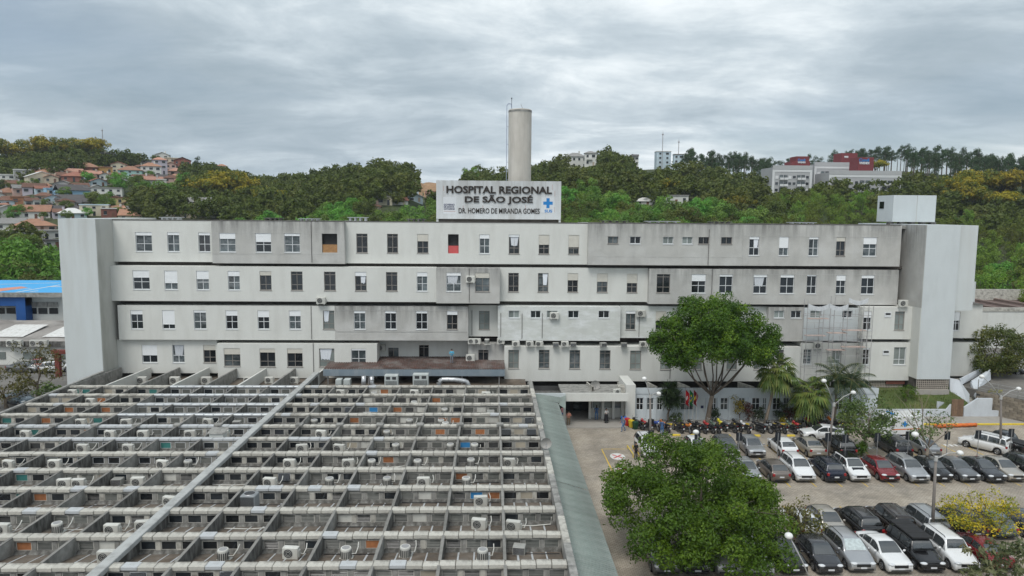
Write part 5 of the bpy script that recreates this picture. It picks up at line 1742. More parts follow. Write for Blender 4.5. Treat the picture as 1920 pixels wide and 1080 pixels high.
for i, (bx, by, cx_, cy_, w_, h_, lm, lab) in enumerate(SHR):
    if by > 790:
        p = Vector((at_y(bx, 790, 76.2).x, 76.2, .13))
        c = at_y(cx_, cy_, 76.2)
    elif i == 8:
        p = Vector((at_y(bx, by, 79.6).x, 79.6, 1.5))
        c = at_y(cx_, cy_, 79.6)
    else:
        p = Vector((at_y(bx, by, 80).x, 80, .4))
        c = at_y(cx_, cy_, 80)
    rs = np.random.default_rng(80 + i)
    cl = dome_clumps(rs, 22, c.x, p.y, c.z, w_, w_ * .7, h_ * .8, h_ * .8, .32, .2)
    tree('shrub', p, (p.x, p.y, p.z + max(.2, (c.z - p.z) * .4)), [(c.x - .3, p.y, c.z), (c.x + .3, p.y, c.z + .3)], .06, cl, 260, .11, lm, lab, 'shrub', 'shrubs along the annex bed' if by > 790 else None, 81 + i, aspect=.35, under=.8)


# ------------------------------------------------------------------ trees of the hills
def hill_proto(seed, kind):
    rs_ = np.random.default_rng(seed)
    if kind in ('broad', 'olive'):
        h, rx = rs_.uniform(7, 9.5), rs_.uniform(3.6, 4.8)
        cl_ = dome_clumps(rs_, 26, 0, 0, h * .62, rx, rx, h * .38, h * .34, 1.35, .55)
        q = clump_leaves(rs_, cl_, 72, .29, .55, .6, .3)
        sh = clump_leaves.shoot
        tr = limb_tree(MB(), (0, 0, -1.5), (0, 0, h * .4), [(c_[0] * .7, c_[1] * .7, c_[2]) for c_ in cl_[:5]], .22, rs_, 6)
        m_ = HILL1 if kind == 'broad' else HILL2
    elif kind == 'bamboo':
        q, sh = [], []
        tr = MB()
        for i in range(11):
            a, e = rs_.uniform(0, 6.28), rs_.uniform(.5, 3.0)
            hh = rs_.uniform(6.5, 10)
            cl_ = []
            for t in np.linspace(.3, 1.0, 8):
                x = math.cos(a) * e * (.3 + t * t * 1.1)
                y = math.sin(a) * e * (.3 + t * t * 1.1)
                z = hh * math.sin(t * 1.75) / math.sin(1.57)
                cl_.append((x, y, min(z, hh) - (0 if t < .9 else .5), .95 - .35 * t))
            tr.tube([(math.cos(a) * e * .3, math.sin(a) * e * .3, -1.5), (cl_[3][0], cl_[3][1], cl_[3][2]), (cl_[-1][0], cl_[-1][1], cl_[-1][2])], [.07, .05, .02], 4)
            q.append(clump_leaves(rs_, cl_, 60, .25, .3, .9, .8))
            sh.append(clump_leaves.shoot)
        q, sh = np.concatenate(q), np.concatenate(sh)
        m_ = BAMB
    elif kind == 'pine':
        h = rs_.uniform(12, 15)
        cl_ = []
        for i in range(20):
            t = rs_.uniform(.55, 1)
            r_ = (1.05 - t) * 4.4 + .4
            a = rs_.uniform(0, 6.28)
            cl_.append((math.cos(a) * r_ * .8, math.sin(a) * r_ * .8, h * t, .9))
        q = clump_leaves(rs_, cl_, 62, .30, .35, .9, .4)
        sh = clump_leaves.shoot
        tr = MB().tube([(0, 0, -1.5), (.1, 0, h * .5), (0, 0, h * .98)], [.22, .16, .05], 6)
        for c_ in cl_[:10]:
            tr.tube([(0, 0, c_[2] - .6), (c_[0] * .8, c_[1] * .8, c_[2])], [.06, .02], 4)
        m_ = PINE
    else:
        h, rx = 9.0, 7.0
        cl_ = dome_clumps(rs_, 70, 0, 0, h * .72, rx, rx, 2.2, .9, 1.2, .3)
        q = clump_leaves(rs_, cl_, 60, .34, .5, .6, .3)
        sh = clump_leaves.shoot
        tr = limb_tree(MB(), (0, 0, -1.5), (0, 0, h * .38), [(c_[0] * .8, c_[1] * .8, c_[2]) for c_ in cl_[:9]], .3, rs_, 6)
        m_ = YEL2
    tv = np.array(tr.v)
    nq = len(q) // 4
    fs = [tuple(range(4 * i, 4 * i + 4)) for i in range(nq)]
    me_ = bpy.data.meshes.new(kind)
    fq = [tuple(4 * nq + i for i in f) for f in tr.f]
    me_.from_pydata(np.concatenate([q, tv]).tolist(), [], fs + fq)
    me_.materials.append(m_)
    me_.materials.append(BARK)
    me_.polygons.foreach_set('material_index', [0] * nq + [1] * len(fq))
    me_.update()
    me_.attributes.new('shoot', 'FLOAT', 'POINT').data.foreach_set('value', np.concatenate([sh, np.zeros(len(tv), np.float32)]))
    return me_


HP = {k: [hill_proto(100 + 10 * i + s, k) for s in range(n_)] for i, (k, n_) in enumerate((('broad', 5), ('olive', 3), ('bamboo', 4), ('pine', 3), ('yellow', 2)))}


def to_px(x, y, z):
    v = ROT.transposed() @ Vector((x, y, z - CAM_H))
    return 960 - FPX * v.x / v.z, 540 + FPX * v.y / v.z


ZONES = [(110, 'at the left edge'), (250, 'above the left tower'), (380, 'above the left storey windows'), (470, 'below the left yellow canopies'), (560, 'right of the left yellow canopies'), (690, 'midway to the name board'), (820, 'close left of the name board'), (960, 'left of the water tank'), (1060, 'right of the water tank'),
         (1150, 'close right of the name board'), (1240, 'below the ridge villas'), (1330, 'right of the ridge villas'), (1445, 'left of the apartment blocks'), (1560, 'under the left apartment block'), (1690, 'under the right apartment block'), (1760, 'behind the lift house'), (1840, 'behind the right tower'), (9999, 'at the right edge')]


def zone_of(px, py=0):
    z = next(t for p_, t in ZONES if px < p_)
    return ('near the crest' if py < 335 else 'halfway up the hill' if py < 378 else 'low on the hill') + ' ' + z


HNAME = {'broad': ('hill_tree', 'round dark green tree'), 'olive': ('hill_tree', 'round olive-green tree'), 'bamboo': ('bamboo_clump', 'feathery light green bamboo clump'), 'pine': ('pine_tree', 'dark pine on a bare trunk'), 'yellow': ('flowering_tree', 'wide yellow-flowering canopy tree')}
CLEAR = []          # picture places kept free of trees: (x0, x1, y0, y1)
HOUSE_ZONE = [(-40, 62, 322, 418), (62, 145, 312, 455), (145, 250, 300, 418), (250, 350, 300, 346), (225, 430, 396, 418), (1856, 1926, 528, 592), (776, 880, 318, 350), (690, 815, 362, 392), (1060, 1130, 284, 310), (1180, 1282, 285, 312), (1195, 1296, 358, 374), (1446, 1690, 308, 338)]


def hill_tree(kind, x, y, sc=1.0, label=None, dz=0.0):
    nm, lab = HNAME[kind]
    z = float(terrain_z(x, y))
    px, py = to_px(x, y, z + 5)
    o = add(nm, RNG.choice(HP[kind]), None, (x, y, z + dz), RNG.uniform(0, 6.28), label or f'{lab} {zone_of(px, py)}', 'bamboo' if kind == 'bamboo' else 'tree', f'{lab.split(" on a ")[0]}s {zone_of(px, py)}', scale=sc * RNG.uniform(.85, 1.2))
    return o


cand = []
r = 100.0
while r < 560:
    step = 6.0 if r < 260 else 7.5
    na_ = int(1.36 * r / step)
    for i in range(na_):
        a = -.68 + 1.36 * (i + RNG.random()) / na_
        rr_ = r + RNG.uniform(-.4, .4) * step
        x, y = rr_ * math.sin(a), rr_ * math.cos(a)
        z = float(terrain_z(x, y))
        if rr_ > np.interp(a, _az, _r1) + 8:
            continue
        px, py = to_px(x, y, z + 6)
        pxb, pyb = to_px(x, y, z)
        pt = to_px(x, y, z + 9)[1]
        if not -60 < px < 1980 or pt > 560:
            continue
        if 100 < px < 1838 and pt > 422:
            continue
        if y < 132 and -140 < x < 70:
            continue
        if any(x0 < px < x1 and y0 < py < y1 + 12 for (x0, x1, y0, y1) in HOUSE_ZONE):
            continue
        if px < 112 and rr_ < 150:
            continue
        cand.append((rr_, x, y, z, px, py))
    r += step
cand.sort()
cnt = {'broad': 0, 'olive': 0, 'bamboo': 0, 'pine': 0}
rest = []
for (rr_, x, y, z, px, py) in cand:
    u = RNG.random()
    if px > 1240 and rr_ > 395:
        kd = 'pine'
    elif px > 1440 and py > 330 and rr_ < 330:
        kd = 'bamboo' if u < .72 else 'broad' if u < .9 else 'olive'
    elif px > 1050 and rr_ < 230:
        kd = 'bamboo' if u < .45 else 'broad' if u < .8 else 'olive'
    else:
        kd = 'broad' if u < .68 else 'olive'
    tot = cnt['broad'] + cnt['olive'] if kd in ('broad', 'olive') else cnt[kd]
    if tot < 290:
        cnt[kd] += 1
        hill_tree(kd, x, y, .92 if kd != 'pine' else 1.0)
    else:
        rest.append((kd, x, y, z))
# the far wood that reads as one mass
rs = np.random.default_rng(5)
for nm, kinds, lm in (('far_wood', ('broad',), HILL1), ('far_scrub', ('olive', 'bamboo', 'pine'), HILL2)):
    pr = []
    for s in range(6):
        h, rx = rs.uniform(7, 10), rs.uniform(3.8, 5.0)
        pr.append((clump_leaves(rs, dome_clumps(rs, 16, 0, 0, h * .6, rx, rx, h * .4, h * .34, 1.6, .6), 14, .62, .6, .8, .25), clump_leaves.shoot))
    parts_, shs = [], []
    for (kd, x, y, z) in rest:
        if kd in kinds:
            q, sh = pr[rs.integers(6)]
            shs.append(sh * .6 + rs.uniform(0, .4))
            a, s = rs.uniform(0, 6.28), rs.uniform(.75, 1.2)
            c_, s_ = math.cos(a), math.sin(a)
            parts_.append(np.stack([(q[:, 0] * c_ - q[:, 1] * s_) * s + x, (q[:, 0] * s_ + q[:, 1] * c_) * s + y, q[:, 2] * s + z], 1))
    if parts_:
        add(nm, quads_mesh(nm, np.concatenate(parts_), 4, lm, shoot=np.concatenate(shs)), label='far hillside wood reading as one green mass' if nm == 'far_wood' else 'far olive-green hillside scrub among the woods', cat='wood', kind='stuff')
# a close rank of pines along the right-hand crest
for i in range(62):
    px_ = 1285 + 655 * (i + RNG.random()) / 62
    a_ = math.atan2(ray(px_, 300).x, ray(px_, 300).y)
    r_ = float(np.interp(a_, _az, _r1)) - RNG.uniform(-4, 12)
    hill_tree('pine', r_ * math.sin(a_), r_ * math.cos(a_), .95)

# single trees that stand out
YEL = [(390, 388, 1.2), (425, 386, 1.35), (465, 390, 1.2), (508, 394, 1.0), (1790, 385, 1.3), (1835, 383, 1.5), (1880, 388, 1.3), (1385, 408, 1.0), (1640, 312, .7), (22, 312, 1.1), (98, 290, 1.0), (160, 291, 1.0), (1252, 372, .8), (1900, 322, 1.0), (1818, 404, 1.1), (1866, 408, 1.1)]
YLAB = ['first', 'second', 'third', 'fourth']
for i, (px_, py_, s) in enumerate(YEL):
    g = ray_ground(px_, py_) or ray_ground(px_, py_ + 9) or ray_ground(px_, py_ + 18)
    if g:
        d = math.hypot(g.x, g.y)
        side = 'left of the name board' if px_ < 900 else 'right of the water tank' if px_ < 1700 else 'at the right edge behind the hospital'
        n_ = sum(1 for q in YEL[:i] if (q[0] < 300, q[0] < 900, q[0] < 1700) == (px_ < 300, px_ < 900, px_ < 1700))
        side = 'on the hilltop above the houses' if px_ < 300 else side
        hill_tree('yellow', g.x, g.y, s * d / 330, f'{ORD[n_]} listed yellow-flowering canopy {side}' if False else f'yellow-flowering canopy tree {side}, {ORD[n_]} from the left')
for (px_, py_, s, kd, lab) in ((196, 300, 1.1, 'pine', 'slim dark conifer on the hilltop beside the radio mast'), (372, 322, 1.0, 'pine', 'lone slim conifer on the ridge left of the flowering trees'), (1008, 318, 1.2, 'pine', 'tall open tree on the ridge right of the water tank'), (888, 335, 1.3, 'broad', 'round tree on the ridge left of the water tank'),
                               (215, 352, .9, 'broad', 'round tree among the upper houses'), (232, 362, 1.0, 'broad', 'dark round tree below the upper houses'), (165, 345, .7, 'broad', 'small dark tree beside the brick house'), (185, 392, 1.0, 'olive', 'broad tree below the long white house'), (200, 398, .8, 'broad', 'bright round tree left of the yellow flat-roofed house'),
                               (90, 395, .5, 'broad', 'small tree between the lower houses'), (45, 412, .7, 'olive', 'bushy tree beside the white house with an orange roof'), (25, 418, .6, 'broad', 'dark tree beside the slate-roofed house'), (255, 368, 1.1, 'broad', 'dark tree at the right of the upper houses'), (275, 378, 1.1, 'broad', 'tree above the lower roofs right of the yellow house'),
                               (300, 372, 1.1, 'broad', 'tree below the lilac tower house'), (330, 372, 1.1, 'olive', 'olive tree below the pink hipped house'), (345, 352, .9, 'broad', 'tree at the right end of the upper houses'), (40, 352, .4, 'broad', 'small tree beside the white modern house'), (8, 360, .7, 'broad', 'dark tree at the left edge among houses')):
    g = ray_ground(px_, py_) or ray_ground(px_, py_ + 9) or ray_ground(px_, py_ + 18)
    if g:
        d = math.hypot(g.x, g.y)
        o = hill_tree(kd, g.x, g.y, s, lab)
for i, (px_, py_, r_, s, kd, lab) in enumerate(((30, 520, 190, 1.45, 'broad', 'spreading dark tree behind the blue helipad, farther left'), (75, 520, 175, 1.1, 'olive', 'yellowish tree behind the blue helipad, close to the tower'), (55, 522, 160, .8, 'bamboo', 'light green foliage right behind the blue helipad'), (5, 520, 165, .9, 'broad', 'leafy tree at the left edge behind the helipad'),
                                                (98, 520, 190, 1.3, 'broad', 'dark tree half hidden by the left tower'), (20, 525, 155, .7, 'olive', 'low yellowish tree right behind the helipad at the left edge'))):
    d = ray(px_, 500)
    k_ = math.hypot(d.x, d.y)
    hill_tree(kd, d.x / k_ * r_, d.y / k_ * r_, s, lab)
# ------------------------------------------------------------------ houses on the hills
TILE = {'orange': M('orange_roof_tiles', (.33, .18, .12), .9, .15, 1.2, rnd=.25, dirt=((.19, .105, .07), .6, .6, 1)), 'brown': M('brown_roof_tiles', (.16, .085, .06), .9, .15, 1.2, rnd=.2), 'grey': M('grey_roof_sheet', (.24, .235, .225), .85, .12, 1, rnd=.15),
        'red': M('red_roof_tiles', (.27, .12, .085), .9, .15, 1.2, rnd=.2), 'white': M('white_roof', (.66, .66, .64), .7, .06, 1), 'dark': M('dark_roof', (.085, .08, .08), .85, .15, 1, rnd=.2), 'pink': M('faded_roof_tiles', (.42, .23, .17), .9, .12, 1.2, rnd=.15)}
HW = {'white': M('house_white', (.62, .62, .59), .85, .05, .4, rnd=.1), 'cream': M('house_cream', (.58, .53, .41), .85, .05, .4, rnd=.1), 'grey': M('house_grey', (.42, .42, .41), .85, .07, .4, rnd=.12), 'blue': M('house_blue', (.30, .50, .66), .85, .05, .4, rnd=.06), 'pale_blue': M('house_pale_blue', (.50, .60, .66), .85, .05, .4),
      'brick': M('house_brick', (.26, .11, .085), .9, .12, .6, rnd=.1), 'ochre': M('house_ochre', (.46, .27, .10), .85, .08, .4), 'yellow': M('house_yellow', (.58, .47, .24), .85, .05, .4), 'lilac': M('house_lilac', (.50, .46, .52), .85, .05, .4), 'pink': M('house_pink', (.52, .36, .31), .85, .05, .4), 'beige': M('house_beige', (.44, .38, .30), .85, .07, .4, rnd=.1),
      'terracotta': M('house_terracotta', (.36, .17, .09), .9, .1, .5), 'teal': M('house_teal', (.36, .55, .52), .85, .05, .4)}
CNAME = {'pale_blue': 'pale blue'}
HGLASS = M('house_window', (.03, .035, .04), .15, .2, 1, 0, .5, rnd=.4)


def house(px_, py_, wpx, hpx, roof, wc, rc, label, turn=0.0, depth=.8, win=True):
    up = 0
    while (g := ray_ground(px_, py_ + up)) is None:
        up += 2
        if up > 40:
            return
    hpx += up
    d = math.hypot(g.x, g.y)
    m = d / FPX
    w, h = wpx * m, hpx * m
    rz = -math.atan2(g.x, g.y) + turn
    o = thing('house', g, label, 'house', None, rz)
    dp = max(5.0, min(w * depth, 10))
    hw = w / 2
    add('wall', MB().box(-hw, hw, 0, dp, -4, h).mesh('wall', HW[wc]), o)
    rb = MB()
    e = .5
    rh = min(w, dp) * .26
    if roof == 'hip':
        a = min(hw, dp / 2) * .95
        p = [(-hw - e, -e, h), (hw + e, -e, h), (hw + e, dp + e, h), (-hw - e, dp + e, h)]
        q = [(-hw + a, dp / 2, h + rh), (hw - a, dp / 2, h + rh)]
        rb.face([p[0], p[1], q[1], q[0]]).face([p[1], p[2], q[1]]).face([p[2], p[3], q[0], q[1]]).face([p[3], p[0], q[0]]).face([(x, y, z - .12) for x, y, z in p][::-1])
        for i in range(4):
            u, v = p[i], p[(i + 1) % 4]
            rb.face([(u[0], u[1], u[2] - .12), (v[0], v[1], v[2] - .12), v, u])
    elif roof == 'gable':
        rb.loft([[(-hw - e, y, h - .1), (0, y, h + rh), (hw + e, y, h - .1), (hw + e, y, h + .08), (0, y, h + rh + .2), (-hw - e, y, h + .08)] for y in (-e, dp + e)], 0, True)
        add('gable_wall', MB().face([(-hw, 0.001, h), (hw, .001, h), (0, .001, h + rh - .1)]).mesh('gable_wall', HW[wc]), o)
    elif roof == 'side':                                 # ridge parallel to the front
        rb.loft([[(x, -e, h - .1), (x, dp / 2, h + rh), (x, dp + e, h - .1), (x, dp + e, h + .08), (x, dp / 2, h + rh + .2), (x, -e, h + .08)] for x in (-hw - .3, hw + .3)], 0, True)
    elif roof == 'flat':
        rb.box(-hw - .15, hw + .15, -.3, dp + .15, h + .002, h + .45)
    rfo = add('roof', rb.mesh('roof', TILE.get(rc) or HW[rc]), o)
    if RNG.random() < .35 and roof != 'flat':
        add('chimney', MB().box(hw * .3, hw * .3 + .8, dp * .3, dp * .3 + .8, h + .2, h + rh + .9).mesh('chimney', HW[wc]), rfo)
    if win:
        nf = max(1, int(round(h / 2.9)))
        nw = max(2, int(w / 3.0))
        fh = h / nf
        for f in range(nf):
            for i in range(nw):
                x = -hw + w * (i + .5) / nw
                ww = .6 if RNG.random() < .7 else .9
                if f == 0 and i == nw // 2:
                    add('door', MB().box(x - .5, x + .5, -.06, -.002, 0, min(2.2, fh * .85)).mesh('door', RNG.choice([TILE['brown'], HGLASS, HW['beige']])), o)
                    continue
                z0 = f * fh + fh * .34
                wo = add('window', MB().box(x - ww, x + ww, -.05, -.002, z0, z0 + fh * .42).mesh('window', HGLASS), o)
                if nw <= 4:
                    add('sill', MB().box(x - ww - .1, x + ww + .1, -.14, -.051, z0 - .12, z0 - .01).mesh('sill', HW['white']), wo)
        if nf > 1 and RNG.random() < .5:
            add('balcony', MB().box(-hw * .7, hw * .3, -1.2, -.07, fh - .15, fh + .02).box(-hw * .7, hw * .3, -1.2, -1.1, fh + .021, fh + .9).mesh('balcony', HW['white']), o)
    return o


HS = [(15, 347, 36, 15, 'flat', 'white', 'white', 'long white flat-roofed modern house at the left edge of the hill'), (44, 344, 20, 20, 'flat', 'grey', 'white', 'grey-white box house with a stair block, second from the left edge'), (56, 330, 22, 9, 'gable', 'white', 'grey', 'small white gabled house under the wooded hilltop at the left'),
      (92, 323, 24, 10, 'gable', 'white', 'grey', 'white gabled house with grey roof below the woods'), (96, 335, 32, 9, 'hip', 'cream', 'orange', 'cream house with a wide orange hipped roof under the white gabled one'), (80, 345, 34, 11, 'gable', 'cream', 'white', 'cream gabled house with pale roof, left part of the hill'),
      (122, 323, 36, 12, 'side', 'white', 'red', 'white house with faded red roof left of the brick one'), (157, 324, 36, 9, 'hip', 'brick', 'orange', 'brick house with a bright orange hipped roof, upper hill'), (139, 341, 32, 9, 'hip', 'brick', 'red', 'red brick house with two white windows, mid hill'),
      (152, 306, 22, 9, 'gable', 'white', 'grey', 'white gabled house near the top of the hill'), (186, 312, 38, 16, 'side', 'cream', 'dark', 'large cream house with dark roof near the hilltop'), (193, 328, 26, 12, 'flat', 'ochre', 'orange', 'ochre house below the large cream one'),
      (222, 324, 20, 13, 'gable', 'cream', 'red', 'cream house with red gabled roof in the upper row'), (231, 310, 30, 11, 'hip', 'white', 'grey', 'white house with grey hipped roof near the crest'), (250, 312, 15, 11, 'side', 'yellow', 'orange', 'narrow yellow house beside the white crest house'), (244, 334, 32, 13, 'hip', 'teal', 'orange', 'pale teal house with orange hipped roof'),
      (284, 332, 28, 18, 'hip', 'white', 'orange', 'three-storey white house with orange roof left of the lilac tower'), (301, 327, 20, 24, 'hip', 'lilac', 'pink', 'tall lilac tower house with salmon roof'), (305, 303, 20, 9, 'gable', 'white', 'white', 'white house with a tank tower on the crest'), (324, 308, 22, 8, 'flat', 'cream', 'cream', 'low cream flat-roofed house on the crest'),
      (343, 318, 24, 14, 'gable', 'brick', 'brown', 'brown brick house with steep gables at the end of the crest'), (335, 330, 25, 8, 'hip', 'pink', 'pink', 'pink house with salmon hipped roof below the brick gables'), (321, 343, 24, 8, 'hip', 'pink', 'brown', 'low pink house with brown roof, right end of the hill'), (289, 348, 26, 9, 'side', 'grey', 'pink', 'grey house with a faded roof below the white three-storey one'),
      (303, 349, 14, 10, 'flat', 'white', 'white', 'small white box house at the edge of the trees'), (416, 320, 15, 6, 'hip', 'white', 'orange', 'small white house with orange roof on the far ridge'), (106, 308 + 20, 14, 8, 'side', 'white', 'red', 'narrow white house with a red ridge between gables'), (262, 322, 16, 8, 'hip', 'grey', 'brown', 'grey house with brown hipped roof right of the yellow one'),
      (17, 371, 34, 8, 'hip', 'beige', 'orange', 'beige house with bright orange hipped roof at the left edge'), (44, 366, 24, 10, 'side', 'pink', 'grey', 'pinkish house with grey roof right of the bright orange roof'), (64, 364, 28, 10, 'side', 'lilac', 'brown', 'lilac house with brown roof in the lower middle of the hill'), (104, 368, 22, 11, 'flat', 'blue', 'blue', 'sky-blue flat-roofed house, smaller of the blue ones'),
      (141, 374, 40, 14, 'side', 'blue', 'dark', 'sky-blue house with dark roof, wider of the two blue ones'), (194, 372, 50, 16, 'flat', 'white', 'grey', 'long plain white house beside dark trees'), (15, 388, 30, 10, 'hip', 'pale_blue', 'brown', 'pale blue house with brown roof at the left edge'), (38, 383, 22, 11, 'flat', 'terracotta', 'orange', 'bare terracotta-block house near the left edge'),
      (77, 388, 18, 9, 'flat', 'white', 'grey', 'small white flat-roofed house among trees'), (126, 392, 20, 12, 'hip', 'beige', 'brown', 'beige house with brown hipped roof above the pale blue bungalow'), (118, 356, 26, 8, 'gable', 'grey', 'grey', 'grey gabled house above the blue houses'), (150, 358, 24, 7, 'side', 'cream', 'brown', 'cream house with a brown roof right under the red brick house'),
      (130, 381, 36, 5, 'side', 'brown' if False else 'beige', 'dark', 'low shed with a long dark roof'), (232, 384, 40, 11, 'flat', 'yellow', 'brown', 'yellow flat-roofed house with arched openings'), (177, 405, 38, 17, 'flat', 'cream', 'pale_blue', 'cream two-storey house with a pale blue band'), (137, 411, 36, 9, 'hip', 'pale_blue', 'white', 'pale blue bungalow with a white hipped roof just above the roofline'),
      (59, 412, 46, 12, 'side', 'white', 'orange', 'wide white house with orange roof left of the tower top'), (16, 410, 34, 12, 'gable', 'white', 'grey', 'white house with slate gable at the left edge'), (99, 406, 28, 10, 'side', 'white', 'dark', 'white house with dark roof close to the tower top'), (265, 398, 32, 11, 'flat', 'grey', 'white', 'grey modern house with white parapet'),
      (252, 411, 44, 6, 'side', 'cream', 'orange', 'low cream house with a long orange roof above the hospital roofline'), (287, 411, 22, 6, 'side', 'cream', 'brown', 'low cream house with brown roof right of the long orange roof'), (347, 409, 34, 10, 'hip', 'beige', 'red', 'house with wide terracotta roof and open porch'), (381, 408, 36, 26, 'side', 'white', 'grey', 'white three-storey house just above the hospital roofline'),
      (411, 408, 28, 5, 'side', 'beige', 'brown', 'low house with brown roof at the end of the row'), (320, 405, 14, 12, 'flat', 'white', 'white', 'narrow white house behind the palm'), (205, 408, 20, 14, 'flat', 'brick', 'white', 'brown brick house with a round orange tank'), (70, 434, 48, 9, 'hip', 'pink', 'orange', 'pinkish house with broad orange roof left of the tower'),
      (78, 452, 52, 14, 'flat', 'grey', 'grey', 'long grey-white walled house below the broad orange roof'), (100, 466, 20, 11, 'flat', 'grey', 'dark', 'grey flat-roofed house touching the left tower'), (20, 432, 34, 10, 'side', 'white', 'grey', 'white house at the left edge above the flat-topped tree'),
      (30, 355, 24, 8, 'side', 'grey', 'brown', 'grey house with a brown roof under the white modern house'), (84, 377, 24, 8, 'hip', 'beige', 'brown', 'beige house with dark brown roof left of the sky-blue houses'), (165, 389, 30, 8, 'side', 'cream', 'dark', 'cream house with dark roof above the two-storey one'), (214, 336, 22, 7, 'hip', 'grey', 'brown', 'low grey house with brown roof below the cream gable'), (265, 344, 30, 8, 'side', 'white', 'brown', 'white house with brown roof below the teal house'), (218, 348, 30, 7, 'gable', 'beige', 'grey', 'beige gabled house beneath the ochre one'),
      (721, 385, 26, 15, 'flat', 'cream', 'grey', 'cream two-storey house on the slope left of the name board'), (704, 392, 18, 5, 'hip', 'pink', 'orange', 'low house with orange roof below the cream slope house'), (750, 384, 28, 8, 'side', 'white', 'red', 'white house with red roof on the slope left of the name board'), (779, 379, 26, 9, 'gable', 'pale_blue', 'white', 'pale house with white gable close to the name board'), (808, 373, 18, 9, 'side', 'pink', 'brown', 'pink house partly behind the name board'),
      (1081, 306, 36, 12, 'hip', 'white', 'grey', 'white villa with grey roof on the ridge right of the tank'), (1107, 303, 20, 15, 'hip', 'white', 'grey', 'tall white villa beside trees on the ridge'), (1244, 303, 24, 17, 'flat', 'pale_blue', 'white', 'blue and white modern house under radio masts'), (1272, 301, 16, 9, 'flat', 'pale_blue', 'grey', 'small grey-blue annex beside the house under radio masts'),
      (1190, 300, 12, 6, 'side', 'white', 'dark', 'tiny white house on the ridge between villas'), (1206, 384, 30, 6, 'hip', 'white', 'white', 'low white house among trees right of the name board'), (1268, 384, 40, 16, 'flat', 'white', 'grey', 'white house with a roof terrace among trees'), (972, 338, 22, 8, 'side', 'white', 'grey', 'white house behind the water tank')]
for h_ in HS:
    house(h_[0], h_[1], h_[2] * 1.08, *h_[3:], turn=RNG.uniform(-.25, .25))
# smaller houses packed between them
spots, used_, hr_ = [(h_[0], h_[1]) for h_ in HS], set(), random.Random(17)
for _ in range(4000):
    x, y = hr_.uniform(-5, 345), hr_.uniform(312, 412)
    if y < 312 + max(0, 140 - x) * .12 or (x > 250 and y > 352 and y < 398) or (150 < x < 215 and 376 < y < 400) or (215 < x < 345 and 352 < y < 378) or any(abs(x - a) < 15 and abs(y - b) < 8.5 for a, b in spots):
        continue
    wc, rc, rk = hr_.choice(('white', 'white', 'cream', 'grey', 'beige', 'pink', 'pale_blue', 'lilac')), hr_.choice(('orange', 'brown', 'grey', 'red', 'dark', 'pink')), hr_.choice(('hip', 'gable', 'side'))
    if (wc, rc, rk) in used_:
        continue
    used_.add((wc, rc, rk))
    spots.append((x, y))
    rn = {'pink': 'salmon', 'dark': 'dark grey'}.get(rc, rc)
    house(x, y, hr_.uniform(16, 25), hr_.uniform(6, 10), rk, wc, rc, f"small {CNAME.get(wc, wc)} house with {rn} {dict(hip='hipped roof', gable='gable end', side='long-sided roof')[rk]}, packed on the left hill", turn=hr_.uniform(-.35, .35))
    if len(used_) > 44:
        break
# radio masts on the ridges
MASTM = M('mast_steel', (.30, .28, .28), .6, .1, 3)
for (px_, py_, hp_, lab) in ((195, 290, 38, 'thin radio mast on the left hilltop'), (1241, 290, 38, 'radio mast above the blue and white ridge house, taller one'), (1271, 292, 26, 'radio mast above the blue and white ridge house, shorter one')):
    up = 6
    while (g := ray_ground(px_, py_ + up)) is None:
        up += 2
    h = (hp_ + up) * math.hypot(g.x, g.y) / FPX
    o = thing('radio_mast', g, lab, 'radio mast')
    b = MB()
    for i in range(3):
        a = 2.1 * i
        b.tube([(.4 * math.cos(a), .4 * math.sin(a), -2), (.08 * math.cos(a), .08 * math.sin(a), h)], .07, 5)
    z = 1.0
    while z < h:
        k_ = .4 - .32 * z / h
        b.tube([(k_ * math.cos(2.1 * i), k_ * math.sin(2.1 * i), z + .3 * i) for i in range(4)], .04, 4)
        z += 1.5
    add('lattice', b.mesh('lattice', MASTM), o)
    add('antenna', MB().tube([(0, 0, h), (0, 0, h + 1.5)], .05, 5).box(-.5, .5, -.1, .1, h - 1.5, h - .9).mesh('antenna', MASTM), o)

# ------------------------------------------------------------------ the grey apartment blocks on the right
APW, APT, APR = M('apartment_grey', (.42, .425, .43), .85, .05, .3), M('apartment_trim', (.66, .67, .67), .8, .04, .3), M('apartment_red', (.19, .045, .05), .85, .06, .3)


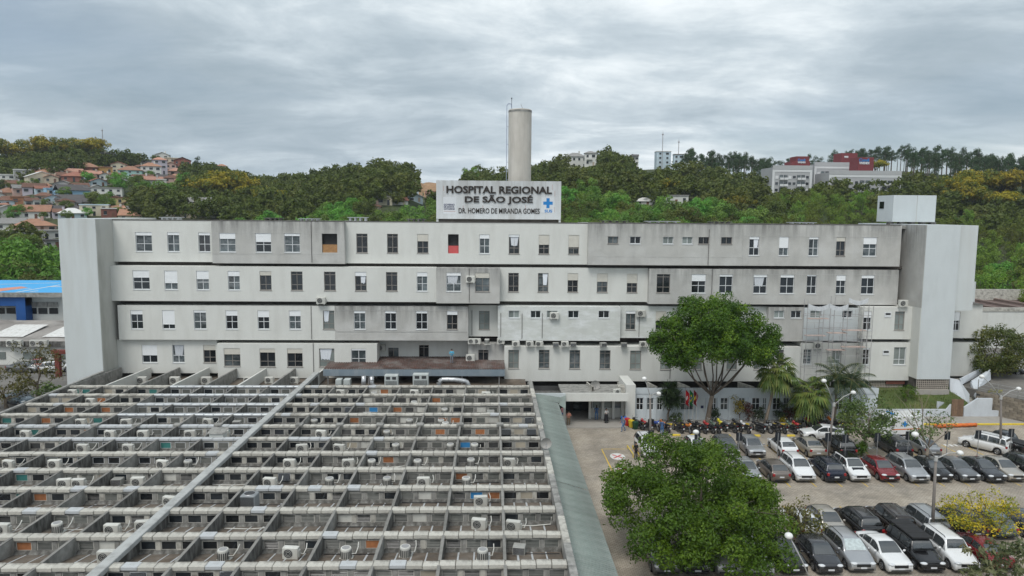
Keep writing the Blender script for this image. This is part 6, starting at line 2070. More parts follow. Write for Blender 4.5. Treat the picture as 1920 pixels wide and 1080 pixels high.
def apartment(px0, px1, ytop, ybot, Y, label, cols, red=None, sign=None):
    a, b = at_y(px0, ybot, Y), at_y(px1, ytop, Y)
    zt, zb = at_y((px0 + px1) / 2, ytop, Y).z, at_y((px0 + px1) / 2, ybot, Y).z - 6
    o = thing('apartment_block', ((a.x + b.x) / 2, Y, zb), label, 'building', 'grey apartment blocks on the hill')
    L = lambda name, me_, p=None: add(name, me_, p or o, world=p is None)
    L('wall', MB().box(a.x, b.x, Y, Y + 14, zb, zt).mesh('wall', APW))
    L('roof_band', MB().box(a.x - .15, b.x + .15, Y - .2, Y - .004, zt - .9, zt + .9).mesh('roof_band', APW))
    L('trim', MB().box(a.x - .1, b.x + .1, Y - .12, Y - .004, zt - 2.0, zt - .95).box(a.x - .1, a.x + .9, Y - .12, Y - .004, zb, zt - 2.01).box(b.x - .9, b.x + .1, Y - .12, Y - .004, zb, zt - 2.01).mesh('trim', APT))
    nf = int((zt - zb - 2) / 2.9)
    w = (b.x - a.x - 2) / cols
    for f in range(nf):
        z = zt - 2.6 - 2.9 * (f + 1) + .6
        for i in range(cols):
            x = a.x + 1 + w * (i + .5)
            if i % 4 in (1, 2):
                bo = L('balcony', MB().box(x - w * .45, x + w * .45, Y - 1.1, Y - .15, z - .6, z - .45).box(x - w * .45, x + w * .45, Y - 1.1, Y - 1.0, z - .44, z + .35).mesh('balcony', APT))
                L('balcony_glass', MB().box(x - w * .42, x + w * .42, Y - .1, Y - .004, z - .4, z + 1.6).mesh('balcony_glass', GLASS_L), bo)
            else:
                wn_ = L('window', MB().box(x - .65, x + .65, Y - .06, Y - .003, z, z + 1.2).mesh('window', HGLASS if (i + f) % 3 else APT))
                L('sill', MB().box(x - .7, x + .7, Y - .16, Y - .061, z - .15, z - .01).mesh('sill', APT), wn_)
    if red:
        for q, (r0, r1, ry0, ry1) in enumerate(red):
            ra, rb_ = at_y(r0, ry1, Y + 2), at_y(r1, ry0, Y + 2)
            L('red_tower', MB().box(ra.x, rb_.x, Y + 2 + q * .8, Y + 10, zt - 1, rb_.z).mesh('red_tower', APR))
    if sign:
        for (txt, s0_, s1_, sy0, sy1, mt) in sign:
            text_part(txt, 'lettering', at_y(s0_, sy0, Y + 1.9).x, at_y(s1_, sy0, Y + 1.9).x, at_y(s0_, sy1, Y + 1.9).z, at_y(s0_, sy0, Y + 1.9).z, Y + 1.95, mt, o, .15, .03)
    return o


SIGNB, SIGNW = M('sign_blue', (.03, .22, .55), .6, .03), M('sign_white', (.75, .77, .78), .6, .03)
apartment(1447, 1523, 314, 362, 318, 'grey apartment block with a white-trimmed front and small red tower, leftmost of the three', 8, [(1484, 1519, 303, 312), (1494, 1519, 293, 312)], [('Condi', 1496, 1510, 297.5, 302.5, SIGNB), ('VIVENDI', 1495.5, 1510, 302.8, 306, SIGNW)])
apartment(1525, 1606, 308, 362, 330, 'grey apartment block with the tallest red tower, middle of the three', 9, [(1577, 1608, 287, 306)], [('VIVENDI', 1583, 1590.5, 292.5, 296, SIGNW)])
apartment(1553, 1690, 324, 366, 312, 'grey apartment block with the wide red tower, front right one of the three', 12, [(1609, 1639, 295, 315)], [('Condi', 1611, 1630, 297, 303, SIGNB), ('VIVENDI', 1611, 1630, 303.5, 308, SIGNW)])

# garden trees between the houses
names_ = [(h_[0], h_[1], h_[7]) for h_ in HS if h_[0] < 360]
taken = set()
for i in range(160):
    x, y = hr_.uniform(-10, 350), hr_.uniform(318, 415)
    if any(abs(x - a) < 11 and -3 < b - y < 6 for a, b in spots):
        continue
    g = ray_ground(x, y)
    nb_ = min(names_, key=lambda q: (q[0] - x) ** 2 + 4 * (q[1] - y) ** 2)[2]
    if g and nb_ not in taken and len(nb_.split()) < 13:
        taken.add(nb_)
        hill_tree(hr_.choice(('broad', 'broad', 'olive')), g.x, g.y, hr_.uniform(.35, .6), f'garden tree nearest the {nb_}')
# ------------------------------------------------------------------ vehicles
CGLASS = M('car_glass', (.035, .04, .043), .03, .25, 1.5, 0, 1.0, coat=1.0)
TYRE = M('tyre_rubber', (.014, .014, .015), .85, .15, 6)
RIM = M('alloy_rim', (.42, .43, .44), .35, .1, 4, .8)
LENS = M('headlamp_lens', (.62, .64, .66), .08, .1, 4, 0, .8)
TAIL = M('tail_lamp', (.30, .012, .015), .15, .1, 4, 0, .7)
PLATE = M('number_plate', (.62, .64, .66), .5, .05, 4)
TRIM = M('dark_trim', (.02, .02, .021), .6, .1, 4)
PAINT = {'white': paint('paint_white', (.72, .73, .73)), 'silver': paint('paint_silver', (.42, .43, .44), .55, .28), 'grey': paint('paint_grey', (.16, .165, .17), .5, .28), 'dark grey': paint('paint_dark_grey', (.05, .052, .058), .45, .25), 'black': paint('paint_black', (.010, .010, .011), .2, .2),
         'navy': paint('paint_navy', (.012, .017, .035), .35, .22), 'red': paint('paint_red', (.20, .012, .018), .2, .22), 'tan grey': paint('paint_tan_grey', (.20, .17, .15), .5, .28), 'brown': paint('paint_brown', (.032, .025, .022), .3, .25), 'beige silver': paint('paint_beige_silver', (.44, .41, .36), .5, .3), 'blue grey': paint('paint_blue_grey', (.10, .14, .17), .4, .25)}
# L length, W width, H height, belt, bonnet length, then along the car from its nose: screen top, roof end, tailgate foot; boot height
CT = {'hatch': dict(L=3.95, W=1.74, H=1.49, belt=.97, wb=.92, wt=1.72, re=3.15, rb=3.78, zb=.97), 'sedan': dict(L=4.45, W=1.78, H=1.47, belt=.97, wb=1.08, wt=1.95, re=3.10, rb=3.86, zb=1.03),
      'suv': dict(L=4.30, W=1.82, H=1.66, belt=1.08, wb=1.00, wt=1.75, re=3.75, rb=4.14, zb=1.03, rails=1), 'boxy': dict(L=4.30, W=1.80, H=1.72, belt=1.06, wb=1.15, wt=1.58, re=4.05, rb=4.25, zb=1.06, rails=1),
      'pickup': dict(L=5.10, W=1.85, H=1.74, belt=1.08, wb=1.40, wt=1.98, re=3.05, rb=3.40, zb=1.06, bed=1)}


def lerpk(t, ks):
    for (a, u), (b, v) in zip(ks[:-1], ks[1:]):
        if t <= b:
            k = 0 if b == a else (t - a) / (b - a)
            k = max(0, min(1, k))
            return u + (v - u) * k
    return ks[-1][1]


def car_meshes(c):
    L, W, H, belt = c['L'], c['W'], c['H'], c['belt']
    hw = W / 2
    rw, ra = .315, .40
    f_ax, r_ax = .80, L - .78
    top = [(0, .60), (.03, .72), (.12, .80), (.35, .86), (c['wb'], belt), (c['rb'], c['zb']), (L - .10, c['zb'] - .02), (L - .03, c['zb'] - .14), (L, c['zb'] - .24)]
    b = MB()
    rings = []
    ts = sorted(set([0, .04, .10, .2, .3] + [round(f_ax + ra * math.cos(a), 3) for a in np.linspace(0, math.pi, 11)] + [round(r_ax + ra * math.cos(a), 3) for a in np.linspace(0, math.pi, 11)] + list(np.linspace(1.3, L - 1.3, 6)) + [L - .25, L - .12, L - .05, L]))
    for t in ts:
        u = abs(t / L - .5) * 2
        w = hw * (1 - .13 * u ** 5)
        zt = lerpk(t, top)
        zb = .22 + (.10 if t < .1 or t > L - .1 else 0)
        for ax in (f_ax, r_ax):
            if abs(t - ax) <= ra:
                zb = max(zb, rw + math.sqrt(max(0, ra * ra - (t - ax) ** 2)))
        zb = min(zb, zt - .12)
        zm = max(zt - .26, zb + .04)
        y = t - L / 2
        half = [(w * .93, zb), (w, zb + .02), (w * 1.0, zm), (w * .965, zt - .06), (w * .86, zt - .005), (w * .45, zt + .025)]
        rings.append([(-x, y, z) for x, z in half] + [(0, y, zt + .03)] + [(x, y, z) for x, z in reversed(half)])
    b.loft(rings, 0, True)
    # cabin: one curved shell from bonnet to tail, glass laid on it
    wb, wt, re, rb = c['wb'], c['wt'], c['re'], c['rb']
    bw, z0 = hw * .935, belt - .04

    def roof(t):
        if t < wt:
            return z0 + (H - .04 - z0) * (1 - (1 - max(0, (t - wb) / (wt - wb))) ** 1.3)
        if t < re:
            k = (t - wt) / (re - wt)
            return H - .04 + .04 * math.sin(math.pi * min(1, k * 1.25 + .05)) - .03 * k * k
        k = (t - re) / (rb - re)
        return (H - .07) + (c['zb'] - .04 - H + .07) * k ** 1.25

    def wtop(t):
        k = (roof(t) - z0) / (H - z0)
        return bw * (.97 - .24 * max(0, k))
    cr = []
    for t in [wb + (wt - wb) * i / 5 for i in range(5)] + [wt + (re - wt) * i / 6 for i in range(7)] + [re + (rb - re) * i / 5 for i in range(1, 6)]:
        z, w_ = roof(t), wtop(t)
        half = [(bw, z0 - .02), (bw + (w_ - bw) * .85, z0 + (z - z0) * .85), (w_ * .93, z - .015), (w_ * .6, z + .01)]
        cr.append([(-x, t - L / 2, q) for x, q in half] + [(0, t - L / 2, z + .015)] + [(x, t - L / 2, q) for x, q in reversed(half)])
    b.loft(cr, 0, True)
    m = {'body': b.mesh('body', PAINT['white'], True)}

    def screen(t0, t1, name):
        g = MB()
        P = lambda i, j: ((j / 3 - 1) * wtop(t0 + (t1 - t0) * i / 4) * (.88 - .04 * (i in (0, 4))), t0 + (t1 - t0) * i / 4 - L / 2, roof(t0 + (t1 - t0) * i / 4) + .022 + .012 * (1 - abs(j / 3 - 1)))
        for i in range(4):
            for j in range(6):
                g.face([P(i, j), P(i, j + 1), P(i + 1, j + 1), P(i + 1, j)])
        return g.mesh(name, CGLASS, True)
    m['windscreen'] = screen(wb + .07, wt - .04, 'windscreen')
    m['rear_window'] = screen(re + .05, rb - .12 * (rb - re) - .06, 'rear_window')
    cuts = ((.10, .46), (.49, .80), (.83, .97)) if not c.get('bed') else ((.10, .52), (.56, .95))
    sides = []
    for s in (-1, 1):
        for (u0, u1) in cuts:
            g = MB()
            t0, t1 = wb + (rb - wb) * u0, wb + (rb - wb) * u1

            def Q(i, v):
                t = t0 + (t1 - t0) * i / 4
                z, w_ = roof(t), wtop(t)
                lo, hi = .10, .84
                k = lo + (hi - lo) * v
                return (s * (bw + (w_ - bw) * k + .012), t - L / 2, z0 + (z - z0) * k + .02)
            for i in range(4):
                q = [Q(i, 0), Q(i + 1, 0), Q(i + 1, 1), Q(i, 1)]
                g.face(q if s > 0 else q[::-1])
            sides.append(g.mesh('side_window', CGLASS))
    m['side_window'] = sides
    tw = bw * .70
    m['headlight'] = [MB().ell((s * hw * .66, -L / 2 + .13, .72), (.24, .20, .085), 10, 6).mesh('headlight', LENS, True) for s in (-1, 1)]
    m['tail_light'] = [MB().cbox(s * hw * .78 - .11, s * hw * .78 + .11, L / 2 - .16, L / 2 + .005, c['zb'] - .30, c['zb'] - .08, .03).mesh('tail_light', TAIL) for s in (-1, 1)]
    m['grille'] = MB().cbox(-.46, .46, -L / 2 - .02, -L / 2 + .05, .52, .70, .02).cbox(-.66, .66, -L / 2 - .012, -L / 2 + .06, .30, .40, .02).mesh('grille', TRIM)
    m['rear_trim'] = MB().cbox(-.62, .62, L / 2 - .06, L / 2 + .012, .30, .42, .02).mesh('rear_trim', TRIM)
    m['number_plate'] = [MB().box(-.2, .2, -L / 2 - .03, -L / 2 - .016, .41, .52).mesh('number_plate', PLATE), MB().box(-.2, .2, L / 2 + .014, L / 2 + .03, .55, .67).mesh('number_plate', PLATE)]
    m['mirror'] = [MB().ell((s * (hw + .09), wb - L / 2 + .34, belt + .04), (.11, .06, .08), 8, 5).mesh('mirror', PAINT['white'], True) for s in (-1, 1)]
    if c.get('rails'):
        m['roof_rail'] = [MB().tube([(s * (tw - .06), wt - L / 2 + .15, H - .03), (s * (tw - .06), wt - L / 2 + .3, H + .05), (s * (tw - .06), re - L / 2 - .3, H + .05), (s * (tw - .06), re - L / 2 - .1, H - .03)], .022, 6).mesh('roof_rail', TRIM) for s in (-1, 1)]
    if c.get('bed'):
        m['bed_cover'] = MB().box(-hw * .80, hw * .80, rb - L / 2 + .12, L / 2 - .15, c['zb'] + .03, c['zb'] + .06).mesh('bed_cover', TRIM)
    ty = MB().tube([(-.10, 0, 0), (-.085, 0, 0), (.085, 0, 0), (.10, 0, 0)], [rw - .03, rw, rw, rw - .03], 20).mesh('wheel', TYRE, True)
    rm = MB()
    for s in (-1, 1):
        x = s * .102
        rm.face([(x, .20 * math.cos(a), .20 * math.sin(a)) for a in np.linspace(0, 2 * math.pi, 17)[:-1]][::s], 1)
        for k in range(5):
            a = 2 * math.pi * k / 5
            d, n = (math.cos(a), math.sin(a)), (-math.sin(a), math.cos(a))
            q = [(x + s * .006, d[0] * .02 + n[0] * .035, d[1] * .02 + n[1] * .035), (x + s * .006, d[0] * .205 + n[0] * .03, d[1] * .205 + n[1] * .03), (x + s * .006, d[0] * .205 - n[0] * .03, d[1] * .205 - n[1] * .03), (x + s * .006, d[0] * .02 - n[0] * .035, d[1] * .02 - n[1] * .035)]
            rm.face(q[::-s], 0)
        rm.tube([(x, .20 * math.cos(a), .20 * math.sin(a)) for a in np.linspace(0, 2 * math.pi, 17)], .012, 4, 0, False)
    m['wheel'] = [(ty, rm.mesh('rim', [RIM, TRIM]), (s * (hw - .11), ax - L / 2, rw)) for s in (-1, 1) for ax in (f_ax, r_ax)]
    return m


CM = {k: car_meshes(c) for k, c in CT.items()}


def car(kind, colour, loc, rz, label, group, roofcol=None, platform=False, spare=False, shade=False):
    o = thing('pickup_truck' if kind == 'pickup' else 'car', loc, label, 'pickup' if kind == 'pickup' else 'car', group, rz)
    c = CT[kind]
    for nm, v in CM[kind].items():
        if nm == 'wheel':
            for ty, rm, q in v:
                w = add('wheel', ty, o, loc=q)
                add('rim', rm, w)
            continue
        for me_ in (v if isinstance(v, list) else [v]):
            p = add(nm, me_, o)
            if nm in ('body', 'mirror'):
                own_mat(p, PAINT[colour])
    if roofcol:
        tw = c['W'] / 2 * .74
        add('roof_panel', MB().cbox(-tw + .08, tw - .08, c['wt'] - c['L'] / 2 + .08, c['re'] - c['L'] / 2 - .1, c['H'] - .03, c['H'] + .03, .02).mesh('roof_panel', PAINT[roofcol]), o)
        add('bonnet_panel', MB().face([(-.5, -c['L'] / 2 + .35, .835), (.5, -c['L'] / 2 + .35, .835), (.5, c['wb'] - c['L'] / 2 - .1, c['belt'] + .035), (-.5, c['wb'] - c['L'] / 2 - .1, c['belt'] + .035)]).mesh('bonnet_panel', PAINT[roofcol]), o)
    if platform:
        q = MB()
        for i in range(4):
            y = c['wt'] - c['L'] / 2 - .25 + i * .72
            q.cbox(-.68, .68, y, y + .69, c['H'] + .06, c['H'] + .17, .02)
        add('roof_rack', q.mesh('roof_rack', TRIM), o)
    if spare:
        add('spare_wheel', MB().tube([(0, c['L'] / 2 + .01, .95), (0, c['L'] / 2 + .17, .95)], [.31, .29], 18).mesh('spare_wheel', TYRE, True), o)
    if shade:
        g = MB()
        for f in CM[kind]['windscreen'].polygons:
            g.face([CM[kind]['windscreen'].vertices[i].co + Vector((0, -.004, .006)) for i in f.vertices])
        add('sun_shade', g.mesh('sun_shade', M('silver_sun_shade', (.50, .56, .56), .35, .25, 6, .3)), o)
    return o


G1, G2, G3, G4 = 'cars in the front bays of the upper car park', 'cars in the back bays of the upper car park', 'cars in the far row of the lower car park', 'cars in the near row of the lower car park'
FWD, BACK = 0.0, math.pi
# (type, paint, picture column of the near bumper, seen from front or rear, label, extras)
ROWA = [('hatch', 'silver', 1412, FWD, 'silver hatchback beside the dense tree, front bays'), ('hatch', 'tan grey', 1466, BACK, 'tan-grey hatchback seen from behind, left of the white compact SUV'), ('suv', 'white', 1515, FWD, 'white compact SUV facing out, between tan-grey and navy cars'),
        ('suv', 'navy', 1570, BACK, 'navy SUV seen from behind in the front bays'), ('suv', 'white', 1618, FWD, 'white SUV with black roof and bonnet stripe', dict(roofcol='black')), ('hatch', 'red', 1674, FWD, 'dark red hatchback, the only red car in the rows'),
        ('suv', 'silver', 1724, FWD, 'silver SUV right of the red hatchback'), ('hatch', 'black', 1772, FWD, 'black hatchback right of the silver SUV'), ('sedan', 'grey', 1820, FWD, 'grey sedan in the front bays before the tall lamp post'), ('sedan', 'dark grey', 1868, FWD, 'dark grey sedan right of the grey one'),
        ('sedan', 'beige silver', 1910, FWD, 'beige-silver older sedan near the right edge'), ('suv', 'black', 1956, FWD, 'black SUV cut by the right edge, front bays')]
ROWB = [('suv', 'white', 1222, FWD, 'white SUV beside the ambulance bay'), ('hatch', 'white', 1316, FWD, 'white car half hidden behind the dense tree'), ('hatch', 'grey', 1374, FWD, 'grey car with a bright bonnet right of the dense tree, back bays'), ('hatch', 'silver', 1423, FWD, 'silver hatchback facing out, left of the white hatchback'),
        ('hatch', 'white', 1483, BACK, 'white hatchback seen from behind in the back bays'), ('sedan', 'beige silver', 1534, BACK, 'silver sedan seen from behind with red tail lamps'), ('suv', 'black', 1589, BACK, 'black SUV seen from behind beside the light green tree'),
        ('suv', 'dark grey', 1697, BACK, 'dark SUV with roof rails below the white van'), ('sedan', 'silver', 1752, BACK, 'silver sedan behind the sparse tree')]
ROWC = [('hatch', 'white', 1524, BACK, 'white car seen from behind, half hidden by the olive tree'), ('hatch', 'beige silver', 1574, FWD, 'silver hatchback facing out in the lower car park'), ('suv', 'black', 1634, BACK, 'black car with bright red tail lamps'), ('boxy', 'brown', 1700, BACK, 'dark brown large SUV with roof rails'),
        ('boxy', 'silver', 1760, BACK, 'silver SUV behind the tall lamp post'), ('suv', 'black', 1830, BACK, 'black SUV below the yellow-flowering tree'), ('hatch', 'blue grey', 1890, BACK, 'blue-grey car behind the big-leaved shrub'), ('sedan', 'dark grey', 1950, BACK, 'dark car at the right edge behind the yellow tree')]
ROWD = [('suv', 'grey', 1250, FWD, 'grey SUV in the shade of the dense tree'), ('hatch', 'dark grey', 1310, FWD, 'dark hatchback hidden under the dense tree'), ('sedan', 'silver', 1368, FWD, 'silver car under the right side of the dense tree'), ('hatch', 'white', 1428, FWD, 'white car at the lower edge right of the dense tree'),
        ('sedan', 'black', 1492, FWD, 'black sedan under the single lamp head'), ('hatch', 'dark grey', 1558, FWD, 'dark grey hatchback left of the silver SUV, near row'), ('suv', 'silver', 1622, FWD, 'silver SUV with a sun shade behind its windscreen', dict(shade=True)), ('sedan', 'white', 1689, FWD, 'white sedan in the near row'),
        ('boxy', 'black', 1752, FWD, 'black SUV carrying a flat roof platform', dict(platform=True)), ('boxy', 'white', 1818, FWD, 'white SUV with black roof rails in the near row'), ('sedan', 'red', 1884, BACK, 'dark red sedan under the big-leaved shrub')]
for row, yref, ynear, grp in ((ROWA, 907, 58.2, G1), (ROWB, 862, 64.45, G2), (ROWC, 1017, 47.45, G3), (ROWD, 1084, 42.7, G4)):
    for e in row:
        kw = e[5] if len(e) > 5 else {}
        L = CT[e[0]]['L']
        x = at_y(e[2], yref, ynear).x
        dy = RNG.uniform(-.2, .2)
        kk = at_z(e[2], yref).y
        car(e[0], e[1], (x + .0, ynear + L / 2 + dy, 0.0), e[3] + RNG.uniform(-.035, .035), e[4], grp, **kw)
p = at_z(1549, 826)
car('sedan', 'white', (p.x, p.y + .6, 0), math.radians(-97), 'white sedan driving left in front of the motorcycles', None)
p = at_z(1862, 850)
car('boxy', 'white', (p.x, 67.2, 0), math.radians(215), 'white off-roader with a spare wheel on its tailgate', G2, spare=True)
p = at_z(1925, 862)
pk = car('pickup', 'black', (p.x + .3, 67.6, 0), math.radians(200), 'black pickup truck at the right edge behind the front bays', G2)
for i, (k_, c_, px_, py_, rz, lab) in enumerate((('sedan', 'grey', 46, 697, 1.5, 'grey car in the yard left of the tower'), ('pickup', 'red', 74, 693, 1.7, 'red pickup in the yard left of the tower'), ('suv', 'white', 108, 697, 1.9, 'white car by the rust-red pergola'), ('sedan', 'blue grey', 38, 757, 1.0, 'blue-grey car half hidden by the yard tree'))):
    car(k_, c_, at_z(px_, py_), rz, lab, 'cars in the service yard')
for i, (c_, px_, py_, rz, lab) in enumerate((('white', 1868, 552, 1.2, 'left white car in the sandy car park at the right'), ('white', 1889, 551, 1.2, 'middle white car in the sandy car park at the right'), ('white', 1914, 551, 1.2, 'white car at the right edge of the sandy car park'), ('blue grey', 1862, 572, 1.4, 'blue-grey car behind the low right roof'), ('silver', 1884, 576, 1.4, 'silver car behind the low right roof'), ('white', 1908, 579, 1.4, 'white car behind the low right roof'))):
    q = at_z(px_, py_, .08)
    car('sedan', c_, q, rz, lab, 'cars in the sandy car park')

# white van with the blue cross
p = at_z(1686, 824)
van = thing('van', (p.x, p.y + 1.2, 0), 'tall white ambulance van with a blue cross, behind the sparse tree', 'van', None, math.radians(-83))
L, W, H = 5.4, 1.98, 2.45
vb = MB()
prof = [(0, .45), (0, .95), (.25, 1.12), (1.0, 1.30), (1.75, 2.25), (2.0, 2.40), (L - .15, H), (L, H - .15), (L, .45)]
ring = lambda x, k: [(x, t - L / 2, .45 + (z - .45) * k) for t, z in prof]
vb.loft([ring(-W / 2 + .12, .985), ring(-W / 2, .95), ring(W / 2, .95), ring(W / 2 - .12, .985)][:1] + [ring(-W / 2 + .0, .97), ring(-W / 2 + .1, 1), ring(W / 2 - .1, 1), ring(W / 2, .97)], 0, True)
add('body', vb.mesh('body', PAINT['white']), van)
add('windscreen', MB().face([(-.82, -L / 2 + 1.02, 1.36), (.82, -L / 2 + 1.02, 1.36), (.78, -L / 2 + 1.70, 2.22), (-.78, -L / 2 + 1.70, 2.22)]).mesh('windscreen', CGLASS), van)
for s in (-1, 1):
    x = s * (W / 2 + .006)
    add('side_window', MB().face([(x, -L / 2 + 1.25, 1.35), (x, -L / 2 + 2.1, 1.35), (x, -L / 2 + 2.1, 2.0), (x, -L / 2 + 1.75, 2.0)][::s]).mesh('side_window', CGLASS), van)
    add('headlight', MB().ell((s * .78, -L / 2 + .08, .85), (.16, .12, .12), 8, 5).mesh('headlight', LENS, True), van)
    add('cross', MB().box(x - .004, x + .004, .45, .65, 1.25, 1.85).box(x - .004, x + .004, .25, .449, 1.45, 1.65).box(x - .004, x + .004, .651, .85, 1.45, 1.65).mesh('cross', BLUEP), van)
    add('stripe', MB().box(x - .003, x + .003, -.9, 2.4, .95, 1.05).mesh('stripe', M('orange_stripe', (.65, .18, .04), .5, .05)), van)
    for t in (.95, L - 1.1):
        w = add('wheel', CM['suv']['wheel'][0][0], van, loc=(s * (W / 2 - .12), t - L / 2, .33))
        add('rim', CM['suv']['wheel'][0][1], w)
    add('tail_light', MB().box(s * .88 - .08, s * .88 + .08, L / 2 - .03, L / 2 + .02, .9, 1.5).mesh('tail_light', TAIL), van)
add('bumper', MB().cbox(-.95, .95, -L / 2 - .08, -L / 2 + .1, .35, .62, .03).mesh('bumper', TRIM), van)
add('roof_light', MB().cbox(-.5, .5, -.6, -.35, H + .0, H + .13, .03).mesh('roof_light', BLUEP), van)

# ------------------------------------------------------------------ motorcycles
def moto_meshes():
    m = {}
    wl_ = MB().tube([(-.055, 0, 0), (-.03, 0, 0), (.03, 0, 0), (.055, 0, 0)], [.26, .30, .30, .26], 18).mesh('wheel', TYRE, True)
    rm = MB()
    for s in (-1, 1):
        rm.face([(s * .057, .20 * math.cos(a), .20 * math.sin(a)) for a in np.linspace(0, 2 * math.pi, 15)[:-1]][::s])
    m['wheel'] = [(wl_, rm.mesh('rim', M('bike_rim', (.12, .12, .12), .5, .2)), (0, y, .30)) for y in (-.66, .66)]
    m['engine'] = MB().cbox(-.14, .14, -.22, .22, .28, .58, .04).tube([(.14, -.1, .35), (.18, .3, .32), (.18, .85, .42)], [.03, .04, .06], 8).mesh('engine', M('engine_metal', (.08, .08, .085), .45, .2, 6, .6))
    m['frame'] = MB().tube([(0, -.55, .95), (0, -.15, .62), (0, .45, .55), (0, .66, .30)], .035, 6).tube([(-.09, .15, .40), (-.09, .66, .30)], .03, 5).tube([(.09, .15, .40), (.09, .66, .30)], .03, 5).mesh('frame', TRIM)
    m['fork'] = MB().tube([(-.08, -.66, .30), (-.08, -.48, 1.0)], .025, 6).tube([(.08, -.66, .30), (.08, -.48, 1.0)], .025, 6).mesh('fork', STEEL)
    m['tank'] = MB().ell((0, -.18, .80), (.17, .32, .15), 10, 6).mesh('tank', TRIM, True)
    m['fairing'] = MB().ell((0, -.56, .92), (.17, .16, .18), 8, 6).mesh('fairing', TRIM, True)
    m['tail_cover'] = MB().ell((0, .62, .80), (.14, .34, .10), 8, 5).mesh('tail_cover', TRIM, True)
    m['side_cover'] = MB().ell((0, .15, .58), (.19, .30, .17), 8, 5).mesh('side_cover', TRIM, True)
    m['seat'] = MB().ell((0, .32, .80), (.15, .42, .08), 10, 5).mesh('seat', BLACKP, True)
    m['handlebar'] = MB().tube([(-.36, -.36, 1.05), (-.12, -.48, 1.0), (.12, -.48, 1.0), (.36, -.36, 1.05)], .02, 6).mesh('handlebar', TRIM)
    m['mirror'] = [MB().tube([(s * .26, -.42, 1.04), (s * .33, -.44, 1.26)], .01, 5).ell((s * .34, -.44, 1.30), (.07, .02, .045), 8, 5).mesh('mirror', STEEL) for s in (-1, 1)]
    m['headlight'] = MB().ell((0, -.68, .90), (.09, .05, .08), 8, 5).mesh('headlight', LENS, True)
    m['mudguard'] = MB().box(-.07, .07, .70, .98, .60, .66).box(-.06, .06, -.85, -.5, .62, .65).mesh('mudguard', TRIM)
    m['number_plate'] = MB().box(-.09, .09, .97, .985, .48, .62).mesh('number_plate', PLATE)
    m['tail_light'] = MB().box(-.06, .06, .90, .95, .74, .80).mesh('tail_light', TAIL)
    return m


MM = moto_meshes()
BK = {k: M('bike_' + k.replace(' ', '_'), c, .3, .05, 4, 0, .5, coat=.5) for k, c in {'red': (.35, .02, .02), 'black': (.012, .012, .013), 'blue': (.03, .08, .35), 'orange': (.50, .16, .02), 'yellow': (.60, .52, .03), 'grey': (.16, .17, .18), 'white': (.55, .56, .57), 'green': (.08, .12, .09)}.items()}
BIKES = [(1199, 809, 'black'), (1214, 812, 'red'), (1231, 811, 'blue'), (1250, 814, 'orange'), (1275, 815, 'black'), (1291, 816, 'orange'), (1304, 813, 'black'), (1318, 816, 'black'), (1333, 816, 'red'), (1345, 816, 'green'), (1358, 812, 'yellow'), (1373, 815, 'grey'), (1387, 812, 'black'), (1402, 816, 'white'), (1426, 815, 'black'),
         (1440, 816, 'grey'), (1454, 815, 'black'), (1469, 816, 'black'), (1490, 816, 'green'), (1504, 816, 'red'), (1527, 808, 'red'), (1538, 809, 'black'), (1549, 808, 'black'), (1568, 807, 'orange'), (1579, 809, 'black')]
CNT = {}
for i, (px_, py_, cn) in enumerate(BIKES):
    p = at_z(px_, py_)
    CNT[cn] = CNT.get(cn, 0) + 1
    rz = RNG.uniform(.3, .75) + (0 if i in (2, 5, 15) else math.pi)
    lab = f'{cn} motorcycle parked nose to the pavement, {ORD[CNT[cn] - 1]} {cn} one from the left' if sum(1 for b in BIKES if b[2] == cn) > 1 else f'{cn} motorcycle, the only {cn} one in the row'
    o = thing('motorcycle', (p.x, p.y + 1.0, 0), lab, 'motorcycle', 'motorcycles parked along the annex', rz, 1.06)
    for nm, v in MM.items():
        if nm == 'wheel':
            for w_, r_, q in v:
                w = add('wheel', w_, o, loc=q)
                add('rim', r_, w)
            continue
        for me_ in (v if isinstance(v, list) else [v]):
            pp = add(nm, me_, o)
            if nm in ('tank', 'fairing'):
                own_mat(pp, BK[cn])
    if i in (1,):
        add('top_box', MB().cbox(-.24, .24, .55, 1.0, .92, 1.35, .04).mesh('top_box', BLACKP), o)
for i, (px_, py_) in enumerate(((1268, 817), (1302, 817), (1362, 818), (1418, 818), (1483, 818))):
    p = at_z(px_, py_)
    add('wheel_stop', MB().cbox(-.42, .42, -.14, .14, 0, .16, .04).mesh('wheel_stop', YELLOWF), None, p, label=f'yellow concrete wheel stop, {ORD[i]} from the left along the motorcycles', cat='wheel stop', group='yellow wheel stops by the motorcycles')
# ------------------------------------------------------------------ people
SKIN = M('skin', (.34, .20, .14), .6, .05, 5)
HAIR = M('dark_hair', (.02, .015, .012), .7, .1, 6)
CLOTH = {k: M('cloth_' + k.replace(' ', '_'), c, .9, .1, 5) for k, c in {'salmon': (.55, .25, .18), 'khaki': (.20, .15, .09), 'denim': (.06, .12, .25), 'black': (.015, .015, .018), 'white': (.62, .62, .60), 'grey': (.20, .22, .25), 'cyan': (.10, .45, .65), 'pink': (.45, .22, .24), 'jeans': (.08, .17, .34), 'shoe': (.04, .035, .03)}.items()}


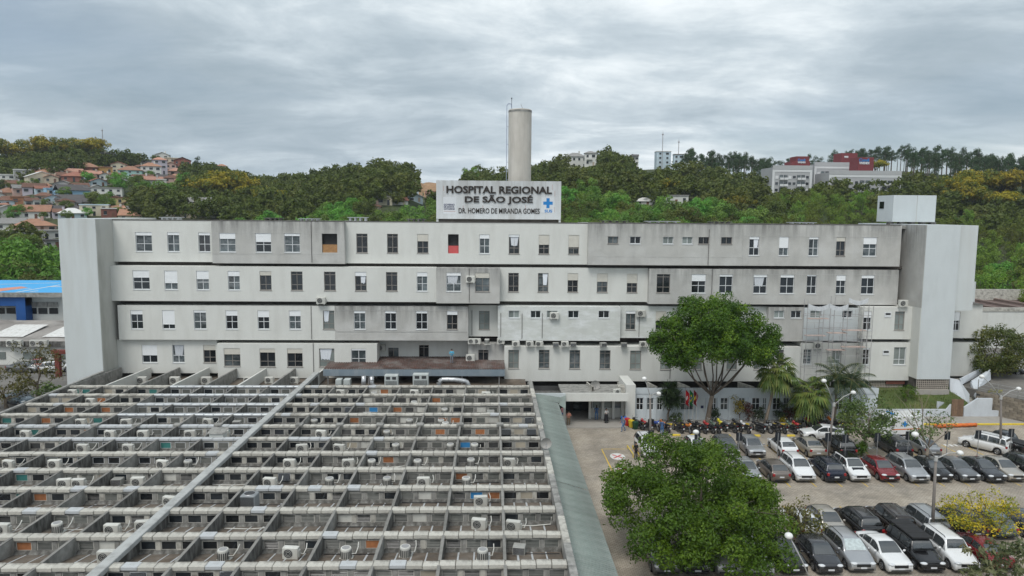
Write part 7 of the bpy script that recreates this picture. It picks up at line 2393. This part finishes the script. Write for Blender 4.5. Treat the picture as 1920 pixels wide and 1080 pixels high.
def person(loc, rz, top, low, label, pose='stand', skirt=False, hgt=1.72, longhair=False):
    """one skinned body; clothes are areas of that surface, hair is a part of its own"""
    s = hgt / 1.75
    J = {'pelvis': (0, 0, .95), 'waist': (0, .01, 1.10), 'chest': (0, .02, 1.32), 'neck': (0, .01, 1.48), 'head': (0, -.02, 1.60), 'crown': (0, -.01, 1.70)}
    st = {'stand': .0, 'walk': .22}[pose if pose in ('stand', 'walk') else 'stand']
    for sd, k in ((-1, 'l'), (1, 'r')):
        f = st * sd
        J['hip' + k] = (.10 * sd, 0, .90)
        J['knee' + k] = (.11 * sd, -f * .8 - .02, .50)
        J['ank' + k] = (.11 * sd, -f * .9 + .03 + (.12 if f < 0 else 0), .09)
        J['toe' + k] = (.12 * sd, -f * .9 - .13 + (.12 if f < 0 else 0), .04)
        J['sho' + k] = (.19 * sd, .02, 1.42)
        if pose == 'fold':
            J['elb' + k] = (.27 * sd, -.02, 1.16)
            J['wri' + k] = (-.04 * sd, -.20, 1.20)
            J['fin' + k] = (-.12 * sd, -.20, 1.22)
        elif pose == 'hold':
            J['elb' + k] = (.25 * sd, -.10, 1.18)
            J['wri' + k] = (.12 * sd, -.28, 1.25)
            J['fin' + k] = (.08 * sd, -.34, 1.28)
        else:
            J['elb' + k] = (.25 * sd, .04 + f * .5, 1.14)
            J['wri' + k] = (.25 * sd, -.06 + f * .8, .90)
            J['fin' + k] = (.24 * sd, -.10 + f * .9, .82)
    names = list(J)
    ix = {n: i for i, n in enumerate(names)}
    E = [('pelvis', 'waist'), ('waist', 'chest'), ('chest', 'neck'), ('neck', 'head'), ('head', 'crown')]
    for k in 'lr':
        E += [('pelvis', 'hip' + k), ('hip' + k, 'knee' + k), ('knee' + k, 'ank' + k), ('ank' + k, 'toe' + k), ('chest', 'sho' + k), ('sho' + k, 'elb' + k), ('elb' + k, 'wri' + k), ('wri' + k, 'fin' + k)]
    R_ = {'pelvis': (.15, .12), 'waist': (.14, .11), 'chest': (.16, .12), 'neck': (.055, .055), 'head': (.085, .10), 'crown': (.05, .06)}
    for k in 'lr':
        R_.update({'hip' + k: (.09, .10), 'knee' + k: (.06, .065), 'ank' + k: (.042, .045), 'toe' + k: (.04, .03), 'sho' + k: (.065, .065), 'elb' + k: (.045, .045), 'wri' + k: (.032, .03), 'fin' + k: (.03, .018)})
    me_ = bpy.data.meshes.new('body')
    me_.from_pydata([tuple(c * s for c in J[n]) for n in names], [(ix[a], ix[b]) for a, b in E], [])
    ob = bpy.data.objects.new('tmp', me_)
    COL.objects.link(ob)
    ob.modifiers.new('skin', 'SKIN')
    sv = me_.skin_vertices[0].data
    for n in names:
        sv[ix[n]].radius = tuple(r * s for r in R_[n])
        sv[ix[n]].use_root = n == 'pelvis'
    sub = ob.modifiers.new('sub', 'SUBSURF')
    sub.levels = sub.render_levels = 1
    dg = bpy.context.evaluated_depsgraph_get()
    dg.update()
    bm_ = bpy.data.meshes.new_from_object(ob.evaluated_get(dg))
    bpy.data.objects.remove(ob)
    bm_.materials.clear()
    for q in (SKIN, CLOTH[top], CLOTH[low], CLOTH['shoe']):
        bm_.materials.append(q)
    for f in bm_.polygons:
        x, y, z = (c / s for c in f.center)
        arm = abs(x) > .21 and z < 1.40 or (y < -.15 and .8 < z < 1.35)
        f.material_index = 3 if z < .08 else 2 if z < .98 and not arm else (0 if arm and z < 1.12 or (arm and y < -.12) or z > 1.475 else 1)
        f.use_smooth = True
    o = add('person', bm_, None, loc, rz, label, 'person', None)
    hr = MB().ell((0, .01 * s, 1.665 * s), (.095 * s, .11 * s, .095 * s), 12, 7, 0, -.2)
    if longhair:
        hr.ell((0, .08 * s, 1.52 * s), (.085 * s, .06 * s, .18 * s), 10, 6)
    add('hair', hr.mesh('hair', HAIR, True), o)
    if skirt:
        k = 14
        add('skirt', MB().loft([[(r_ * math.cos(2 * math.pi * j / k) * s, r_ * .8 * math.sin(2 * math.pi * j / k) * s, z * s) for j in range(k)] for r_, z in ((.16, 1.08), (.22, .9), (.26, .5), (.30, .25))], 0, False).mesh('skirt', CLOTH[low], True), o)
    return o


person(at_z(1066, 799), .2, 'salmon', 'khaki', 'person in a salmon shirt and khaki trousers standing with folded arms before the entrance', 'fold')
person(Vector((at_y(1055, 775, 77).x, 76.6, .12)), 0, 'pink', 'denim', 'person in a pink top half hidden at the left side of the entrance')
person(Vector((at_y(1118, 785, 77).x, 76.9, .12)), 3.0, 'denim', 'jeans', 'person in blue denim standing at the entrance counter window', longhair=True)
person(Vector((at_y(1136.5, 793, 75.8).x, 75.8, .12)), .4, 'white', 'black', 'person in a white top and long black skirt near the entrance edge', 'hold', True, 1.68, True)
person(at_z(1168, 809), -1.3, 'grey', 'jeans', 'person in a grey shirt and jeans walking right past the bins', 'walk')
person(at_z(1241, 816), 2.6, 'denim', 'jeans', 'person in jeans standing among the motorcycles', 'stand')
person(at_z(1192, 862), .5, 'black', 'black', 'person in dark clothes beside the white SUV at the ambulance bay', 'stand')
person(Vector((at_y(847, 681, 82.5).x, 82.5, zf1 + .18)), .1, 'cyan', 'grey', 'person in a cyan shirt standing on the rusty canopy', 'fold')

# ------------------------------------------------------------------ recycling bins
for i, (c_, nm) in enumerate((((.03, .16, .55), 'blue'), ((.50, .03, .03), 'red'), ((.65, .48, .03), 'yellow'), ((.015, .06, .03), 'dark green'))):
    p = at_z(1188.5 - i * 0 , 805)
    q = Vector((p.x - .75 + i * .30, p.y + 1.9 - i * .62, 0))
    o = thing('recycling_bin', q, f'{nm} recycling bin in the diagonal set beside the motorcycles', 'bin', 'recycling bins', .4, .85)
    m_ = M('bin_' + nm.replace(' ', '_'), c_, .5, .06, 3)
    add('body', MB().loft([[(-a, -b, z), (a, -b, z), (a, b, z), (-a, b, z)] for a, b, z in ((.20, .22, .05), (.27, .29, .85))], 0, True).mesh('body', m_), o)
    add('lid', MB().loft([[(-a, -b, z), (a, -b, z), (a, b, z), (-a, b, z)] for a, b, z in ((.29, .31, .852), (.29, .31, .90), (.22, .24, 1.02))], 0, True).mesh('lid', m_), o)
    for s in (-1, 1):
        add('wheel', MB().tube([(s * .2, .24, .08), (s * .26, .24, .08)], .08, 10).mesh('wheel', TYRE), o)
# yellow low rail by the ambulance bay
p0, p1 = at_z(1176, 842), at_z(1187, 858)
o = thing('low_rail', p0, 'low yellow steel rail beside the ambulance bay', 'rail')
for k_, dx in enumerate((0, .55)):
    add('rail', MB().tube([(p0.x + dx, p0.y, 0), (p0.x + dx, p0.y, .35), (p1.x + dx, p1.y, .35), (p1.x + dx, p1.y, 0)], .05, 6).mesh('rail', YELLOWF), o, world=True)

# ------------------------------------------------------------------ lamp posts
POLE = M('lamp_pole_concrete', (.20, .18, .165), .9, .15, 2)
POLEW = M('lamp_arm_steel', (.42, .42, .41), .5, .1, 3)
GLOBE = M('white_lamp_glass', (.74, .74, .72), .25, .03, 3)


def lamp_post(bpx, bpy_, tpx, tpy, heads, label, Y=None):
    b = at_z(bpx, bpy_) if Y is None else Vector((at_y(tpx, tpy, Y).x, Y, 0))
    t = at_y(tpx, tpy, b.y)
    o = thing('lamp_post', b, label, 'lamp post', 'car park lamp posts')
    add('pole', MB().tube([(b.x, b.y, 0), (t.x, b.y, t.z)], [.13, .085], 10).mesh('pole', POLE, True), o, world=True)
    add('collar', MB().tube([(t.x, b.y, t.z - .25), (t.x, b.y, t.z + .1)], [.13, .13], 10).mesh('collar', POLEW), o, world=True)
    for i, (hx, hy) in enumerate(heads):
        h = at_y(hx, hy, b.y - .4 + .8 * i)
        d = (h - t)
        add('arm', MB().tube([(t.x, b.y, t.z - .1), t + d * .5 + Vector((0, 0, .12)), h - d.normalized() * .1], .035, 6).mesh('arm', POLEW, True), o, world=True)
        lm = add('lamp_head', MB().tube([h - d.normalized() * .12, h], .07, 8).mesh('lamp_head', POLEW), o, world=True)
        lm2 = add('globe', MB().ell((h.x, h.y, h.z - .05), (.24, .24, .19), 12, 8).mesh('globe', GLOBE, True), o, world=True)
    return o


lamp_post(1220, 852, 1219, 742, [(1208, 709), (1235, 737)], 'two-armed lamp post left of the dense tree, by the ambulance bay')
lamp_post(1552, 860, 1564, 757, [(1545, 713), (1600, 735)], 'two-armed lamp post left of the light green tree')
lamp_post(1747, 1012, 1755, 858, [(1716, 813), (1800, 848)], 'tallest two-armed lamp post, in the lower car park')
lamp_post(1876, 852, 1877, 744, [(1841, 705), (1910, 728)], 'two-armed lamp post near the white stairs')
lamp_post(0, 0, 1530, 1110, [(1479, 1003), (1585, 1120)], 'lamp post rising from the lower edge, one white head in view', 39.0)
lamp_post(0, 0, 1326, 862, [(1305, 809), (1349, 858)], 'lamp post mostly hidden inside the dense tree', 53.5)

# ------------------------------------------------------------------ parking number signs
SIGNM = M('dark_sign_plate', (.02, .024, .03), .5, .08, 3)
for i, (px_, py_) in enumerate(((1221, 815), (1308, 816), (1386, 819), (1459, 819), (1553, 820), (1586, 823), (1646, 820), (1704, 817), (1777, 817), (1835, 815), (1897, 812))):
    Y = 63.3
    c = at_y(px_, py_, Y)
    o = thing('parking_sign', (c.x, Y, 0), f'dark parking sign on a thin post, {ORD[i]} from the left between the bays', 'sign', 'parking signs between the bays', RNG.uniform(-.08, .08))
    add('post', MB().tube([(0, 0, 0), (0, 0, c.z + .35)], .035, 8).mesh('post', STEEL), o)
    add('plate', MB().box(-.27, .27, .04, .06, c.z - .40, c.z + .40).mesh('plate', SIGNM), o)

# ------------------------------------------------------------------ flags
FR_, FG, FY, FB, FD = (M('flag_' + n_, c_, .85, .08, 3) for n_, c_ in (('red', (.50, .02, .03)), ('green', (.01, .16, .05)), ('yellow', (.60, .45, .03)), ('blue', (.02, .04, .22)), ('maroon', (.22, .015, .03))))
FWH = M('flag_white', (.66, .66, .66), .85, .05, 3)


def flag(px_, kind, label):
    Y = 75.9
    b = at_y(px_, 790, Y)
    tz = at_y(px_, 729, Y).z
    o = thing('flagpole', (b.x, Y, .13), label, 'flag', 'flags before the annex')
    add('pole', MB().tube([(b.x, Y, .13), (b.x, Y, tz)], [.04, .028], 8).ell((b.x, Y, tz + .03), .05, 8, 5).mesh('pole', POLEW), o, world=True)
    if not kind:
        return
    cm = {'red': FR_, 'brazil': FG, 'maroon': FD}[kind]
    b_ = MB()
    n, mz = 7, 8
    L_ = 1.55
    P = lambda i, j: (b.x + .03 + (i / n) * (.38 + .10 * math.sin(j * .9)), Y + .09 * math.sin(i * 2.4 + j * .3), tz - .1 - L_ * j / mz - .42 * (i / n))
    for j in range(mz):
        for i in range(n):
            b_.face([P(i, j + 1), P(i + 1, j + 1), P(i + 1, j), P(i, j)])
    fo = add('cloth', b_.mesh('cloth', cm, True), o, world=True)
    e = MB()
    c0 = Vector(P(3, 4)) + Vector((0, -.11, 0))
    if kind == 'brazil':
        e.face([c0 + Vector(v) for v in ((-.17, 0, 0), (0, 0, -.46), (.17, 0, 0), (0, 0, .46))], 0)
        e.face([c0 + Vector((.10 * math.cos(a), -.01, .19 * math.sin(a))) for a in np.linspace(0, 2 * math.pi, 15)[:-1]], 1)
        add('emblem', e.mesh('emblem', [FY, FB]), fo)
    else:
        e.face([c0 + Vector(v) for v in ((-.14, 0, .05), (-.02, 0, -.28), (.13, 0, -.02), (.03, 0, .30))], 0)
        add('emblem', e.mesh('emblem', [FWH if kind == 'red' else FY]), fo)
    return o


flag(1283.5, 'red', 'limp red flag with a white mark on the left pole')
flag(1291, 'brazil', 'limp green flag with yellow diamond and blue disc on the second pole')
flag(1298.5, 'maroon', 'limp maroon flag on the third pole')
flag(1305, None, 'bare white flagpole right of the three flags')

# ------------------------------------------------------------------ scaffold on the right part of the front
SCAF = M('scaffold_tube', (.40, .39, .39), .6, .2, 3, .3)
PLANK = M('scaffold_plank', (.48, .38, .34), .85, .15, 2)
sc_ = thing('scaffold', (at_y(1568, 720, 81.4).x, 81.4, 2.0), 'tube scaffold with pale planks and torn netting on the right part of the front', 'scaffold')
sx = [at_y(p_, 640, 81.4).x for p_ in (1508, 1538, 1558, 1583, 1612, 1630)]
for i, x in enumerate(sx):
    for y in (81.0, 82.0):
        top_ = [13.2, 12.4, 13.6, 12.9, 13.4, 12.6][i]
        add('upright', MB().tube([(x, y, 3.0), (x + .05, y, top_)], .035, 6).mesh('upright', SCAF), sc_, world=True)
for lev in range(6):
    z = 3.6 + lev * 1.55
    for (a, b) in zip(sx[:-1], sx[1:]):
        for y in (81.0, 82.0):
            if RNG.random() < .85:
                add('ledger', MB().tube([(a, y, z + RNG.uniform(-.15, .15)), (b, y, z + RNG.uniform(-.15, .15))], .028, 6).mesh('ledger', SCAF), sc_, world=True)
        if RNG.random() < .6:
            add('guard_rail', MB().tube([(a, 81.0, z + .75), (b, 81.0, z + .75)], .022, 5).tube([((a + b) / 2, 81.0, z), ((a + b) / 2, 81.0, z + .75)], .02, 5).mesh('guard_rail', SCAF), sc_, world=True)
    for x in sx:
        add('cross_bar', MB().tube([(x, 81.0, z), (x, 82.0, z)], .025, 5).mesh('cross_bar', SCAF), sc_, world=True)
for (p0, p1, py_) in ((1514, 1552, 597), (1510, 1546, 629), (1552, 1586, 624), (1580, 1622, 619), (1578, 1620, 650), (1550, 1584, 656)):
    a, b = at_y(p0, py_, 81.5), at_y(p1, py_, 81.5)
    add('plank', MB().box(a.x, b.x, 81.1, 81.9, a.z - .03, a.z + .03).mesh('plank', PLANK), sc_, world=True)
nb = MB()
for (p0, p1, py_) in ((1516, 1556, 569), (1556, 1592, 569), (1592, 1629, 558)):
    n = 10
    for i in range(n):
        def q(k, dz):
            u = k / n
            p_ = at_y(p0 + (p1 - p0) * u, py_ + 6 * math.sin(math.pi * u), 80.95)
            return (p_.x, 80.95 + .05 * math.sin(k * 2), p_.z - dz)
        nb.face([q(i, .55), q(i + 1, .5), q(i + 1, 0), q(i, 0)])
add('netting', nb.mesh('netting', M('white_netting', (.58, .60, .62), .9, .1, 5)), sc_, world=True)

# ------------------------------------------------------------------ white stairs, gate, retaining walls
STW = M('stair_white', (.55, .585, .62), .85, .04, .8, dirt=((.36, .37, .38), .35, 1.0, 2.0))
stc = thing('stair', (at_y(1815, 780, 78.4).x, 78.4, 0), 'white-walled outdoor stair climbing to the right end of the hospital', 'stair')


def slab_wall(pts_, th, mat, name, parent):
    """a wall of real thickness standing on a line in plan; pts: (x, y, z bottom, z top)"""
    b = MB()
    for (p, q) in zip(pts_[:-1], pts_[1:]):
        d = Vector((q[0] - p[0], q[1] - p[1], 0)).normalized()
        n = Vector((-d.y, d.x, 0)) * th / 2
        r0 = [(p[0] - n.x, p[1] - n.y, p[2]), (p[0] + n.x, p[1] + n.y, p[2]), (p[0] + n.x, p[1] + n.y, p[3]), (p[0] - n.x, p[1] - n.y, p[3])]
        r1 = [(q[0] - n.x, q[1] - n.y, q[2]), (q[0] + n.x, q[1] + n.y, q[2]), (q[0] + n.x, q[1] + n.y, q[3]), (q[0] - n.x, q[1] - n.y, q[3])]
        b.loft([r0, r1], 0, True)
    return add(name, b.mesh(name, mat), parent, world=parent is not None)


def on(px_, py_, Y):
    return at_y(px_, py_, Y)


# front parapet, from the gate to the right, then the two flights
a = on(1806, 782, 78.3); b_ = on(1834, 747, 78.3); c = on(1861, 747, 78.3); d = on(1861, 780, 78.3); e = on(1878, 782, 78.3)
fm = MB()
prof = [(a.x, 0), (e.x, 0), (e.x, on(1878, 770, 78.3).z), (c.x, on(1861, 770, 78.3).z), (c.x, c.z), (b_.x, b_.z), (a.x, on(1806, 764, 78.3).z)]
fm.face([(x, 78.25, z) for x, z in prof]).face([(x, 78.5, z) for x, z in prof][::-1])
for (p, q) in zip(prof, prof[1:] + prof[:1]):
    fm.face([(p[0], 78.25, p[1]), (p[0], 78.5, p[1]), (q[0], 78.5, q[1]), (q[0], 78.25, q[1])])
add('front_wall', fm.mesh('front_wall', STW), stc, world=True)
f0 = on(1815, 770, 79.2)
x0, x1 = on(1806, 760, 79).x, on(1820, 760, 79).x
for i in range(16):
    t = i / 15
    y = 79.0 + t * 6.2
    xc = on(1818, 765, 79).x + (on(1802, 702, 85).x - on(1818, 765, 79).x) * t
    z = .9 + 1.9 * t
    add('step', MB().box(xc - .75, xc + .75, y, y + .42, z - .3, z).mesh('step', KERBC), stc, world=True)


def poly_wall(pts_, th, name):
    """a parapet of real thickness: corners read off the photograph, each at its own distance"""
    f_ = [at_y(*p) for p in pts_]
    k_ = [p + Vector((.06, th, 0)) for p in f_]
    b = MB().face(f_[::-1]).face(k_)
    for u, v in zip(range(len(f_)), list(range(1, len(f_))) + [0]):
        b.face([f_[u], f_[v], k_[v], k_[u]])
    add(name, b.mesh(name, STW), stc, world=True)


poly_wall([(1781, 709, 81.6), (1799, 713, 81.0), (1818, 739, 79.6), (1817, 764, 79.2), (1806, 772, 79.2), (1801, 750, 80.0), (1781, 734, 81.0)], .25, 'side_wall')
poly_wall([(1800, 711, 82.6), (1843, 689, 86.5), (1843, 699, 86.5), (1803, 722, 82.4)], .25, 'side_wall')
poly_wall([(1822, 715, 82.4), (1857, 693, 85.0), (1858, 712, 84.6), (1832, 731, 81.6)], .25, 'side_wall')
poly_wall([(1821, 716, 82.3), (1829, 722, 82.0), (1850, 746, 79.8), (1850, 762, 79.4), (1838, 760, 79.3), (1822, 735, 81.6)], .25, 'side_wall')
gx = [on(1783, 780, 78.2).x, on(1805.5, 780, 78.2).x]
gate = thing('gate', ((gx[0] + gx[1]) / 2, 78.3, .12), 'brown wooden plank gate beside the white stair', 'gate')
n = 6
for i in range(n):
    xa = gx[0] + (gx[1] - gx[0]) * i / n
    add('plank', MB().box(xa + .01, xa + (gx[1] - gx[0]) / n - .01, 78.2, 78.25, .13, on(1795, 748.5, 78.2).z + RNG.uniform(-.03, .03)).mesh('plank', M('gate_plank', (.20, .13, .085), .85, .2, 4, rnd=.2)), gate, world=True)
add('rail', MB().box(gx[0], gx[1], 78.251, 78.3, .5, .6).box(gx[0], gx[1], 78.251, 78.3, 1.4, 1.5).mesh('rail', WOOD), gate, world=True)
lwl = slab_wall([(on(1642, 785, 78.3).x, 78.35, 0, .95), (gx[0] - .5, 78.35, 0, .95), (gx[0] - .03, 78.35, 0, 1.55)], .22, STW, 'garden_wall', None)
lwl['label'] = 'low white garden wall along the foot of the lawn'
lwl['category'] = 'wall'
wg = slab_wall([(gx[0] - 1.3, 78.8, .6, 1.75), (gx[0] - .2, 79.4, .6, 1.5)], .15, STW, 'garden_wall', None)
wg['label'] = 'short angled white wall left of the wooden gate'
wg['category'] = 'wall'
# stone-block wall at the right edge
SBL = [M('wall_block_stone', (.22, .19, .15), .95, .2, 2, rnd=.25, bump=.2, bs=8)]
bw = thing('block_wall', (at_z(1900, 800).x, 73, 0), 'brown block retaining wall at the right edge by the stairs', 'wall')
A_, B_ = Vector((57.3, 80.5, 0)), Vector((62.6, 71.5, 0))
dv = (B_ - A_)
ln = dv.length
dv.normalize()
bm1 = MB().cbox(-.385, .385, -.12, .12, 0, .27, .015).mesh('block', SBL[0])
add('core', MB().box(0, ln, -.02, .1, 0, 2.6).mesh('core', CONC_DARK), bw, world=True, loc=A_, rz=math.atan2(dv.y, dv.x))
for r_ in range(9):
    k = int(ln / .80)
    for i in range(k):
        q = A_ + dv * (.4 + i * .80 + (.4 if r_ % 2 else 0))
        o = add('block', bm1, bw, world=True, loc=(q.x, q.y, r_ * .285))
        o.rotation_euler = (0, 0, math.atan2(dv.y, dv.x) + RNG.uniform(-.01, .01))
tp_ = ([(A_.x + .2, A_.y + .3, 2.55), (B_.x + .2, B_.y, 2.55), (95, 71, 2.6), (95, 104, 3.2), (54, 104, 3.2), (53.5, 86, 2.7), (57.0, 82, 2.6)])
add('upper_terrace', MB().loft([[(x, y, -.2) for x, y, z in tp_], tp_], 0, True).mesh('upper_terrace', [ASPHALT]), kind='structure')
# posts and wires of the fence on the block wall
fn = thing('wire_fence', (60, 76, 2.55), 'thin post and wire fence on top of the block wall', 'fence')
for i in range(6):
    q = A_ + dv * (ln * i / 5)
    add('post', MB().tube([(q.x + .3, q.y + .2, 2.5), (q.x + .3, q.y + .2, 3.9)], .045, 6).mesh('post', CONC), fn, world=True)
for h in (2.9, 3.3, 3.7):
    add('wire', MB().tube([(A_.x + .3, A_.y + .2, h), (B_.x + .3, B_.y + .2, h)], .012, 4).mesh('wire', STEEL), fn, world=True)
for (c_, px_, py_, lab) in (('dark grey', 1880, 690, 'dark car on the terrace behind the broad right tree'), ('white', 1912, 672, 'white car on the terrace at the right edge')):
    q = at_z(px_, py_ + 10, 2.65)
    car('sedan', c_, (q.x, q.y, 2.62), 1.3, lab, 'cars on the upper terrace')
# orange net barrier roll
p0, p1 = at_z(1752, 803), at_z(1829, 800)
ob_ = MB()
n = 18
ob_.tube([(p0.x + (p1.x - p0.x) * i / n, p0.y + (p1.y - p0.y) * i / n + .05 * math.sin(i * 1.7), .24 + .03 * math.sin(i * 2.3)) for i in range(n + 1)], [.19 + .05 * math.sin(i * 2.9) for i in range(n + 1)], 9)
add('barrier_roll', ob_.mesh('barrier_roll', M('orange_net', (.62, .16, .04), .8, .2, 5), True), label='orange plastic barrier net lying rolled by the kerb', cat='barrier')

# ------------------------------------------------------------------ low building at the right edge
rb_ = thing('low_building', (75, 112, 0), 'low white building with dark sunk roof at the right edge', 'building')
x0, x1 = at_y(1838, 600, 104).x, 130
zt = at_y(1880, 584, 104).z
add('wall', MB().box(x0, x1, 104, 104.3, 0, zt).mesh('wall', WHITE_WALL), rb_, world=True)
add('roof', MB().box(x0, x1, 104.3, 128, zt - 1.4, zt - 1.1).mesh('roof', M('dark_red_roof', (.11, .075, .065), .9, .2, .5)), rb_, world=True)
add('parapet', MB().box(x0, x1, 103.9, 104.5, zt + .002, zt + .55).mesh('parapet', COPING), rb_, world=True)
add('parapet', MB().box(x0 + 2, x1, 127.5, 128, zt - 1.09, zt + .9).mesh('parapet', COPING), rb_, world=True)
for i in range(12):
    x = x0 + 1 + i * 4.5
    add('roof_ridge', MB().tube([(x, 104.6, zt - .9), (x, 127.4, zt - .9)], .25, 5).mesh('roof_ridge', M('roof_ridge', (.20, .15, .13), .9, .15)), rb_, world=True)

# ------------------------------------------------------------------ buildings of the left edge
HB = M('helipad_blue', (.06, .38, .74), .6, .05, .3)
HBD = M('deep_blue_wall', (.015, .08, .27), .7, .06, .3)
HBO = M('helipad_orange', (.60, .26, .18), .6, .05, .5)
hb = thing('helipad_building', (-75, 118, 0), 'building with a bright blue helipad roof, left of the hospital', 'building')
zr = at_y(60, 549, 116).z
xr_ = at_y(112, 545, 116).x + 2
add('deck', MB().box(-135, xr_, 116, 137, zr - .5, zr).mesh('deck', HB), hb, world=True)
add('deck_edge', MB().box(-135.1, xr_ + .1, 115.8, 115.995, zr - .7, zr + .05).mesh('deck_edge', CONC), hb, world=True)
for (pts_) in ([(30, 548), (112, 534)], [(0, 533), (112, 530)], [(0, 545), (60, 540)], [(56, 547), (72, 545)]):
    u, v = at_z(*pts_[0], zr + .01), at_z(*pts_[1], zr + .01)
    nrm = (v - u).cross(Vector((0, 0, 1))).normalized() * .22
    add('deck_line', MB().face([u - nrm, v - nrm, v + nrm, u + nrm]).mesh('deck_line', WHITEP), hb, world=True)
u = [at_z(a, b, zr + .02) for a, b in ((-60, 548), (-5, 541), (40, 537), (52, 539), (10, 545), (-30, 551))]
add('deck_mark', MB().face(u[::-1]).mesh('deck_mark', HBO), hb, world=True)
add('wall', MB().box(-135, xr_, 118, 135, 0, zr - .51).mesh('wall', WHITE_WALL), hb, world=True)
add('column', MB().box(at_y(32, 580, 116.5).x, at_y(50, 580, 116.5).x, 116.2, 117.9, 0, zr - .71).mesh('column', HBD), hb, world=True)
add('beam', MB().box(-135, at_y(50, 580, 116.5).x, 116.3, 117.95, zr - 2.2, zr - .72).mesh('beam', HBD), hb, world=True)
for i in range(7):
    x = at_y(-20 + i * 20, 580, 117.9).x
    w_ = add('window', MB().box(x - .7, x + .7, 117.9, 117.99, at_y(50, 588, 118).z, at_y(50, 577, 118).z).mesh('window', GLASS), hb, world=True)
    add('band', MB().box(x - .8, x + .8, 117.8, 117.89, at_y(50, 575, 118).z, at_y(50, 566, 118).z).mesh('band', CONC), hb, world=True)
add('rail', MB().tube([(xr_ - .2, 116.2, zr), (xr_ - .2, 116.2, zr + 1)], .05, 6).tube([(xr_ - 4, 116.2, zr + 1), (xr_ - .2, 116.2, zr + 1)], .05, 6).mesh('rail', ALU), hb, world=True)
lb2 = thing('yard_building', (-75, 106, 0), 'low white yard building with patched grey roofs below the helipad', 'building')
zr2 = at_y(50, 634, 106).z
x1_ = at_y(122, 640, 106).x + 2
add('wall', MB().box(-140, x1_, 106, 114, 0, zr2 - 1.2).mesh('wall', WHITE_WALL), lb2, world=True)
add('eave', MB().box(-140, x1_ + .3, 105.5, 106.8, zr2 - 1.19, zr2 - .4).mesh('eave', CONC_DARK), lb2, world=True)
add('roof', MB().face([(-140, 105.5, zr2 - .38), (x1_ + .3, 105.5, zr2 - .38), (x1_ + .3, 115, zr2 + 1.3), (-140, 115, zr2 + 1.3)]).mesh('roof', M('patched_roof', (.30, .28, .26), .9, .2, .3, dirt=((.14, .13, .12), .7, .25, 1), dirt2=((.5, .48, .45), .7, .2, 1))), lb2, world=True)
for i in range(3):
    x = x1_ - 3 - i * 8
    add('skylight', MB().face([(x - 3, 107, zr2 + .02), (x + 2.2, 107, zr2 + .02), (x + 3, 112, zr2 + 1.1), (x - 2, 112, zr2 + 1.1)]).mesh('skylight', WHITEP), lb2, world=True)
for i in range(10):
    x = x1_ - 2 - i * 5
    wo = add('window', MB().box(x - 1.2, x + 1.2, 105.9, 105.99, at_y(60, 673, 106).z, at_y(60, 660, 106).z).mesh('window', GLASS_C), lb2, world=True)
for i, px_ in enumerate((20, 32, 64, 80)):
    q = at_y(px_, 637, 105)
    place_ac('s', (q.x, 105.1, zr2 - 1.15), f'{ORD[i]} air-conditioning unit from the left on the eave of the yard building', 'air conditioners on the yard building', 0, 1.5, False)
PERG = M('rust_red_pergola', (.17, .045, .035), .8, .12, 2)
pg = thing('pergola', at_z(107, 707), 'rust-red pergola portal beside the left tower', 'pergola')
q = at_z(107, 707)
pz = at_y(107, 657, q.y).z
px0 = at_y(103, 690, q.y).x
add('post', MB().box(px0, px0 + .6, q.y, q.y + .6, 0, pz - .5).mesh('post', PERG), pg, world=True)
add('beam', MB().box(px0 - .4, px0 + 6, q.y - .1, q.y + .7, pz - .49, pz).mesh('beam', PERG), pg, world=True)
add('post', MB().box(px0 + 5, px0 + 5.6, q.y, q.y + .6, 0, pz - .5).mesh('post', PERG), pg, world=True)
# planted bank between the stair and the block wall
add('stair_bank', MB().face([(57.4, 79.0, .3), (A_.x - .1, A_.y, 1.0), (A_.x + .4, A_.y + 2.2, 2.5), (55.2, 84, 2.5), (55.0, 80.5, 1.4)]).mesh('stair_bank', LAWN), kind='structure')

# thin air over the whole place
hz = bpy.data.materials.new('air')
hz.use_nodes = True
hz.node_tree.nodes.clear()
ho = hz.node_tree.nodes.new('ShaderNodeOutputMaterial')
pv_ = hz.node_tree.nodes.new('ShaderNodeVolumePrincipled')
pv_.inputs['Color'].default_value = (.82, .90, 1.0, 1)
pv_.inputs['Density'].default_value = 0.00011
hz.node_tree.links.new(pv_.outputs[0], ho.inputs['Volume'])
add('haze', MB().box(-1500, 1500, -60, 1600, -120, 130).mesh('haze', hz), kind='stuff', label='thin bluish air over the hills and the hospital', cat='haze')
